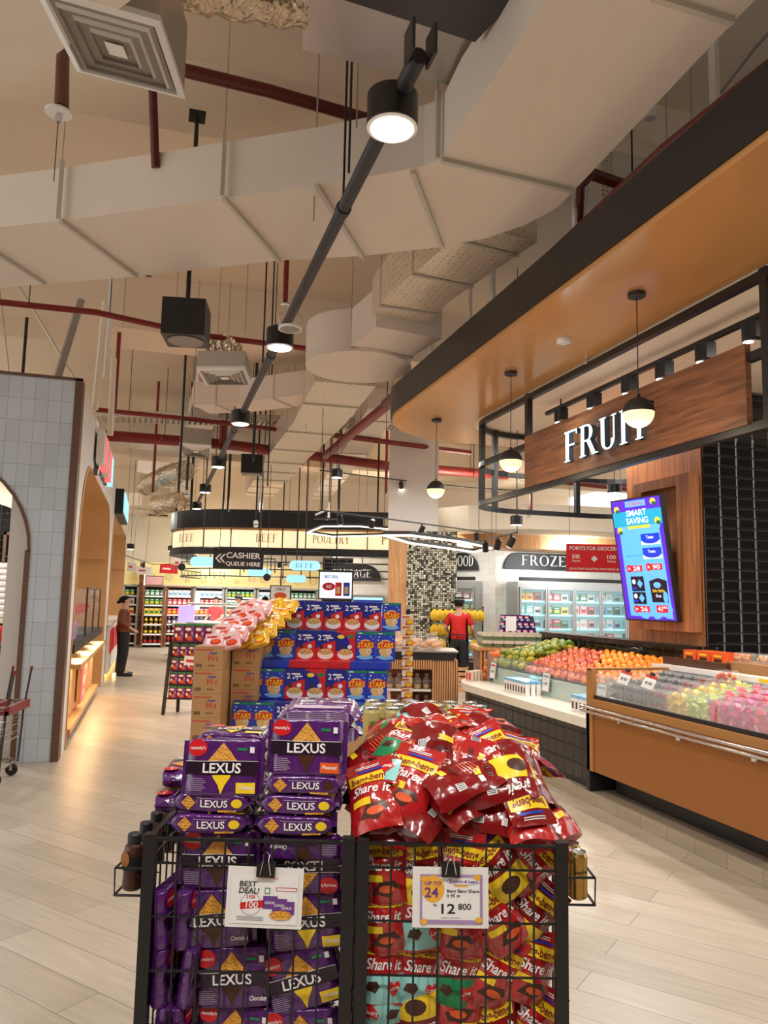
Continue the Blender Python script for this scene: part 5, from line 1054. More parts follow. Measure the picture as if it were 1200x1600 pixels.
# back shelf: orange boxes, brown baskets with packs
b = MB(); b.box(-.08, .08, -.05, .05, 0, .13, 'orange_print'); b.box(-.045, .045, -.052, -.05, .03, .08, 'choco'); b.box(-.05, .04, -.052, -.05, .095, .11, 'yellow_print'); pr = Proto(tag(b.build('orange_gift_box'), '', 'box'))
for i in range(3):
    for j in range(2): pr.put('orange box with a dark picture on the chiller shelf, %s from the left%s' % (('first', 'second', 'third')[i], ', rear row' if j else ', front row'), (4.66+j*.12, 5.84-i*.18-j*.06, 1.125), -PI/2)
b = MB(); b.box(4.45, 4.5, 5.2, 6.0, 1.125, 1.19, 'choco'); tag(b.build('dark_tray'), 'dark brown tray edge in front of the orange boxes', 'tray')
b = MB(); b.hexa([(-.2, -.14, 0), (.2, -.14, 0), (.2, .14, 0), (-.2, .14, 0)], [(-.22, -.15, .08), (.22, -.15, .08), (.22, .15, .08), (-.22, .15, .08)], 'kraft'); pr = Proto(tag(b.build('brown_basket'), '', 'basket'))
mat('snack_tan', (206, 150, 90), .4, var=.2, vscale=40); cl['snack'] = clam('snack_pack', 'snack_tan', 14, .065, .05, .055)
for i in range(4):
    pr.put('brown woven basket on the chiller shelf, %s after the orange boxes' % ('first', 'second', 'third', 'fourth')[i], (4.64, 5.02-i*.48, 1.125), PI/2)
    for j in range(3):
        o = cl['snack'].put('clear snack pack in the %s brown basket' % ('first', 'second', 'third', 'fourth')[i], (4.6+.05*(j % 2), 4.98-i*.48+j*.14-.2*0-.1, 1.205), PI/2+.1*j); o['group'] = 'snack packs %d' % i
b = MB(); b.lathe([(.035, 0), (.035, .14), (.03, .15)], 'yellow_print', 16, ms=['yellow_print', 'yellow_print']); b.lathe([(.0355, .04), (.0355, .11)], 'purple_print', 16, caps=False); tag(b.build('yellow_tub', loc=(4.5, 4.25, 1.125)), 'yellow tub with a purple label at the right end of the chiller shelf', 'tub')
# ------------------------------------------------------------------ screen
t = thing('promotion_screen', 'tilted portrait screen with blue promotions for SMART SAVING on the timber pier', 'screen', loc=(4.66, 6.57, 2.1), rot=Euler((math.radians(9), 0, math.radians(-82)), 'XYZ'))
b = MB(); b.box(-.35, .35, 0, .05, -.62, .62, 'sign_black'); b.build('bezel', t)
b = MB(); b.box(-.05, .05, .05, .3, -.25, .05, 'sign_black'); b.build('bracket', t)
for nm_, c, e in (('scr_sky', (92, 178, 250), .75), ('scr_purple', (86, 42, 214), .6), ('scr_teal', (30, 160, 206), .7), ('scr_red', (214, 30, 50), .6), ('scr_white', (225, 240, 255), .8), ('scr_blue', (24, 60, 220), .6), ('scr_dark', (14, 16, 50), .3), ('scr_yellow', (230, 200, 60), .7)): mat(nm_, c, .2, emit=e, ecol=c)
Q = lambda u, v, e=0: Vector((u, -.001-e, v))
b = MB(); rect(b, Q, -.335, .335, -.605, .605, 'scr_purple', .000)
b.add([(-.27, -.0015, -.57), (.3, -.0015, -.59), (.28, -.0015, .3), (-.27, -.0015, .3)], [(0, 1, 2, 3)], 'scr_sky')
blob(b, Q, -.0, .33, .3, .12, 'scr_sky', .0008, 20); blob(b, Q, .02, -.5, .29, .1, 'scr_sky', .0008, 20); rect(b, Q, -.335, .335, .34, .49, 'scr_teal', .001); rect(b, Q, -.14, .14, .53, .59, 'scr_sky', .001)
txt(b, Q, 'FOODHALL', 0, .545, .03, 'scr_red', w=.22, e=.002); txt(b, Q, 'SMART', 0, .44, .06, 'scr_white', w=.28, e=.002); txt(b, Q, 'SAVING', 0, .36, .06, 'scr_white', w=.3, e=.002); rect(b, Q, -.14, .16, .31, .34, 'scr_yellow', .002)
for (x, z) in ((-.27, .52), (.24, .56), (.27, .37), (-.26, .3)): blob(b, Q, x, z, .04, .035, 'scr_yellow', .002, 8); blob(b, Q, x+.01, z-.02, .03, .02, 'green_print', .003, 7)
for z in (.2, .06): rect(b, Q, .02, .27, z-.06, z+.05, 'scr_white', .002); rect(b, Q, .02, .27, z-.02, z+.05, 'scr_blue', .0025); blob(b, Q, .145, z-.02, .11, .03, 'scr_blue', .003, 14); txt(b, Q, 'Tessa', .14, z, .03, 'scr_white', w=.1, e=.004)
rect(b, Q, -.22, .0, -.02, .07, 'scr_sky', .002); txt(b, Q, 'passeo fresh', -.11, .03, .02, 'scr_teal', w=.2, e=.003)
def price(x, z, a, c): blob(b, Q, x-.07, z, .04, .04, 'scr_red', .003, 16); rect(b, Q, x-.04, x+.11, z-.03, z+.03, 'scr_red', .003); txt(b, Q, c, x+.035, z-.02, .04, 'scr_white', w=.1, e=.005); txt(b, Q, a, x-.07, z-.012, .024, 'scr_white', w=.04, e=.005)
price(-.13, -.09, '25', '28'); price(.14, -.08, '2', '90'); price(-.1, -.5, '23', '26')
rect(b, Q, .1, .25, -.53, -.46, 'scr_red', .003); txt(b, Q, '41', .15, -.515, .045, 'scr_white', w=.06, e=.005); txt(b, Q, '800', .215, -.49, .02, 'scr_white', w=.05, e=.005)
for z0, z1 in ((-.32, -.17), (-.45, -.33)): rect(b, Q, -.2, -.02, z0, z1, 'scr_dark', .002); blob(b, Q, -.08, (z0+z1)/2, .04, .045, 'scr_sky', .003, pts=DIA); blob(b, Q, -.16, (z0+z1)/2+.02, .025, .025, 'scr_white', .003, 12); rect(b, Q, -.19, -.13, z0+.02, z0+.04, 'scr_blue', .003)
b.add([Q(.06, -.43, .002), Q(.27, -.43, .002), Q(.28, -.22, .002), Q(.17, -.19, .002), Q(.05, -.22, .002)], [(0, 1, 2, 3, 4)], 'scr_dark'); blob(b, Q, .15, -.26, .05, .03, 'scr_sky', .003, 12); txt(b, Q, 'Safe Night', .16, -.33, .03, 'scr_yellow', w=.16, e=.004); txt(b, Q, '42 cm', .15, -.38, .03, 'scr_white', w=.07, e=.004); blob(b, Q, .24, -.38, .03, .06, 'scr_sky', .003, 12)
for x in (-.15, .02, .18): blob(b, Q, x, -.6, .05, .03, 'scr_purple', .003, pts=[(math.cos(PI*i/8), math.sin(PI*i/8)) for i in range(9)])
b.build('display', t)
# ------------------------------------------------------------------ freezers
mat('freezer_inside', (196, 232, 234), .5, emit=.32, ecol=(176, 232, 240)); glass('freezer_glass', (220, 240, 240), .1); mat('alu', (176, 178, 176), .35, metal=.6)
def freezer(name, label, loc, rot, n, wd=.68, h=1.98):
    t = thing(name, label, 'freezer', loc=loc, rot=rot); W_ = n*wd
    b = MB(); b.box(0, W_, .5, .55, 0, h, 'freezer_inside'); b.box(0, W_, 0, .5, 0, .35, 'sign_black'); b.box(0, W_, 0, .55, h, h+.12, 'alu'); b.box(-.04, 0, 0, .55, 0, h+.12, 'alu'); b.box(W_, W_+.04, 0, .55, 0, h+.12, 'alu'); b.box(0, W_, -.01, .02, h+.14, h+.22, 'sign_black'); b.build('cabinet', t)
    for i in range(n):
        d = MB(); x = i*wd
        for q in ((x+.005, x+.045, .36, h), (x+wd-.045, x+wd-.005, .36, h), (x+.045, x+wd-.045, .36, .41), (x+.045, x+wd-.045, h-.05, h)): d.box(q[0], q[1], -.03, .01, q[2], q[3], 'alu')
        d.box(x+.045, x+wd-.045, -.012, -.008, .41, h-.05, 'freezer_glass'); o = d.build('door', t)
        d = MB(); d.box(x+wd-.075, x+wd-.055, -.06, -.035, .9, 1.4, 'alu'); d.build('handle', o)
        d = MB(); d.box(x+.05, x+.065, .05, .07, .4, h-.06, 'cool_glow'); d.build('light_tube', t)
    for z in SHZ:
        d = MB(); d.box(.01, W_-.01, .1, .5, z-.02, z, 'white_print'); d.box(.01, W_-.01, .085, .1, z-.03, z+.01, 'cool_glow'); d.build('shelf', t)
    return t
SHZ = [.45, .76, 1.07, 1.38, 1.68]
fcols = [('sky_print', 'white_print', 'teal_print'), ('teal_print', 'white_print', 'green_print'), ('green_print', 'yellow_print', 'red_badge'), ('pink_film', 'red_badge', 'white_print'), ('sky_print', 'green_print', 'white_print')]
def fpack(m1, m2):
    o = thing('frozen_pack', '', 'frozen food pack')
    b = MB(); b.box(-.085, .085, -.05, .05, 0, .2, m1); b.box(-.06, .06, -.052, -.05, .05, .12, m2); b.box(-.05, .05, -.053, -.05, .145, .165, 'white_print')
    r_ = b.build('frozen_pack'); bpy.data.objects.remove(o); return Proto(tag(r_, '', 'frozen food pack'))
FPK = {}
def fill_freezer(loc, rot, n, wd, where):
    R_ = Matrix.Rotation(rot, 3, 'Z'); rn = random.Random(n)
    for i in range(n):
        for s_, z in enumerate(SHZ):
            for j in range(3):
                c = fcols[(i+(s_//2)) % 5]; k = (c[(j//2+s_) % 3], c[(s_+1) % 3])
                if k[0] == k[1]: k = (k[0], 'choco')
                if k not in FPK: FPK[k] = fpack(*k)
                p = Vector(loc)+R_ @ Vector((i*wd+.13+j*.2, .2, z+.001))
                cn = {'sky_print': 'pale blue', 'white_print': 'white', 'teal_print': 'teal', 'green_print': 'green', 'yellow_print': 'yellow', 'red_badge': 'red', 'pink_film': 'pink'}[k[0]]
                o = FPK[k].put('%s frozen food pack, %s shelf, %s' % (cn, ('lowest', 'second', 'middle', 'fourth', 'top')[s_], where[i]), p, (0, 0, rot), (1, 1, rn.uniform(.85, 1.1))); o['group'] = '%s frozen packs %s %d' % (cn, where[i], s_)
L0 = (7.72, 15.35, 0)
freezer('glass_door_freezer', 'row of glass door freezers under the sign FROZEN', L0, 0, 5); fill_freezer(L0, 0, 5, .68, ['behind %s glass door under FROZEN' % k for k in ('first', 'second', 'third', 'fourth', 'fifth')])
fr = -.883
L1 = (6.2, 17.05, 0); freezer('glass_door_freezer', 'two-door glass freezer under the sign ending in FOOD', L1, fr, 2, .62); fill_freezer(L1, fr, 2, .62, ['behind left corner freezer door', 'behind right corner freezer door'])
light('AREA', 'freezer_wash', (8.8, 14.4, 2.7), 45, (.95, 1, 1), 1.0, aim=(8.8, 16, 2)); light('AREA', 'freezer_wash', (6.3, 15.4, 2.7), 20, (.95, 1, 1), .6, aim=(7, 17, 2))
def arch_sign(name, label, text, loc, rot, w, h, lw, tx, lh=.24):
    t = thing(name, label, 'sign', loc=loc, rot=rot); n = 12; r = h*.95
    pts = [(0, 0)]+[(r-r*math.cos(PI/2*i/n), h*math.sin(PI/2*i/n)) for i in range(n+1)]+[(w-r+r*math.sin(PI/2*i/n), h*math.cos(PI/2*i/n)) for i in range(n+1)]+[(w, 0)]
    b = MB(); k = len(pts); b.add([(x, 0, z) for x, z in pts]+[(x, .05, z) for x, z in pts], [tuple(range(k))[::-1], tuple(range(k, 2*k))]+[(i, (i+1) % k, k+(i+1) % k, k+i) for i in range(k)], 'sign_black'); b.build('panel', t)
    b = MB(); b.text(text, 'white_letter', tx, -.004, .09, lh, w=lw, serif=True, depth=.015); b.build('letters', t)
    return t
arch_sign('frozen_sign', 'black arched sign reading FROZEN over the freezers', 'FROZEN FOOD', (7.64, 15.94, 2.4), 0, 3.3, .38, 2.5, .42)
arch_sign('frozen_sign', 'black arched sign showing the end of FROZEN FOOD beside the mosaic column', 'FROZEN FOOD', (6.12, 17.42, 2.36), fr, 1.55, .4, 1.35, .1)
q = pD(885, 893, 11.5); t = thing('points_banner', 'red banner reading POINTS FOR GROCERIES hanging left of the screen', 'banner', loc=q, rot=RC)
b = MB(); b.box(0, .88, 0, .01, -.0, .42, 'sign_red')
for s_, x, z, h, w in (('POINTS FOR GROCERIES', .44, .33, .055, .78), ('50K', .15, .2, .06, .13), ('100', .68, .2, .06, .13), ('JOIN & START COLLECTING YOUR POINTS NOW!', .44, .03, .03, .8), ('Rupiah', .15, .15, .03, .12), ('Points', .68, .15, .03, .12)): b.text(s_, 'white_letter', x, -.002, z, h, w=w, cx=True)
blob(b, lambda u, v, e=0: Vector((u, -.002, v)), .42, .2, .05, .05, 'white_letter', 0, pts=DIA)
b.build('board', t); b = MB(); b.tube([(.05, 0, .42), (.05, 0, 3.9)], .004, 'black_metal', 5); b.tube([(.83, 0, .42), (.83, 0, 3.9)], .004, 'black_metal', 5); b.build('cable', t)
# ------------------------------------------------------------------ cereal stack
def cereal_box(kind):
    b = MB(); w, h, d = .093, .136, .033
    b.box(-w, w, -d, d, -h, h, 'box_side'); P = lambda u, v, e=0: Vector((u, -d-.0006-e*.5, v)); K = lambda u, v, e=0: Vector((-u, d+.0006+e*.5, v)); TP = lambda u, v, e=0: Vector((u, v, h+.0006+e*.5))
    if kind == 'star':
        for f in (P, K): rect(b, f, -w, w, -h, h, 'blue_print', 0, 1, 1)
        rect(b, P, -w, w, h-.024, h-.004, 'green_print', .0008, 1, 1); rect(b, P, -.07, -.03, h-.019, h-.01, 'white_print', .0014, 1, 1)
        blob(b, P, 0, -.04, .06, .055, 'cereal', .0008, 18); blob(b, P, 0, -.1, .07, .025, 'sky_print', .0006, 14); blob(b, P, 0, .035, .055, .03, 'cereal', .0006, 12)
        b.add([P(-.083, -.022, .0014), P(.08, -.012, .0014), P(.084, .042, .0014), P(0, .05, .0014), P(-.078, .036, .0014)], [(0, 1, 2, 3, 4)], 'red_badge'); txt(b, P, 'STARS', 0, -.012, .048, 'yellow_print', w=.148, e=.0022, shear=.06)
        blob(b, P, .035, -.05, .024, .024, 'white_print', .002, 14); blob(b, P, .035, -.05, .019, .019, 'cereal', .0026, 14)
        for i, (x, z) in enumerate(((-.07, .06), (.07, .07), (-.075, -.1), (.07, -.11), (-.06, .09), (.05, .095))): blob(b, P, x, z, .01, .01, 'sky_print' if i % 2 else 'white_print', .001, pts=[(math.cos(2*PI*q/10)*(1 if q % 2 else .45), math.sin(2*PI*q/10)*(1 if q % 2 else .45)) for q in range(10)])
        rect(b, TP, -w, w, -d, d, 'blue_print', 0, 1, 1)
    else:
        top = 'box_red' if kind == 'choc' else 'deep_blue'
        for f in (P, K): rect(b, f, -w, w, -h, h, 'box_red', 0, 1, 1)
        if kind == 'promo':
            b.add([P(-w, -.03, .0008), P(0, .02, .0008), P(w, .05, .0008), P(w, h, .0008), P(-w, h, .0008)], [(0, 1, 2, 3, 4)], 'deep_blue')
            txt(b, P, '2', -.058, .05, .05, 'white_print', w=.034, e=.0014); rect(b, P, -.03, .05, .085, .1, 'white_print', .0014, 1, 1); txt(b, P, '+1', -.0, .04, .03, 'white_print', w=.05, e=.0014); rect(b, P, .0, .07, .064, .078, 'white_print', .0014, 1, 1)
        else:
            b.add([P(-w, -.05, .0008), P(.03, -.05, .0008), P(.04, .04, .0008), P(0, .1, .0008), P(-w, .13, .0008)], [(0, 1, 2, 3, 4)], 'deep_blue'); blob(b, P, -.045, .085, .035, .02, 'yellow_print', .0014, 12); blob(b, P, .05, .09, .03, .02, 'green_print', .0014, 8)
        blob(b, P, 0, -.085, .075, .045, 'white_print', .0014, 18); blob(b, P, 0, -.06, .066, .03, 'cereal', .002, 16); blob(b, P, .04, -.01, .022, .02, 'white_print', .0024, 9); blob(b, P, -.04, -.015, .018, .02, 'choco', .0024, 9)
        for i in range(8): blob(b, P, -.05+.014*i, -.055-.01*(i % 3), .006, .005, ('choco', 'red_badge', 'green_print')[i % 3], .003, 7)
        rect(b, TP, -w, w, -d, d, top, 0, 1, 1)
    return Proto(tag(b.build('cereal_box'), '', 'box'))
CB = {k: cereal_box(k) for k in ('star', 'promo', 'choc')}
lay = [(7.60, -1.045, 1.48, ['star', 'promo', 'promo', 'promo', 'promo', 'promo', 'star']), (7.42, -1.10, 1.20, ['star', 'star', 'promo', 'promo', 'choc', 'star', 'star']), (7.22, -1.17, .855, ['star', 'star', 'promo', 'choc', 'promo', 'star', 'star']), (7.04, -1.23, .575, ['star', 'star', 'promo', 'promo', 'star', 'star', 'star'])]
od = ('first', 'second', 'third', 'fourth', 'fifth', 'sixth', 'seventh')
for r, (d0, x0, z0, ks) in enumerate(lay):
    for c, k in enumerate(ks):
        for q in range(4+r):
            if q and c < 6 and r < 3 and q > 3: continue
            lab = '%s cereal box in the %s row of the stack, %s from the left' % ({'star': 'blue star', 'promo': 'blue and red', 'choc': 'red'}[k], ('top', 'second', 'third', 'lowest')[r], od[c]) if q == 0 else '%s cereal box behind the front one in the %s row, %s column' % ({'star': 'blue star', 'promo': 'blue and red', 'choc': 'red'}[k], ('top', 'second', 'third', 'lowest')[r], od[c])
            o = CB[k].put(lab, cf(x0+c*.19, d0+q*.07, z0), RC); o['group'] = 'cereal boxes %d%s' % (r, ' behind' if q else '')
for i in range(7):
    o = CB['star' if i not in (2, 3, 4) else 'choc'].put('cereal box lying flat under the second row, %s from the left' % od[i], cf(-1.14+i*.19, 7.26+.12, 1.03), rot_cf(PI/2, 0, 0)); o['group'] = 'flat cereal boxes'
b = MB(); b.box(-1.36, .12, 0, 1.0, .0, .43, 'cardboard'); tag(b.build('display_pallet', loc=cf(0, 6.98, 0), rot=RC), 'cardboard pallet base under the cereal box stack', 'pallet')
b = MB(); b.box(-1.25, .1, 0, .7, .43, .715, 'cardboard'); tag(b.build('cardboard_tray', loc=cf(0, 7.35, 0), rot=RC), 'cardboard tray carrying the third row of cereal boxes', 'tray')
# cartons with generic red lettering
b = MB(); b.box(-.125, .125, 0, .3, 0, .2, 'cardboard'); P = lambda u, v, e=0: Vector((u, -.001-e, v))
for i in range(6): rect(b, P, .0+.018*(i % 5), .01+.018*(i % 5), .075+.02*(i % 2), .1+.015*(i % 3), 'paper_red', .0005, 1, 1)
txt(b, P, 'Samyang', .045, .135, .02, 'blue_print', w=.07, e=.001); rect(b, P, -.11, .04, .165, .175, 'paper_red', .0005, 1, 1)
for i in range(7): rect(b, P, -.105+.008*i, -.101+.008*i, .02, .05, 'print_black', .0005, 1, 1)
txt(b, P, 'BULDAK', .03, .03, .012, 'print_black', w=.06, e=.001)
pr = Proto(tag(b.build('carton'), '', 'carton'))
for c, (x, d, n) in enumerate(((-1.5, 6.75, 6), (-1.235, 7.1, 6), (-1.5, 7.07, 6))):
    for i in range(n): pr.put('brown noodle carton in the %s stack left of the cereal, %s from the floor' % (('front left', 'right-hand', 'rear')[c], od[i]), cf(x, d, i*.202), RC)['group'] = 'noodle cartons %d' % c
def bag_art(m1, m2):
    def art(b, F, S): blob(b, F, .02, -.03, .045, .03, m1, .0018, 14); blob(b, F, .02, -.026, .036, .02, m2, .0024, 12); rect(b, F, -.065, .02, .02, .034, m1, .0018, 4, 1); rect(b, F, -.05, .06, .045, .053, 'white_print', .0018, 4, 1); blob(b, F, -.045, -.02, .018, .03, 'white_print', .0022, pts=SQ)
    return art
BG = {'pink': Proto(pack_mesh('noodle_bag', .17, .15, .05, 'pink_film', bag_art('red_badge', 'orange_print'), 3, amp=.006)), 'yellow': Proto(pack_mesh('noodle_bag', .17, .15, .05, 'yellow_film', bag_art('orange_print', 'yellow_print'), 5, amp=.006))}
rnd = random.Random(9)
for tier in range(5):
    for i in range(3):
        for c in range(2):
            k = 'pink' if c == 0 else 'yellow'
            x = -1.47+i*.13+c*.22+tier*.05; d = 6.85+tier*.11+c*.22; z = 1.25+tier*.075
            if i > 1: continue
            o = BG[k].put('%s noodle bag in the slope of bags above the cartons, %s tier' % (k, ('lowest', 'second', 'third', 'fourth', 'top')[tier]), cf(x, d, z+c*.01), rot_cf(-.75+rnd.uniform(-.2, .2), rnd.uniform(-.3, .3), rnd.uniform(-.2, .2)), 1.05); o['category'] = 'noodle bag'; o['group'] = '%s noodle bags tier %d' % (k, tier)
b = MB(); b.hexa([(-1.58, .05, 0), (-1.12, .05, 0), (-1.12, .8, 0), (-1.58, .8, 0)], [(-1.5, .25, .08), (-1.14, .25, .08), (-1.14, .7, .2), (-1.4, .7, .2)], 'cardboard'); tag(b.build('cardboard_wedge', loc=cf(0, 6.95, 1.213), rot=RC), 'cardboard riser under the sloping noodle bags', 'riser')
# snack stand with white sign
t = thing('snack_stand', 'black leaning floor stand with maroon and purple snack packs and a white sign', 'stand', loc=cf(-2.97, 10.8, 0), rot=RC)
for x in (-.02, .58): b = MB(); b.hexa([(x-.02, -.02, 0), (x+.02, -.02, 0), (x+.02, .03, 0), (x-.02, .03, 0)], [(x+.01, .1, .99), (x+.05, .1, .99), (x+.05, .15, .99), (x+.01, .15, .99)], 'black_metal'); b.build('front_leg', t)
for x in (.1, .5): b = MB(); b.box(x-.02, x+.02,   .3, .34, 0, .97, 'black_metal'); b.build('rear_leg', t)
for z in (.22, .41, .60, .79): b = MB(); b.box(0, .6, .03+.1*z, .36, z-.015, z, 'black_metal'); b.build('shelf', t)
b = MB(); w, h = .055, .085; b.box(-w, w, 0, .1, 0, 2*h, 'maroon_print'); P = lambda u, v, e=0: Vector((u, -.0008-e, v))
rect(b, P, -w, w, .15, .17, 'green_print', 0, 1, 1); rect(b, P, .02, w, .0, .15, 'purple_print', .0003, 1, 1); blob(b, P, -.01, .12, .035, .016, 'white_print', .0008, 10); blob(b, P, .005, .035, .03, .024, 'orange_print', .0008, 9); blob(b, P, -.03, .06, .015, .022, 'white_print', .0009, 8); blob(b, P, .035, .08, .014, .02, 'lilac', .0009, 8)
pr = Proto(tag(b.build('snack_box'), '', 'snack pack'))
for r, z in enumerate((.221, .411, .601, .791)):
    for i in range(5): pr.put('maroon and purple snack pack on the black leaning stand, %s shelf' % ('lowest', 'second', 'third', 'top')[r], cf(-2.89+i*.115, 10.84+.1*z, z), RC, (1, 1, .98))['group'] = 'snack packs on stand shelf %d' % r
b = MB(); b.box(0, .6, .1, .36, .975, .99, 'black_metal'); b.build('shelf', t)
for i in range(4): pr.put('larger maroon snack box standing on top of the leaning stand', cf(-2.86+i*.145, 10.93, .991), RC, (1.25, 1, 1.5))['group'] = 'upper snack boxes'
b = MB(); b.box(0, .17, 0, .004, 0, .13, 'paper'); rect(b, lambda u, v, e=0: Vector((u, -.001, v)), .03, .14, .04, .08, 'paper_red', 0, 1, 1); tag(b.build('stand_sign', loc=cf(-2.75, 10.85, .68), rot=rot_cf(0, .05, 0)), 'small white sign clipped on the snack stand', 'sign')
# ------------------------------------------------------------------ bread table, bananas, far right displays
t = thing('bread_table', 'ribbed timber bread table with shelves of muffins and a chrome rail', 'table', loc=cf(.05, 10.0, 0), rot=RC)
b = MB(); b.box(0, .95, 0, .75, .98, 1.0, 'steel'); b.build('table_top', t); b = MB(); b.box(0, .9, .02, .72, .88, .98, 'sign_black'); b.build('apron', t)
b = MB(); b.box(0, .62, .04, .7, .12, .2, 'walnut'); b.box(0, .62, .04, .06, .76, .88, 'walnut'); b.box(0, .95, .68, .72, .12, .88, 'walnut'); b.box(.62, .95, .05, .68, .12, .88, 'walnut')
for i in range(11): b.box(.62+i*.03, .64+i*.03, .035, .05, .12, .88, 'light_wood')
for i in range(20): b.box(i*.031, i*.031+.02, .025, .04, .76, .88, 'light_wood')
b.build('ribbed_body', t)
for z in (.2, .48): b = MB(); b.box(0, .62, .04, .66, z, z+.03, 'walnut'); b.box(.02, .6, .03, .04, z, z+.03, 'paper'); b.build('shelf', t)
b = MB(); b.tube([(-.1, -.04, .16), (1.02, -.04, .16)], .014, 'chrome', 8); b.box(.9, .94, -.04, .1, 0, .16, 'chrome'); b.box(0, .04, -.04, .1, 0, .16, 'chrome'); b.build('bumper_rail', t)
mat('bun', (222, 160, 92), .5, var=.2, vscale=12); mat('muffin', (96, 54, 30), .6)
o_ = thing('bagged_muffins', '', 'bread pack'); b = MB(); b.lathe([(.035, 0), (.045, .05), (.052, .065), (.03, .1), (.001, .11)], 'muffin', 12, ms=['cereal', 'muffin', 'muffin', 'muffin']); b.build('muffin', o_, smooth=True); b = MB(); b.lathe([(.055, 0), (.06, .1), (.02, .15), (.03, .19)], 'thin_film', 10, caps=False); b.build('bag', o_, smooth=True); pr = Proto(o_)
for r in range(2):
    for i in range(5): pr.put('bagged chocolate muffin on the %s shelf of the bread table' % ('lower', 'upper')[r], cf(.12+i*.12, 10.14, .232+r*.28), RC)['group'] = 'muffins %d' % r
o_ = thing('bagged_buns', '', 'bread pack'); b = MB(); rn = random.Random(2)
for i in range(6): b.T = Matrix.Translation((rn.uniform(-.06, .06), rn.uniform(-.04, .04), .035+.04*(i//3))); b.lathe([(.045*math.sin(PI*q/7)+.0005, -.033*math.cos(PI*q/7)) for q in range(8)], 'bun', 12, caps=False)
b.build('buns', o_, smooth=True); b = MB(); b.lathe([(.12, 0), (.125, .06), (.08, .12), (.02, .14), (.045, .2)], 'thin_film', 12, caps=False); b.build('bag', o_, smooth=True); pr = Proto(o_)
for i in range(9): pr.put('clear bag of golden buns on top of the bread table, %s row' % ('front', 'middle', 'back')[i//3], cf(.15+(i % 3)*.24+.05*(i//3), 10.15+.2*(i//3), 1.0+.02), i)['group'] = 'bun bags %d' % (i//3)
for i in range(12):
    if i == 0:
        b = MB(); pr = Proto(tag(pack_mesh('hanging_pack', .1, .09, .035, 'cream_film', bag_art('orange_print', 'yellow_print'), 9, amp=.006), '', 'snack pack', 'cream packs hanging beside the cereal'))
    pr.put('cream snack pack hanging in the strip at the right side of the cereal stack', cf(.27, 7.9, 1.45-i*.105), RC+.2*(i % 3-1), (.9, .9, .9))
b = MB(); b.box(.25, .29, .05, .08, 0, 1.55, 'black_metal'); tag(b.build('clip_strip', loc=cf(0, 7.88, 0), rot=RC), 'black hanging strip right of the cereal stack', 'rack')
t = thing('banana_rack', 'black wire rack with hooks full of bananas in front of the mosaic column', 'rack', loc=cf(.95, 14.9, 0), rot=RC)
for x in (0, 1.0): b = MB(); b.tube([(x, 0, 0), (x, 0, 1.55)], .015, 'black_metal', 6); b.build('post', t)
for z in (.5, .95, 1.22, 1.5): b = MB(); b.tube([(0, 0, z), (1.0, 0, z)], .01, 'steel', 6); b.tube([(0, -.12, z), (1.0, -.12, z)], .008, 'steel', 6); b.tube([(0, 0, z), (0, -.12, z)], .008, 'steel', 6); b.tube([(1, 0, z), (1, -.12, z)], .008, 'steel', 6); b.build('rail', t)
mat('banana', (240, 196, 44), .4, var=.08); o_ = thing('banana_bunch', '', 'bananas', group='banana bunches'); b = MB()
for i in range(5):
    a = -.7+.35*i; b.tube([(math.sin(a)*.02+math.sin(a)*.085*math.sin(PI*q/8*.9), -.03-.05*math.sin(PI*q/8), -.22*q/8) for q in range(9)], .017, 'banana', 8, rs=[.006, .012, .015, .016, .016, .016, .014, .01, .004])
b.build('fruit', o_, smooth=True); b = MB(); b.lathe([(.012, -.01), (.01, .04)], 'stem_green', 8); b.build('stalk', o_); pr = Proto(o_)
for i in range(16): pr.put('bunch of yellow bananas hanging on the %s rail of the banana rack' % ('top', 'middle')[i//9], cf(1.0+(i % 9)*.11, 14.76, (1.48, 1.2)[i//9]), RC)['group'] = 'bananas %d' % (i//9)
for i in range(4): pr.put('bunch of yellow bananas low beside the man in red', cf(1.15+i*.2, 14.76, .92), RC)['group'] = 'low bananas'
b = MB()
for k in range(5): b.box(0, .5, 0, .02, .02+.09*k, .08+.09*k, 'light_wood')
b.box(0, .02, 0, .3, 0, .46, 'light_wood'); b.box(.48, .5, 0, .3, 0, .46, 'light_wood'); b.box(0, .5, 0, .3, 0, .02, 'light_wood'); tag(b.build('slatted_crate', loc=cf(1.1, 14.2, 0), rot=RC), 'slatted pale wooden crate behind the legs of the man in red', 'crate')
t = thing('promo_stand', 'stand of dark purple packs with a white sign right of the man in red', 'stand', loc=cf(1.95, 13.4, 0), rot=RC)
b = MB(); b.hexa([(0, 0, 0), (.95, 0, 0), (.95, .6, 0), (0, .6, 0)], [(.25, .35, 1.4), (.75, .35, 1.4), (.75, .6, 1.4), (.25, .6, 1.4)], 'sign_black'); b.build('body', t)
b = MB(); b.box(.2, .38, -.02, -.01, 1.15, 1.4, 'paper'); b.build('card', t)
b = MB(); b.box(-.05, .05, -.03, .03, 0, .11, 'purple_film'); b.box(-.04, .02, -.032, -.03, .05, .09, 'pink_film'); b.box(-.01, .04, -.033, -.03, .01, .04, 'teal_print'); pr = Proto(tag(b.build('purple_pouch'), '', 'snack pack'))
for r in range(9):
    n = 9-r//2
    for i in range(n): pr.put('small purple pack in tier %s of the stand right of the man in red' % ('one', 'two', 'three', 'four', 'five', 'six', 'seven', 'eight', 'nine')[r], cf(1.98+r*.022+i*.105, 13.34+r*.045, .35+r*.12), RC+.1*(i % 3-1))['group'] = 'purple packs tier %d' % r
t = thing('wood_table', 'timber slatted table holding green clamshell packs behind the oranges', 'table', loc=cf(1.28, 10.3, 0), rot=RC)
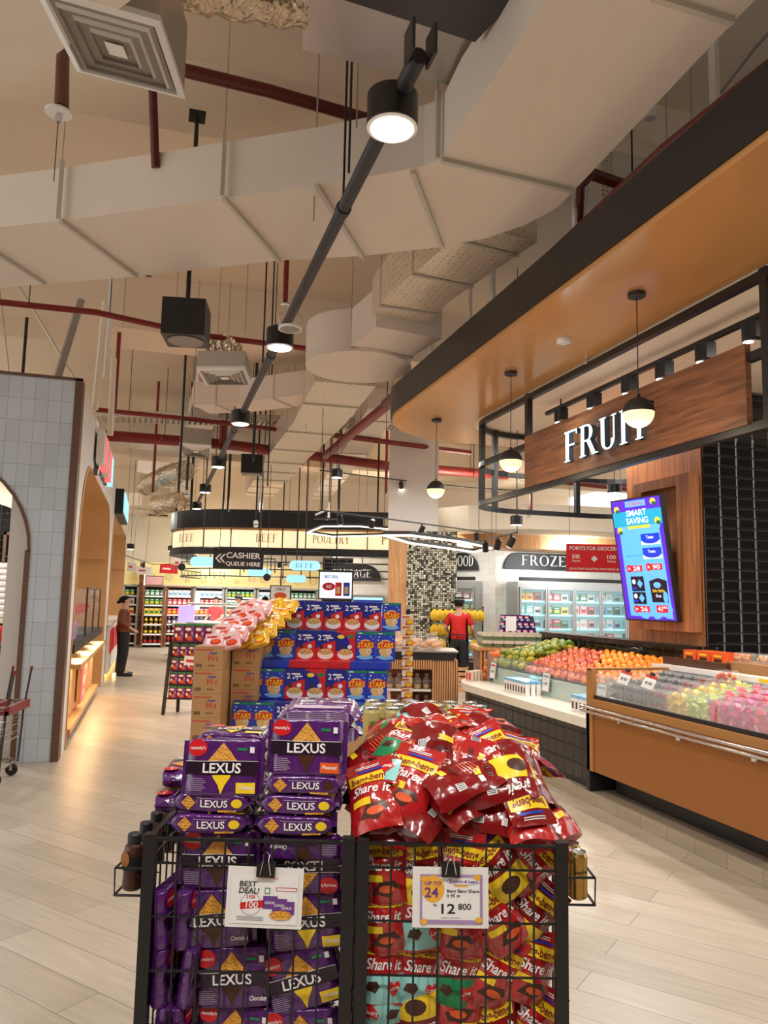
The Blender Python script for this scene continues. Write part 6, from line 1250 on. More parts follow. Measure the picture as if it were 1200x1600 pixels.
b = MB(); b.box(0, 1.5, 0, .9, 1.0, 1.04, 'light_wood'); b.build('table_top', t); b = MB(); b.box(.05, 1.45, .05, .85, .1, 1.0, 'walnut')
for i in range(30): b.box(.04+i*.047, .065+i*.047, .02, .05, .1, 1.0, 'light_wood')
b.build('slatted_body', t)
o_ = thing('green_clamshell', '', 'salad pack'); b = MB(); b.hexa([(-.06, -.05, 0), (.06, -.05, 0), (.06, .05, 0), (-.06, .05, 0)], [(-.07, -.06, .085), (.07, -.06, .085), (.07, .06, .085), (-.07, .06, .085)], 'clear_plastic'); b.box(-.068, .068, -.064, -.062, .05, .09, 'cream_paint'); b.build('shell', o_); b = MB(); b.hexa([(-.05, -.04, .005), (.05, -.04, .005), (.05, .04, .005), (-.05, .04, .005)], [(-.06, -.05, .06), (.06, -.05, .06), (.06, .05, .07), (-.06, .05, .07)], 'green_leaf'); b.build('leaves', o_); pr = Proto(o_)
for k in range(2):
    for j in range(4):
        for i in range(9): pr.put('clear salad clamshell on the timber table behind the oranges, %s layer' % ('lower', 'upper')[k], cf(1.42+i*.145, 10.42+j*.18, 1.04+k*.095), RC)['group'] = 'salad clamshells %d' % k
# ------------------------------------------------------------------ people
def skin(name, V, E, Rr, m, parent, root=0, sub=2):
    me = bpy.data.meshes.new(name); me.from_pydata([tuple(v) for v in V], E, []); o = bpy.data.objects.new(name, me); COL.objects.link(o)
    md = o.modifiers.new('skin', 'SKIN'); md.branch_smoothing = .6
    for i, v in enumerate(me.skin_vertices[0].data): r = Rr[i]; v.radius = r if hasattr(r, '__len__') else (r, r); v.use_root = i == root
    s = o.modifiers.new('sub', 'SUBSURF'); s.levels = sub; s.render_levels = sub
    bpy.context.view_layer.update(); dg = bpy.context.evaluated_depsgraph_get(); nm_ = bpy.data.meshes.new_from_object(o.evaluated_get(dg)); o.modifiers.clear(); o.data = nm_; bpy.data.meshes.remove(me)
    nm_.materials.clear(); nm_.materials.append(MT[m]); nm_.polygons.foreach_set('use_smooth', [True]*len(nm_.polygons)); o.parent = parent; return o
def hand(V, E, Rr, w, elbow, side, curl=.35):
    """palm and five fingers grown from the wrist vertex w"""
    d = (Vector(V[w])-Vector(V[elbow])).normalized(); sx = d.cross(Vector((0, -1, 0))); sx = (sx.normalized() if sx.length > .1 else Vector((1, 0, 0)))*side; fwd = sx.cross(d).normalized()*side
    p = Vector(V[w])+d*.05; V.append(p); Rr.append((.03, .016)); E.append((w, len(V)-1)); pi_ = len(V)-1
    for k, ln in enumerate((.062, .07, .066, .052)):
        base = p+d*.03+sx*(-.027+.018*k); V.append(base); Rr.append(.0095); E.append((pi_, len(V)-1))
        m_ = base+d*ln*.5+Vector((0, -curl*.02, 0)); V.append(m_); Rr.append(.0085); E.append((len(V)-2, len(V)-1))
        V.append(m_+d*ln*.4+Vector((0, -curl*.06, 0))); Rr.append(.007); E.append((len(V)-2, len(V)-1))
    tb = p-sx*.03; V.append(tb); Rr.append(.011); E.append((pi_, len(V)-1)); V.append(tb-sx*.012+d*.03+Vector((0, -.02, 0))); Rr.append(.009); E.append((len(V)-2, len(V)-1))
def person(label, loc, rot, H, arms, shirt, pants='black_cloth', sleeves='short', hair='bun', cap=None, apron=False, bend=0, collar=None, legs=True, head_turn=0):
    t = thing('person', label, 'person', loc=loc, rot=rot); S = H/1.68; t.scale = (S, S, S)
    bd = Matrix.Rotation(bend, 4, 'X')
    def U(p): v = Vector(p)-Vector((0, 0, .95)); v = bd @ v if p[2] > .95 else v; return v+Vector((0, 0, .95))
    V = [U(p) for p in ((0, 0, .93), (0, 0, 1.06), (0, .01, 1.22), (0, .01, 1.36), (0, .005, 1.44), (0, -.005, 1.5), (0, -.012, 1.575), (0, -.005, 1.64))]
    Rr = [(.145, .1), (.13, .095), (.155, .11), (.13, .09), (.055, .055), (.052, .055), (.075, .092), (.06, .075)]; E = [(i, i+1) for i in range(7)]
    for s, (el, wr) in ((-1, arms[0]), (1, arms[1])):
        a = len(V); V += [U((s*.165, .01, 1.37)), U(el), U(wr)]; Rr += [.052, .04, .026]; E += [(3, a), (a, a+1), (a+1, a+2)]; hand(V, E, Rr, a+2, a+1, s)
    for s in (-1, 1):
        a = len(V); V += [Vector((s*.09, 0, .86)), Vector((s*.095, -.01, .5)), Vector((s*.1, .02, .1)), Vector((s*.105, -.13, .035))]; Rr += [(.085, .09), .055, .038, (.035, .025)]; E += [(0, a), (a, a+1), (a+1, a+2), (a+2, a+3)]
    skin('body', V, E, Rr, 'skin', t)
    hc = U((0, -.012, 1.57)); hd = Matrix.Rotation(head_turn, 4, 'Z')
    def hp(x, y, z): return hc+bd.to_3x3() @ (hd.to_3x3() @ Vector((x, y, z)))
    b = MB(); b.tube([hp(0, -.08, .02), hp(0, -.1, -.005), hp(0, -.108, -.018), hp(0, -.09, -.026)], .012, 'skin', 8, rs=[.008, .011, .014, .01]); b.build('nose', t, smooth=True)
    for s in (-1, 1):
        b = MB(); b.lathe([(.0004, -.012), (.012, 0), (.0004, .012)], 'eye', 8, at=tuple(hp(s*.03, -.083, .018))); b.build('eye', t, smooth=True)
        b = MB(); b.lathe([(.001, -.028), (.012, -.01), (.014, .012), (.001, .028)], 'skin', 8, at=tuple(hp(s*.08, .005, -.005))); b.build('ear', t, smooth=True)
    b = MB(); b.tube([hp(-.022, -.085, -.048), hp(0, -.094, -.046), hp(.022, -.085, -.048)], .006, 'lip', 6); b.build('mouth', t, smooth=True)
    # hair shell over crown and back
    b = MB(); n = 16; rings = []
    for j in range(7):
        ph = PI*.5*j/6*1.35; ring = []
        for i in range(n):
            th = 2*PI*i/n; cut = 1 if math.sin(th) > -.55 else .0
            z = math.cos(ph)*.1; rr = math.sin(ph) if ph < PI/2 else 1-.25*(ph-PI/2)
            if math.sin(th) < -.3 and z < .045: z = .045; rr = math.sin(math.acos(.45))
            ring.append(hp(rr*.087*math.cos(th), rr*.104*math.sin(th)+.01, z+.012))
        rings += ring
    b.add(rings, [(j*n+i, (j+1)*n+i, (j+1)*n+(i+1) % n, j*n+(i+1) % n) for j in range(6) for i in range(n)], 'hair')
    if hair == 'bun': b.lathe([(.001, -.036), (.026, -.026), (.035, 0), (.026, .026), (.001, .036)], 'hair', 12, at=tuple(hp(0, .105, -.03)))
    b.build('hair', t, smooth=True, split=80)
    if cap:
        b = MB(); q = hp(0, .005, .045); b.lathe([(.096, -.02), (.1, 0), (.1, .05), (.085, .08), (.001, .09)], cap, 20, at=tuple(q)); b.lathe([(.1015, .04), (.1015, .047)], 'white_paint', 20, at=tuple(q), caps=False); b.build('cap', t, smooth=True)
    V = [U(p) for p in ((0, 0, .84 if sleeves == 'long' else .9), (0, 0, 1.0), (0, .0, 1.08), (0, .01, 1.22), (0, .01, 1.355), (0, .005, 1.42))]; Rr = [(.17, .13), (.165, .12), (.148, .112), (.172, .126), (.145, .105), (.075, .07)]; E = [(i, i+1) for i in range(5)]
    for s, (el, wr) in ((-1, arms[0]), (1, arms[1])):
        a = len(V); e_ = Vector(el); k = U((s*.165, .01, 1.37)); V += [k, U(el)]; Rr += [.068, .056]; E += [(4, a), (a, a+1)]
        if sleeves == 'long': V.append(U(el).lerp(U(wr), .9)); Rr.append(.042); E.append((a+1, a+2))
        else: V[-1] = k.lerp(U(el), .8); Rr[-1] = .062
    skin('shirt', V, E, Rr, shirt, t)
    if collar: b = MB(); b.lathe([(.07, -.02), (.06, .012), (.055, .03)], collar, 14, at=tuple(U((0, 0, 1.43)))); b.build('collar', t, smooth=True)
    if legs:
        V = [Vector((0, 0, 1.0)), Vector((0, 0, .92))]; Rr = [(.15, .11), (.16, .125)]; E = [(0, 1)]
        for s in (-1, 1): a = len(V); V += [Vector((s*.092, 0, .84)), Vector((s*.098, -.01, .5)), Vector((s*.102, .02, .12)), Vector((s*.102, .02, .06))]; Rr += [(.105, .112), .09, .078, .078]; E += [(1, a), (a, a+1), (a+1, a+2), (a+2, a+3)]
        skin('trousers', V, E, Rr, pants, t)
        for s in (-1, 1): b = MB(); b.tube([(s*.105, .07, .045), (s*.105, 0, .05), (s*.105, -.1, .04), (s*.107, -.17, .03)], .04, 'shoe', 10, rs=[.036, .042, .04, .028]); b.build('shoe', t, smooth=True)
    if apron:
        b = MB(); n = 14; vs = []
        for z, rx, ry in ((1.3, .16, .125), (1.1, .168, .128), (.95, .182, .135), (.6, .19, .15), (.5, .19, .15)):
            for i in range(n+1): a = PI+PI*i/n*1.0; a = -PI*.0-PI*i/n if z > 1.2 else (.28 - (PI+.56)*i/n); vs.append((rx*math.cos(a), ry*math.sin(a), z))
        b.add(vs, [(j*(n+1)+i, j*(n+1)+i+1, (j+1)*(n+1)+i+1, (j+1)*(n+1)+i) for j in range(4) for i in range(n)], 'black_cloth'); b.build('apron', t, smooth=True)
        b = MB(); b.tube([(.185*math.cos(2*PI*i/24), .14*math.sin(2*PI*i/24), 1.02) for i in range(24)], .008, 'black_cloth', 6, closed=True); b.tube([(.0, .145, 1.02), (.02, .15, .82)], .008, 'black_cloth', 6); b.build('apron_strings', t)
    return t
p = pZ(189, 1056, 0)
person('woman in a rust brown shirt and black trousers standing sideways by the counter', (p.x, p.y, 0), PI/2, 1.60, (((-.21, .04, 1.12), (-.12, -.1, 1.0)), ((.21, .04, 1.12), (.12, -.1, 1.0))), 'brown_shirt', sleeves='long', hair='bun', collar='cardboard').scale = (1.12, 1.3, .96)
p = pZ(716, 1080, 0)
person('man seen from behind in red shirt, black apron strings and striped cap, facing the bananas', (p.x, p.y, 0), RC+PI-.25, 1.70, (((-.25, -.02, 1.12), (-.24, -.2, 1.02)), ((.25, -.02, 1.12), (.22, -.22, 1.05))), 'red_cloth', hair='short', cap='black_cloth', apron=True)
q = pD(335, 1000, 20.9); person('woman in red top with dark hair behind the glass meat counter', (q.x, q.y, 0), RC-.3, 1.62, (((-.24, -.02, 1.12), (-.2, -.2, 1.05)), ((.24, -.02, 1.12), (.2, -.2, 1.05))), 'red_cloth', hair='short')
q = pD(383, 1000, 21.2); person('man in red shirt and black cap bending forward behind the meat counter', (q.x, q.y, 0), RC-PI/2+.5, 1.72, (((-.24, -.05, 1.12), (-.2, -.3, 1.05)), ((.24, -.05, 1.12), (.2, -.3, 1.05))), 'red_cloth', hair='short', cap='black_cloth', bend=.35)
q = pD(412, 1000, 18); person('person with dark hair reaching up, half hidden behind the cereal stack', (q.x, q.y, 0), RC+PI, 1.66, (((-.26, -.1, 1.25), (-.2, -.2, 1.45)), ((.24, -.02, 1.12), (.2, -.2, 1.05))), 'black_cloth', hair='bun')
q = pD(2, 1000, 9.6); person('person with dark hair in a red shirt leaning on the slatted counter', (q.x-.1, 10.05, -.1), 0.2, 1.62, (((-.26, -.12, 1.14), (-.2, -.36, 1.14)), ((.26, -.12, 1.14), (.22, -.36, 1.14))), 'red_cloth', hair='short', bend=.25)
# ------------------------------------------------------------------ shopping trolleys
o_ = thing('shopping_trolley', '', 'trolley')
b = MB()
for k in range(12): x = -.42+k*.075; b.tube([(x, -.24, .36), (x, -.26, .66)], .0025, 'chrome', 5); b.tube([(x, .24, .36), (x, .26, .66)], .0025, 'chrome', 5); b.tube([(x, -.24, .36), (x, .24, .36)], .0025, 'chrome', 5)
for z in (.36, .42, .48, .54, .6): y = .24+.02*(z-.36)/.3; b.tube([(-.45, -y, z), (.42, -y, z), (.42, y, z), (-.45, y, z)], .0028, 'chrome', 5, closed=True)
b.build('wire_basket', o_)
b = MB(); b.tube([(-.45, -.26, .66), (.43, -.26, .66), (.43, .26, .66), (-.45, .26, .66)], .014, 'chrome', 8, closed=True); b.build('rim', o_)
b = MB(); b.box(-.46, .45, -.28, -.255, .6, .635, 'red_pipe'); b.box(.42, .46, -.28, .28, .6, .67, 'red_pipe'); b.build('red_band', o_)
for y in (-.24, .24): b = MB(); b.tube([(.4, y, .12), (.42, y, .6), (.46, y, .93)], .009, 'dark_metal', 6); b.tube([(.46, y, .93), (.465, y, .97)], .012, 'red_pipe', 6); b.build('upright', o_)
b = MB(); b.tube([(-.4, -.2, .16), (.4, -.24, .14), (.4, .24, .14), (-.4, .2, .16)], .012, 'chrome', 8, closed=True)
for k in range(8): b.tube([(-.38+k*.1, -.22, .16), (-.38+k*.1, .22, .16)], .003, 'chrome', 5)
b.build('lower_frame', o_)
for x in (-.36, .36):
    for y in (-.21, .21):
        w = MB(); w.T = Matrix.Translation((x, y, .055)) @ Matrix.Rotation(PI/2, 4, 'X'); w.lathe([(.02, -.016), (.05, -.014), (.055, 0), (.05, .014), (.02, .016)], 'rubber', 16); w.T = Matrix.Identity(4); w.box(x-.012, x+.012, y-.024, y-.018, .05, .15, 'chrome'); w.box(x-.012, x+.012, y+.018, y+.024, .05, .15, 'chrome'); w.build('wheel', o_, smooth=True, split=40)
pr = Proto(o_); q = pD(20, 1100, 6.75)
for i in range(3): pr.put('wire shopping trolley with red band by the tiled stall, %s of the nested row' % ('rightmost', 'middle', 'leftmost')[i], (q.x-.42-i*.16, q.y+.25+i*.02, 0), -.15)
# ------------------------------------------------------------------ meat hall ring and its signs
def cfp(px, d): return (px-600)/FPX*d     # sideways offset of a picture column at distance d (bins' frame)
def place(b, name, parent=None, **k): return b.build(name, parent, loc=cf(0, 0, 0), rot=RC, **k)
x0 = cfp(262, 20); n = 14
def ringplan(i, r=1.9, x1=2.2, d0=18.6, d1=23): return [(x0+i, d1-i)]+[(x0+i+r-r*math.cos(PI/2*k/n), d0+i+r-r*math.sin(PI/2*k/n)) for k in range(n+1)]+[(x1, d0+i)]
def ringband(b, i0, z0, z1, m, th=.08):
    A, B_ = ringplan(i0), ringplan(i0+th)
    for k in range(len(A)-1):
        q = [A[k], A[k+1], B_[k+1], B_[k]]; b.hexa([(x, y, z0) for x, y in q], [(x, y, z1) for x, y in q], m)
t = thing('ring_sign', 'big black rounded overhead ring with a lit band reading BEEF, BEEF, POULTRY', 'sign', loc=(0, 0, 0), rot=RC)
b = MB(); ringband(b, 0, 3.32, 3.76, 'sign_black', .1); ringband(b, 0, 2.66, 2.84, 'sign_black', .1); b.build('black_band', t)
b = MB(); ringband(b, .1, 3.26, 3.32, 'light_wood', .3); b.build('wood_soffit', t)
b = MB(); ringband(b, .06, 2.84, 3.26, 'band_glow', .05); b.build('lit_band', t, smooth=True)
b = MB()
aa = .72; b.text('BEEF', 'letter_grey', 0, 0, 2.97, .2, w=.6, serif=True, fn=lambda u, v: (x0+1.9-1.86*math.cos(aa+u/1.86), 20.5-1.86*math.sin(aa+u/1.86), v))
for px, s_, w, d in ((400, 'BEEF', .52, 18.62), (489, 'POULTRY', .9, 18.62), (597, 'F', .12, 18.62)): b.text(s_, 'letter_grey', cfp(px, 18.6), d, 2.97, .2, w=w, serif=True)
b.build('letters', t)
for px in (361, 465, 575): b = MB(); x = cfp(px, 18.6); b.box(x-.012, x+.012, 18.59, 18.62, 2.8, 3.3, 'sign_black'); b.build('divider', t)
b = MB()
for i in range(3):
    P = [(x, y, 2.5-.18*i) for x, y in ringplan(.25)]; b.tube(P, .018, 'dark_metal', 5)
for k in range(9): x = x0+1.4+k*.75; b.tube([(x, 18.87, 2.14), (x, 18.87, 2.66)], .014, 'dark_metal', 5)
b.build('rack_rails', t)
for px in (300, 350, 410, 530): x = cfp(px, 19); b = MB(); b.tube([(x, 18.8, 3.7), (x, 18.8, 5.9)], .02, 'black_metal', 6); b.build('hanger', t)
for i in range(9):
    x = x0+1.0+i*.7; q = cf(x, 18.95, 2.36)
    if i == 0:
        o_ = thing('ring_spotlight', '', 'spotlight', group='small spots under the ring'); b = MB(); b.lathe([(.05, 0), (.05, .14), (.01, .16)], 'black_metal', 10); b.build('head', o_); b = MB(); b.lathe([(.045, -.003), (.001, -.004)], 'spot_glow', 10); b.build('lens', o_); pr = Proto(o_)
    pr.put('small black spotlight hanging in the rails under the beef and poultry ring', q, 0)
light('AREA', 'meat_light', tuple(cf(-3.4, 20.5, 3.1)), 90, (1, .97, .94), 1.2)
# black tiled piece, white pier and the AGE sign below the ring
b = MB(); x = cfp(506, 21); b.box(x, cfp(556, 21), 21, 21.15, 0, 2.75, 'black_tile'); struct(place(b, 'trim_13'))
b = MB(); b.box(cfp(553, 20), cfp(612, 20), 20.2, 20.35, 0, 2.7, 'freezer_tile'); struct(place(b, 'trim_14'))
arch_sign('sausage_sign', 'black arched sign showing the letters AGE left of the timber column', 'SAUSAGE', cf(cfp(535, 20)-.3, 20.15, 2.12), RC, 1.35, .42, 1.0, .08, .2)
t = thing('chilled_cabinet', 'white chilled cabinet with a lit blue front under the sign AGE', 'cabinet', loc=cf(cfp(553, 20), 19.9, 0), rot=RC)
b = MB(); b.box(0, .85, 0, .28, 0, 1.75, 'alu'); b.build('body', t); b = MB(); b.box(.05, .8, -.01, 0, 1.2, 1.68, 'cool_glow'); b.box(.05, .8, -.02, -.01, 1.5, 1.62, 'blue_print'); b.build('lit_front', t)
def wallscreen(name, label, px0, px1, py0, py1, d, art):
    A = pD(px0, py1, d); B_ = pD(px1, py0, d); w = (B_-A).dot(RH)/2; h = (B_.z-A.z)/2
    t = thing(name, label, 'screen', loc=(A+B_)/2, rot=RC); b = MB(); b.box(-w, w, 0, .05, -h, h, 'sign_black'); b.build('bezel', t)
    b = MB(); F = lambda u, v, e=0: Vector((u*w, -.002-e, v*h)); art(b, F); b.build('display', t); b = MB(); b.tube([(0, .03, h), (0, .03, 5.9-(A.z+B_.z)/2)], .015, 'black_metal', 6); b.build('pole', t)
    return t
def art1(b, F):
    rect(b, F, -.93, .93, -.92, .92, 'scr_white', .001); txt(b, F, 'BEST DEAL', -.25, .5, .2, 'blue_print', w=.8, e=.003); blob(b, F, -.4, -.1, .38, .28, 'red_badge', .003, 16); txt(b, F, '60', -.4, -.2, .22, 'white_print', w=.3, e=.005)
    for x, m_ in ((.15, 'box_red'), (.62, 'blue_print')): rect(b, F, x-.17, x+.2, -.75, .2, m_, .003); rect(b, F, x-.1, x+.12, -.6, -.1, 'cereal', .005)
wallscreen('promo_screen', 'hanging screen with a BEST DEAL cereal advert behind the cereal stack', 497, 552, 893, 936, 17.5, art1)
def art2(b, F): rect(b, F, -.9, .9, -.9, .9, 'paper', .001); blob(b, F, 0, -.2, .6, .4, 'orange_print', .002, 14); txt(b, F, 'DELI', 0, .4, .3, 'maroon_print', w=.8, e=.004)
wallscreen('framed_poster', 'small framed food poster left of the promotion screen', 421, 455, 915, 941, 18.2, art2)
# hanging board CASHIER QUEUE HERE
A = pD(332, 889, 13.5); B_ = pD(412, 857, 13.5); w = (B_-A).dot(RH); h = B_.z-A.z-.03
t = thing('cashier_sign', 'black hanging board reading CASHIER QUEUE HERE with a double arrow to the left', 'sign', loc=A+Vector((0, 0, .02)), rot=rot_cf(0, .02, 0))
b = MB(); b.box(0, w, 0, .02, 0, h, 'sign_black'); b.build('board', t)
b = MB(); b.text('CASHIER', 'white_letter', w*.6, -.003, h*.54, h*.28, w=w*.68, cx=True); b.text('QUEUE HERE', 'white_letter', w*.6, -.003, h*.16, h*.2, w=w*.68, cx=True)
for k in range(2):
    x = w*.04+k*w*.085; s_ = h*.22
    for sg in (1, -1): b.add([(x, -.003, h*.5), (x+.035, -.003, h*.5), (x+s_+.035, -.003, h*.5+sg*s_), (x+s_, -.003, h*.5+sg*s_)], [(0, 1, 2, 3) if sg > 0 else (3, 2, 1, 0)], 'white_letter')
b.build('lettering', t)
for x in (.1, w-.1): b = MB(); b.tube([(x, .01, h), (x, .01, 5.9-A.z)], .006, 'black_metal', 5); b.build('cable', t)
def litsign(label, px0, px1, py, d, s_=None, r=.1, m_='cool_glow'):
    A = pD(px0, py, d); B_ = pD(px1, py, d); w = (B_-A).dot(RH); t = thing('lit_sign', label, 'sign', loc=A, rot=RC)
    b = MB(); pts = [(r-r*math.sin(PI*k/8), -r*math.cos(PI*k/8)) for k in range(9)]+[(w-r+r*math.sin(PI*k/8), r*math.cos(PI*k/8)) for k in range(9)]
    k = len(pts); b.add([(x, 0, z) for x, z in pts]+[(x, .1, z) for x, z in pts], [tuple(range(k)), tuple(range(k, 2*k))[::-1]]+[(i, k+i, k+(i+1) % k, (i+1) % k) for i in range(k)], m_); b.build('light_box', t)
    if s_: b = MB(); b.text(s_, 'sky_print', w/2, -.004, -.05, .1, w=w*.6, cx=True, serif=True); b.build('letters', t)
    b = MB(); b.tube([(-.08, .05, 0), (-.08, .05, .3), (w/2, .05, .3), (w/2, .05, 5.9-A.z)], .014, 'dark_metal', 6); b.tube([(w/2, .05, .3), (w+.08, .05, .3), (w+.08, .05, 0)], .014, 'dark_metal', 6); b.build('hanger', t)
litsign('pale blue lit sign left of the board CASHIER', 297, 334, 877, 16, None, .1)
litsign('pale blue lit sign reading CHILLED MEAT', 452, 500, 883, 16, 'L', .1) if 0 else litsign('pale blue lit sign right of the board CASHIER with small lettering', 452, 500, 883, 16, 'BEEF', .1)
litsign('pale blue lit sign just below the board CASHIER', 386, 423, 894, 16.6, None, .08)
litsign('glowing blue-white lamp box low under the ring sign', 447, 478, 904, 16.8, None, .08, 'led_strip' if 0 else 'cool_glow')
for px, py, wh in ((284, 886, 'left of the lit signs'), (417, 902, 'under the board CASHIER')):
    q = pD(px, py, 15.8); b = MB(); b.T = Matrix.Rotation(PI/2, 4, 'X'); b.lathe([(.075, -.02), (.075, .02)], 'sign_black', 18); b.T = Matrix.Identity(4); b.tube([(0, 0, .07), (0, 0, 5.9-q.z)], .006, 'black_metal', 5); tag(b.build('round_sign', loc=q, rot=RC), 'small black round blade sign '+wh, 'sign')
for px, py, d, wh in ((400, 815, 15, 'in front of the ring sign'), (292, 768, 15, 'above the left end of the ring sign')):
    q = pD(px, py, d); b = MB(); b.lathe([(.03, -.12), (.05, -.09), (.05, 0), (.02, .03)], 'white_plastic', 12); b.lathe([(.0505, -.07), (.0505, -.05)], 'sign_black', 12, caps=False); b.tube([(0, 0, .02), (0, 0, 5.9-q.z)], .018 if px > 300 else .02, 'black_metal', 6); tag(b.build('camera_dome', loc=q), 'white security camera on a black pole '+wh, 'camera')
q = pD(514, 795, 14); b = MB(); b.tube([(-.25, 0, -.12), (0, 0, .0), (.0, 0, .12)], .02, 'white_paint', 6); b.box(-.28, .18, -.03, .03, -.2, -.17, 'dark_metal'); b.box(-.02, .02, -.02, .02, -.2, 0, 'white_paint'); b.tube([(0, 0, .1), (0, 0, 5.9-q.z)], .01, 'dark_metal', 5); tag(b.build('ceiling_bracket', loc=q, rot=RC), 'white and grey metal bracket hanging before the ring sign', 'bracket')
# meat counter
t = thing('meat_counter', 'rounded black panelled meat counter with a curved glass top and violet light', 'counter', loc=(0, 0, 0), rot=RC)
def cpl(i, r=1.0, x1=-2.3): a = cfp(262, 19)+i; return [(a, 21.3)]+[(a+r-r*math.cos(PI/2*k/8), 18.9+i+r-r*math.sin(PI/2*k/8)) for k in range(9)]+[(x1, 18.9+i), (x1, 19.9), (-4.2, 19.9), (-4.2, 21.3)]
b = MB(); b.prism(cpl(.05), .12, .88, 'sign_black'); b.build('body', t); b = MB()
for k in range(2, 22): x = cfp(262, 19)+.95+k*.42; (x < -2.3) and b.box(x-.01, x+.01, 18.93, 18.96, .14, .86, 'case_brown')
b.build('trim_strips', t)
b = MB(); b.prism(cpl(.15), 0, .12, 'black_metal'); b.build('kick', t); b = MB(); b.prism(cpl(0), .88, .93, 'steel'); b.build('sill', t)
b = MB(); b.prism(cpl(.3), .93, .96, 'green_leaf'); b.prism(cpl(.32), .96, .97, 'white_counter'); b.build('tray', t)
b = MB(); P = cpl(.03)[:10]; Q_ = cpl(.3)[:10]
for k in range(len(P)-1): b.add([(P[k][0], P[k][1], .93), (P[k+1][0], P[k+1][1], .93), (Q_[k+1][0], Q_[k+1][1], 1.42), (Q_[k][0], Q_[k][1], 1.42)], [(0, 1, 2, 3)], 'clear_glass')
b.add([(P[-1][0], P[-1][1], .93), (-2.3, 18.93, .93), (-2.3, 19.2, 1.42), (Q_[-1][0], Q_[-1][1], 1.42)], [(0, 1, 2, 3)], 'clear_glass'); b.build('curved_glass', t)
b = MB(); b.tube([(x, y, 1.43) for x, y in cpl(.3)[:10]]+[(-2.3, 19.2, 1.43)], .03, 'steel', 6); b.build('top_rail', t)
b = MB(); b.tube([(x, y, .14) for x, y in cpl(-.1)[:10]]+[(-2.3, 18.8, .14)], .02, 'chrome', 6); b.build('foot_rail', t)
light('POINT', 'counter_glow', tuple(cf(-4.9, 19.7, 1.25)), 12, (.72, .6, 1), .1)
mat('violet_panel', (190, 170, 250), .5, emit=.8, ecol=(176, 150, 255)); b = MB(); b.box(cfp(285, 19.6), cfp(310, 19.6), 19.6, 19.62, .97, 1.38, 'violet_panel'); b.build('lit_end_panel', t)
b = MB(); b.box(0, .12, 0, .05, 0, .45, 'led_strip'); tag(b.build('white_light_panel', loc=pD(304, 953, 20.6), rot=RC), 'small bright white light panel standing above the meat counter', 'light')
# ------------------------------------------------------------------ noodle wall and gondolas at the back
YB = 27.0
t = thing('noodle_sign', 'wide cream lit fascia reading NOODLE & PASTA with drawings of pasta along the back', 'sign')
mat('fascia_glow', (232, 212, 150), .5, emit=.28, ecol=(240, 214, 130)); b = MB(); b.box(-1.0, 9.5, YB, YB+.1, 1.98, 2.72, 'fascia_glow'); b.build('fascia', t); b = MB(); b.box(-1.0, 9.5, YB+.1, YB+.16, 0, 2.72, 'cream_paint'); b.build('back_panel', t)
b = MB(); b.box(-1.0, 9.5, YB-.12, YB, 1.9, 1.98, 'cream_paint'); b.build('ledge', t)
b = MB(); q = pY(282, 905, YB-.01); b.text('NOODLE & PASTA', 'sign_black', q.x, YB-.012, 2.22, .26, w=1.5, serif=True); b.build('letters', t)
b = MB(); rn = random.Random(6)
for i in range(14):
    x = -.6+i*.55+rn.uniform(-.1, .1); z = 2.12+rn.uniform(0, .05); s_ = rn.uniform(.09, .17)
    if 1.0 < x < 3.0: s_ = .08; z = 2.08
    b.tube([(x+s_*math.cos(2*PI*k/12), YB-.01, z+s_*.7+s_*.9*math.sin(2*PI*k/12)) for k in range(12)], .006, 'letter_grey', 4, closed=True)
    for k in range(3): b.tube([(x+s_*(k-1)*.5, YB-.01, z+.02), (x+s_*(k-1)*.7, YB-.01, z+s_*1.2)], .005, 'letter_grey', 4)
b.build('pasta_drawings', t)
light('AREA', 'cove_light', (2, YB-.5, 2.95), 30, (1, .86, .5), 1.5, aim=(2, YB+1.5, 3.6))
gcols = [[('green_print', 'yellow_print'), ('white_print', 'green_print'), ('yellow_print', 'red_badge'), ('orange_print', 'choco'), ('choco', 'red_badge'), ('deep_red_film', 'choco')], [('green_print', 'white_print'), ('green_print', 'yellow_print'), ('yellow_print', 'green_print'), ('yellow_print', 'choco'), ('choco', 'yellow_print'), ('choco', 'red_badge')], [('white_print', 'sky_print'), ('red_badge', 'white_print'), ('sign_red', 'yellow_print'), ('purple_print', 'white_print'), ('deep_red_film', 'white_print'), ('sign_red', 'choco')]]
GP = {}
def gpack(m1, m2, kind):
    b = MB()
    if kind: b.lathe([(.05, 0), (.052, .13), (.04, .17), (.028, .2), (.03, .23)], m1, 10, ms=[m1, m1, m1, m2]); b.lathe([(.053, .04), (.053, .11)], m2, 10, caps=False)
    else: b.box(-.07, .07, -.04, .04, 0, .2, m1); b.box(-.05, .05, -.043, -.04, .04, .12, m2); b.box(-.04, .04, -.043, -.04, .15, .18, 'white_print')
    return Proto(tag(b.build('grocery_jar' if kind else 'grocery_pack'), '', 'grocery'))
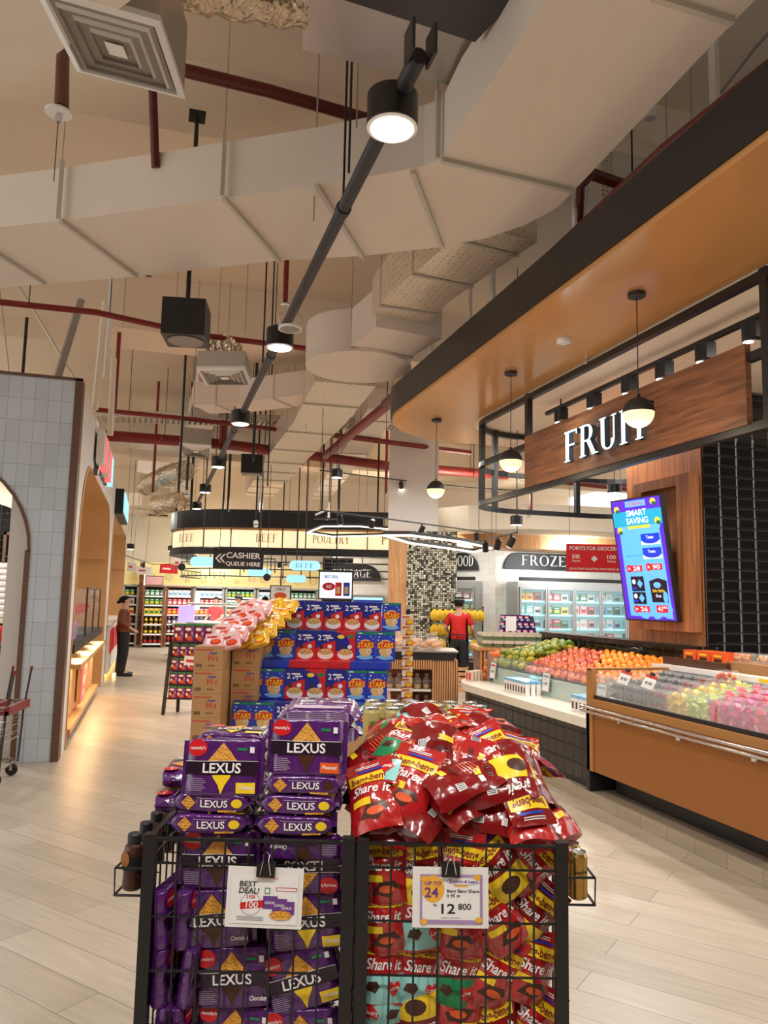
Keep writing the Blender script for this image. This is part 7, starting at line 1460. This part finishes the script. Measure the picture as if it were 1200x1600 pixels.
def gondola(label, x, y, w, col, nlab, wood_=True, h=1.92):
    t = thing('shelf_unit', label, 'shelf', loc=(x, y, 0)); zs = [.12, .42, .72, 1.02, 1.32, 1.6]
    b = MB(); b.box(0, w, .3, .34, 0, h, 'sign_black'); b.build('back_panel', t)
    for s_ in (0, w-.06): b = MB(); b.box(s_, s_+.06, -.02, .34, 0, h, 'walnut' if wood_ else 'alu'); b.build('side_post', t)
    b = MB(); b.box(0, w, -.02, .34, h-.04, h, 'walnut' if wood_ else 'alu'); b.build('top_board', t)
    for z in zs: b = MB(); b.box(.06, w-.06, 0, .3, z-.03, z, 'white_paint'); b.box(.06, w-.06, -.015, 0, z-.04, z+.01, 'paper'); b.build('shelf', t)
    for r, z in enumerate(zs):
        k = gcols[col][5-r]+(r < 3,)
        if k not in GP: GP[k] = gpack(*k)
        n = int((w-.2)/.15)
        for i in range(n+1): GP[k].put('grocery pack on the %s shelf of the %s' % (('lowest', 'second', 'third', 'fourth', 'fifth', 'top')[r], nlab), (x+.13+i*.15, y+.08, z), 0)['group'] = 'groceries %s %d' % (nlab, r)
X_ = lambda px: pY(px, 960, 25.6).x
gondola('white shelf unit of groceries just right of the woman in brown', X_(190), 25.6, X_(217)-X_(190)-.04, 0, 'unit beside the woman in brown', False)
gondola('timber framed shelf unit with green and yellow packs', X_(222), 25.2, X_(256)-X_(222), 1, 'timber unit of green and yellow packs')
gondola('red filled shelf unit right of the timber one', X_(258), 25.6, X_(300)-X_(258), 2, 'unit of red packs')
for i, (p0, p1) in enumerate(((302, 350), (352, 400), (402, 450), (452, 498))): gondola('back shelf unit behind the meat counter, %s from the left' % od[i], X_(p0), 25.9, X_(p1)-X_(p0), (2, 0, 2, 1)[i], '%s back unit behind the meat counter' % od[i], False)
t = thing('shelf_header_card', 'pale header card standing on top of the timber framed shelf unit', 'sign', loc=(X_(224), 25.3, 1.93)); b = MB(); b.box(0, .55, 0, .02, 0, .3, 'sign_black'); b.box(.02, .53, -.003, 0, .02, .28, 'pink_film'); b.build('card', t)
for px0, px1, py, h_, m_, s_ in ((198, 212, 886, .25, 'paper', 'white hanging sign blade right of the golden arch'), (213, 236, 891, .22, 'paper', 'second white hanging sign blade with a purple spot'), (249, 277, 889, .26, 'sign_red', 'small red points banner in front of the noodle wall'), (270, 284, 884, .4, 'paper', 'tilted white hanging sign left of the lit blue sign')):
    A = pD(px0, py+6, 22); w = (px1-px0)/FPX*22; b = MB(); b.box(0, w, 0, .02, 0, h_, m_)
    b.box(w*.15, w*.6, -.003, 0, h_*.4, h_*.6, 'paper_red' if m_ == 'paper' else 'white_letter'); b.tube([(w/2, .01, h_), (w/2, .01, 5.9-A.z)], .006, 'black_metal', 4); tag(b.build('hanging_sign', loc=A, rot=rot_cf(0, .05, 0)), s_, 'sign')
b = MB(); b.box(-.45, -.3, 26.6, 26.75, 0, 2.7, 'walnut'); b.box(-.3, -.27, 26.58, 26.62, 1.6, 2.6, 'led_strip'); tag(b.build('lit_post'), 'timber post with a bright vertical light strip by the noodle sign', 'post')
# ------------------------------------------------------------------ ceiling tracks, LED rings
def track(name, label, pts, z, spots=0, r=.014, gl=None):
    P = [pZ(x, y, z) for x, y in pts]; t = thing(name, label, 'track'); b = MB(); b.tube(P, r, 'black_metal', 4); b.build('rail', t)
    for p in (P[0], P[-1]): b = MB(); b.tube([p, (p.x, p.y, 5.9)], .005, 'black_metal', 4); b.build('cable', t)
    for i in range(spots):
        f = (i+.6)/spots*(len(P)-1); k = min(len(P)-2, int(f)); p = P[k].lerp(P[k+1], f-k)
        h_ = MB(); h_.T = Matrix.Translation(p-Vector((0, 0, .1))) @ Euler((.5, .3*(i % 3-1), 0)).to_matrix().to_4x4(); h_.lathe([(.04, -.07), (.045, -.06), (.045, .06), (.02, .07)], 'black_metal', 12); h_.lathe([(.038, -.072), (.001, -.073)], 'spot_glow', 12); h_.T = Matrix.Identity(4); h_.tube([p, p-Vector((0, 0, .06))], .012, 'black_metal', 5); h_.build('spot_head', t)
track('light_track', 'black light track with spots before the mosaic column', [(500, 797), (600, 810), (775, 834)], 2.9, 4)
track('light_track', 'short black light track with spots right of the mosaic column', [(748, 846), (808, 832)], 2.5, 3)
track('light_track', 'thin black high track passing behind the globe lamps', [(500, 735), (640, 752), (735, 762), (830, 768)], 4.0, 2)
track('light_track', 'black thin track running left of the far small lamp', [(195, 868), (240, 882), (300, 880)], 2.55, 2)
def ledring(label, pts, z):
    P = [pZ(x, y, z) for x, y in pts]; t = thing('led_ring', label, 'pendant lamp'); b = MB(); b.tube([p+Vector((0, 0, .03)) for p in P], .03, 'dark_metal', 4, closed=True); b.build('frame', t)
    b = MB(); b.tube([p-Vector((0, 0, .005)) for p in P], .018, 'led_strip', 4, closed=True); b.build('light_strip', t)
    for k in (0, len(P)//2): b = MB(); b.tube([P[k], (P[k].x, P[k].y, 5.9)], .004, 'black_metal', 4); b.build('cable', t)
ledring('left angular black LED ring lamp in front of the ring sign', [(480, 832), (505, 822), (560, 822), (640, 830), (612, 836), (520, 838)], 3.1)
ledring('right angular black LED ring lamp across the mosaic column', [(600, 836), (640, 836), (720, 846), (768, 856), (740, 862), (640, 848)], 2.5)
track('light_track', 'angled black rail running to the left LED ring', [(452, 800), (475, 800), (520, 800), (560, 808)], 3.6, 1)
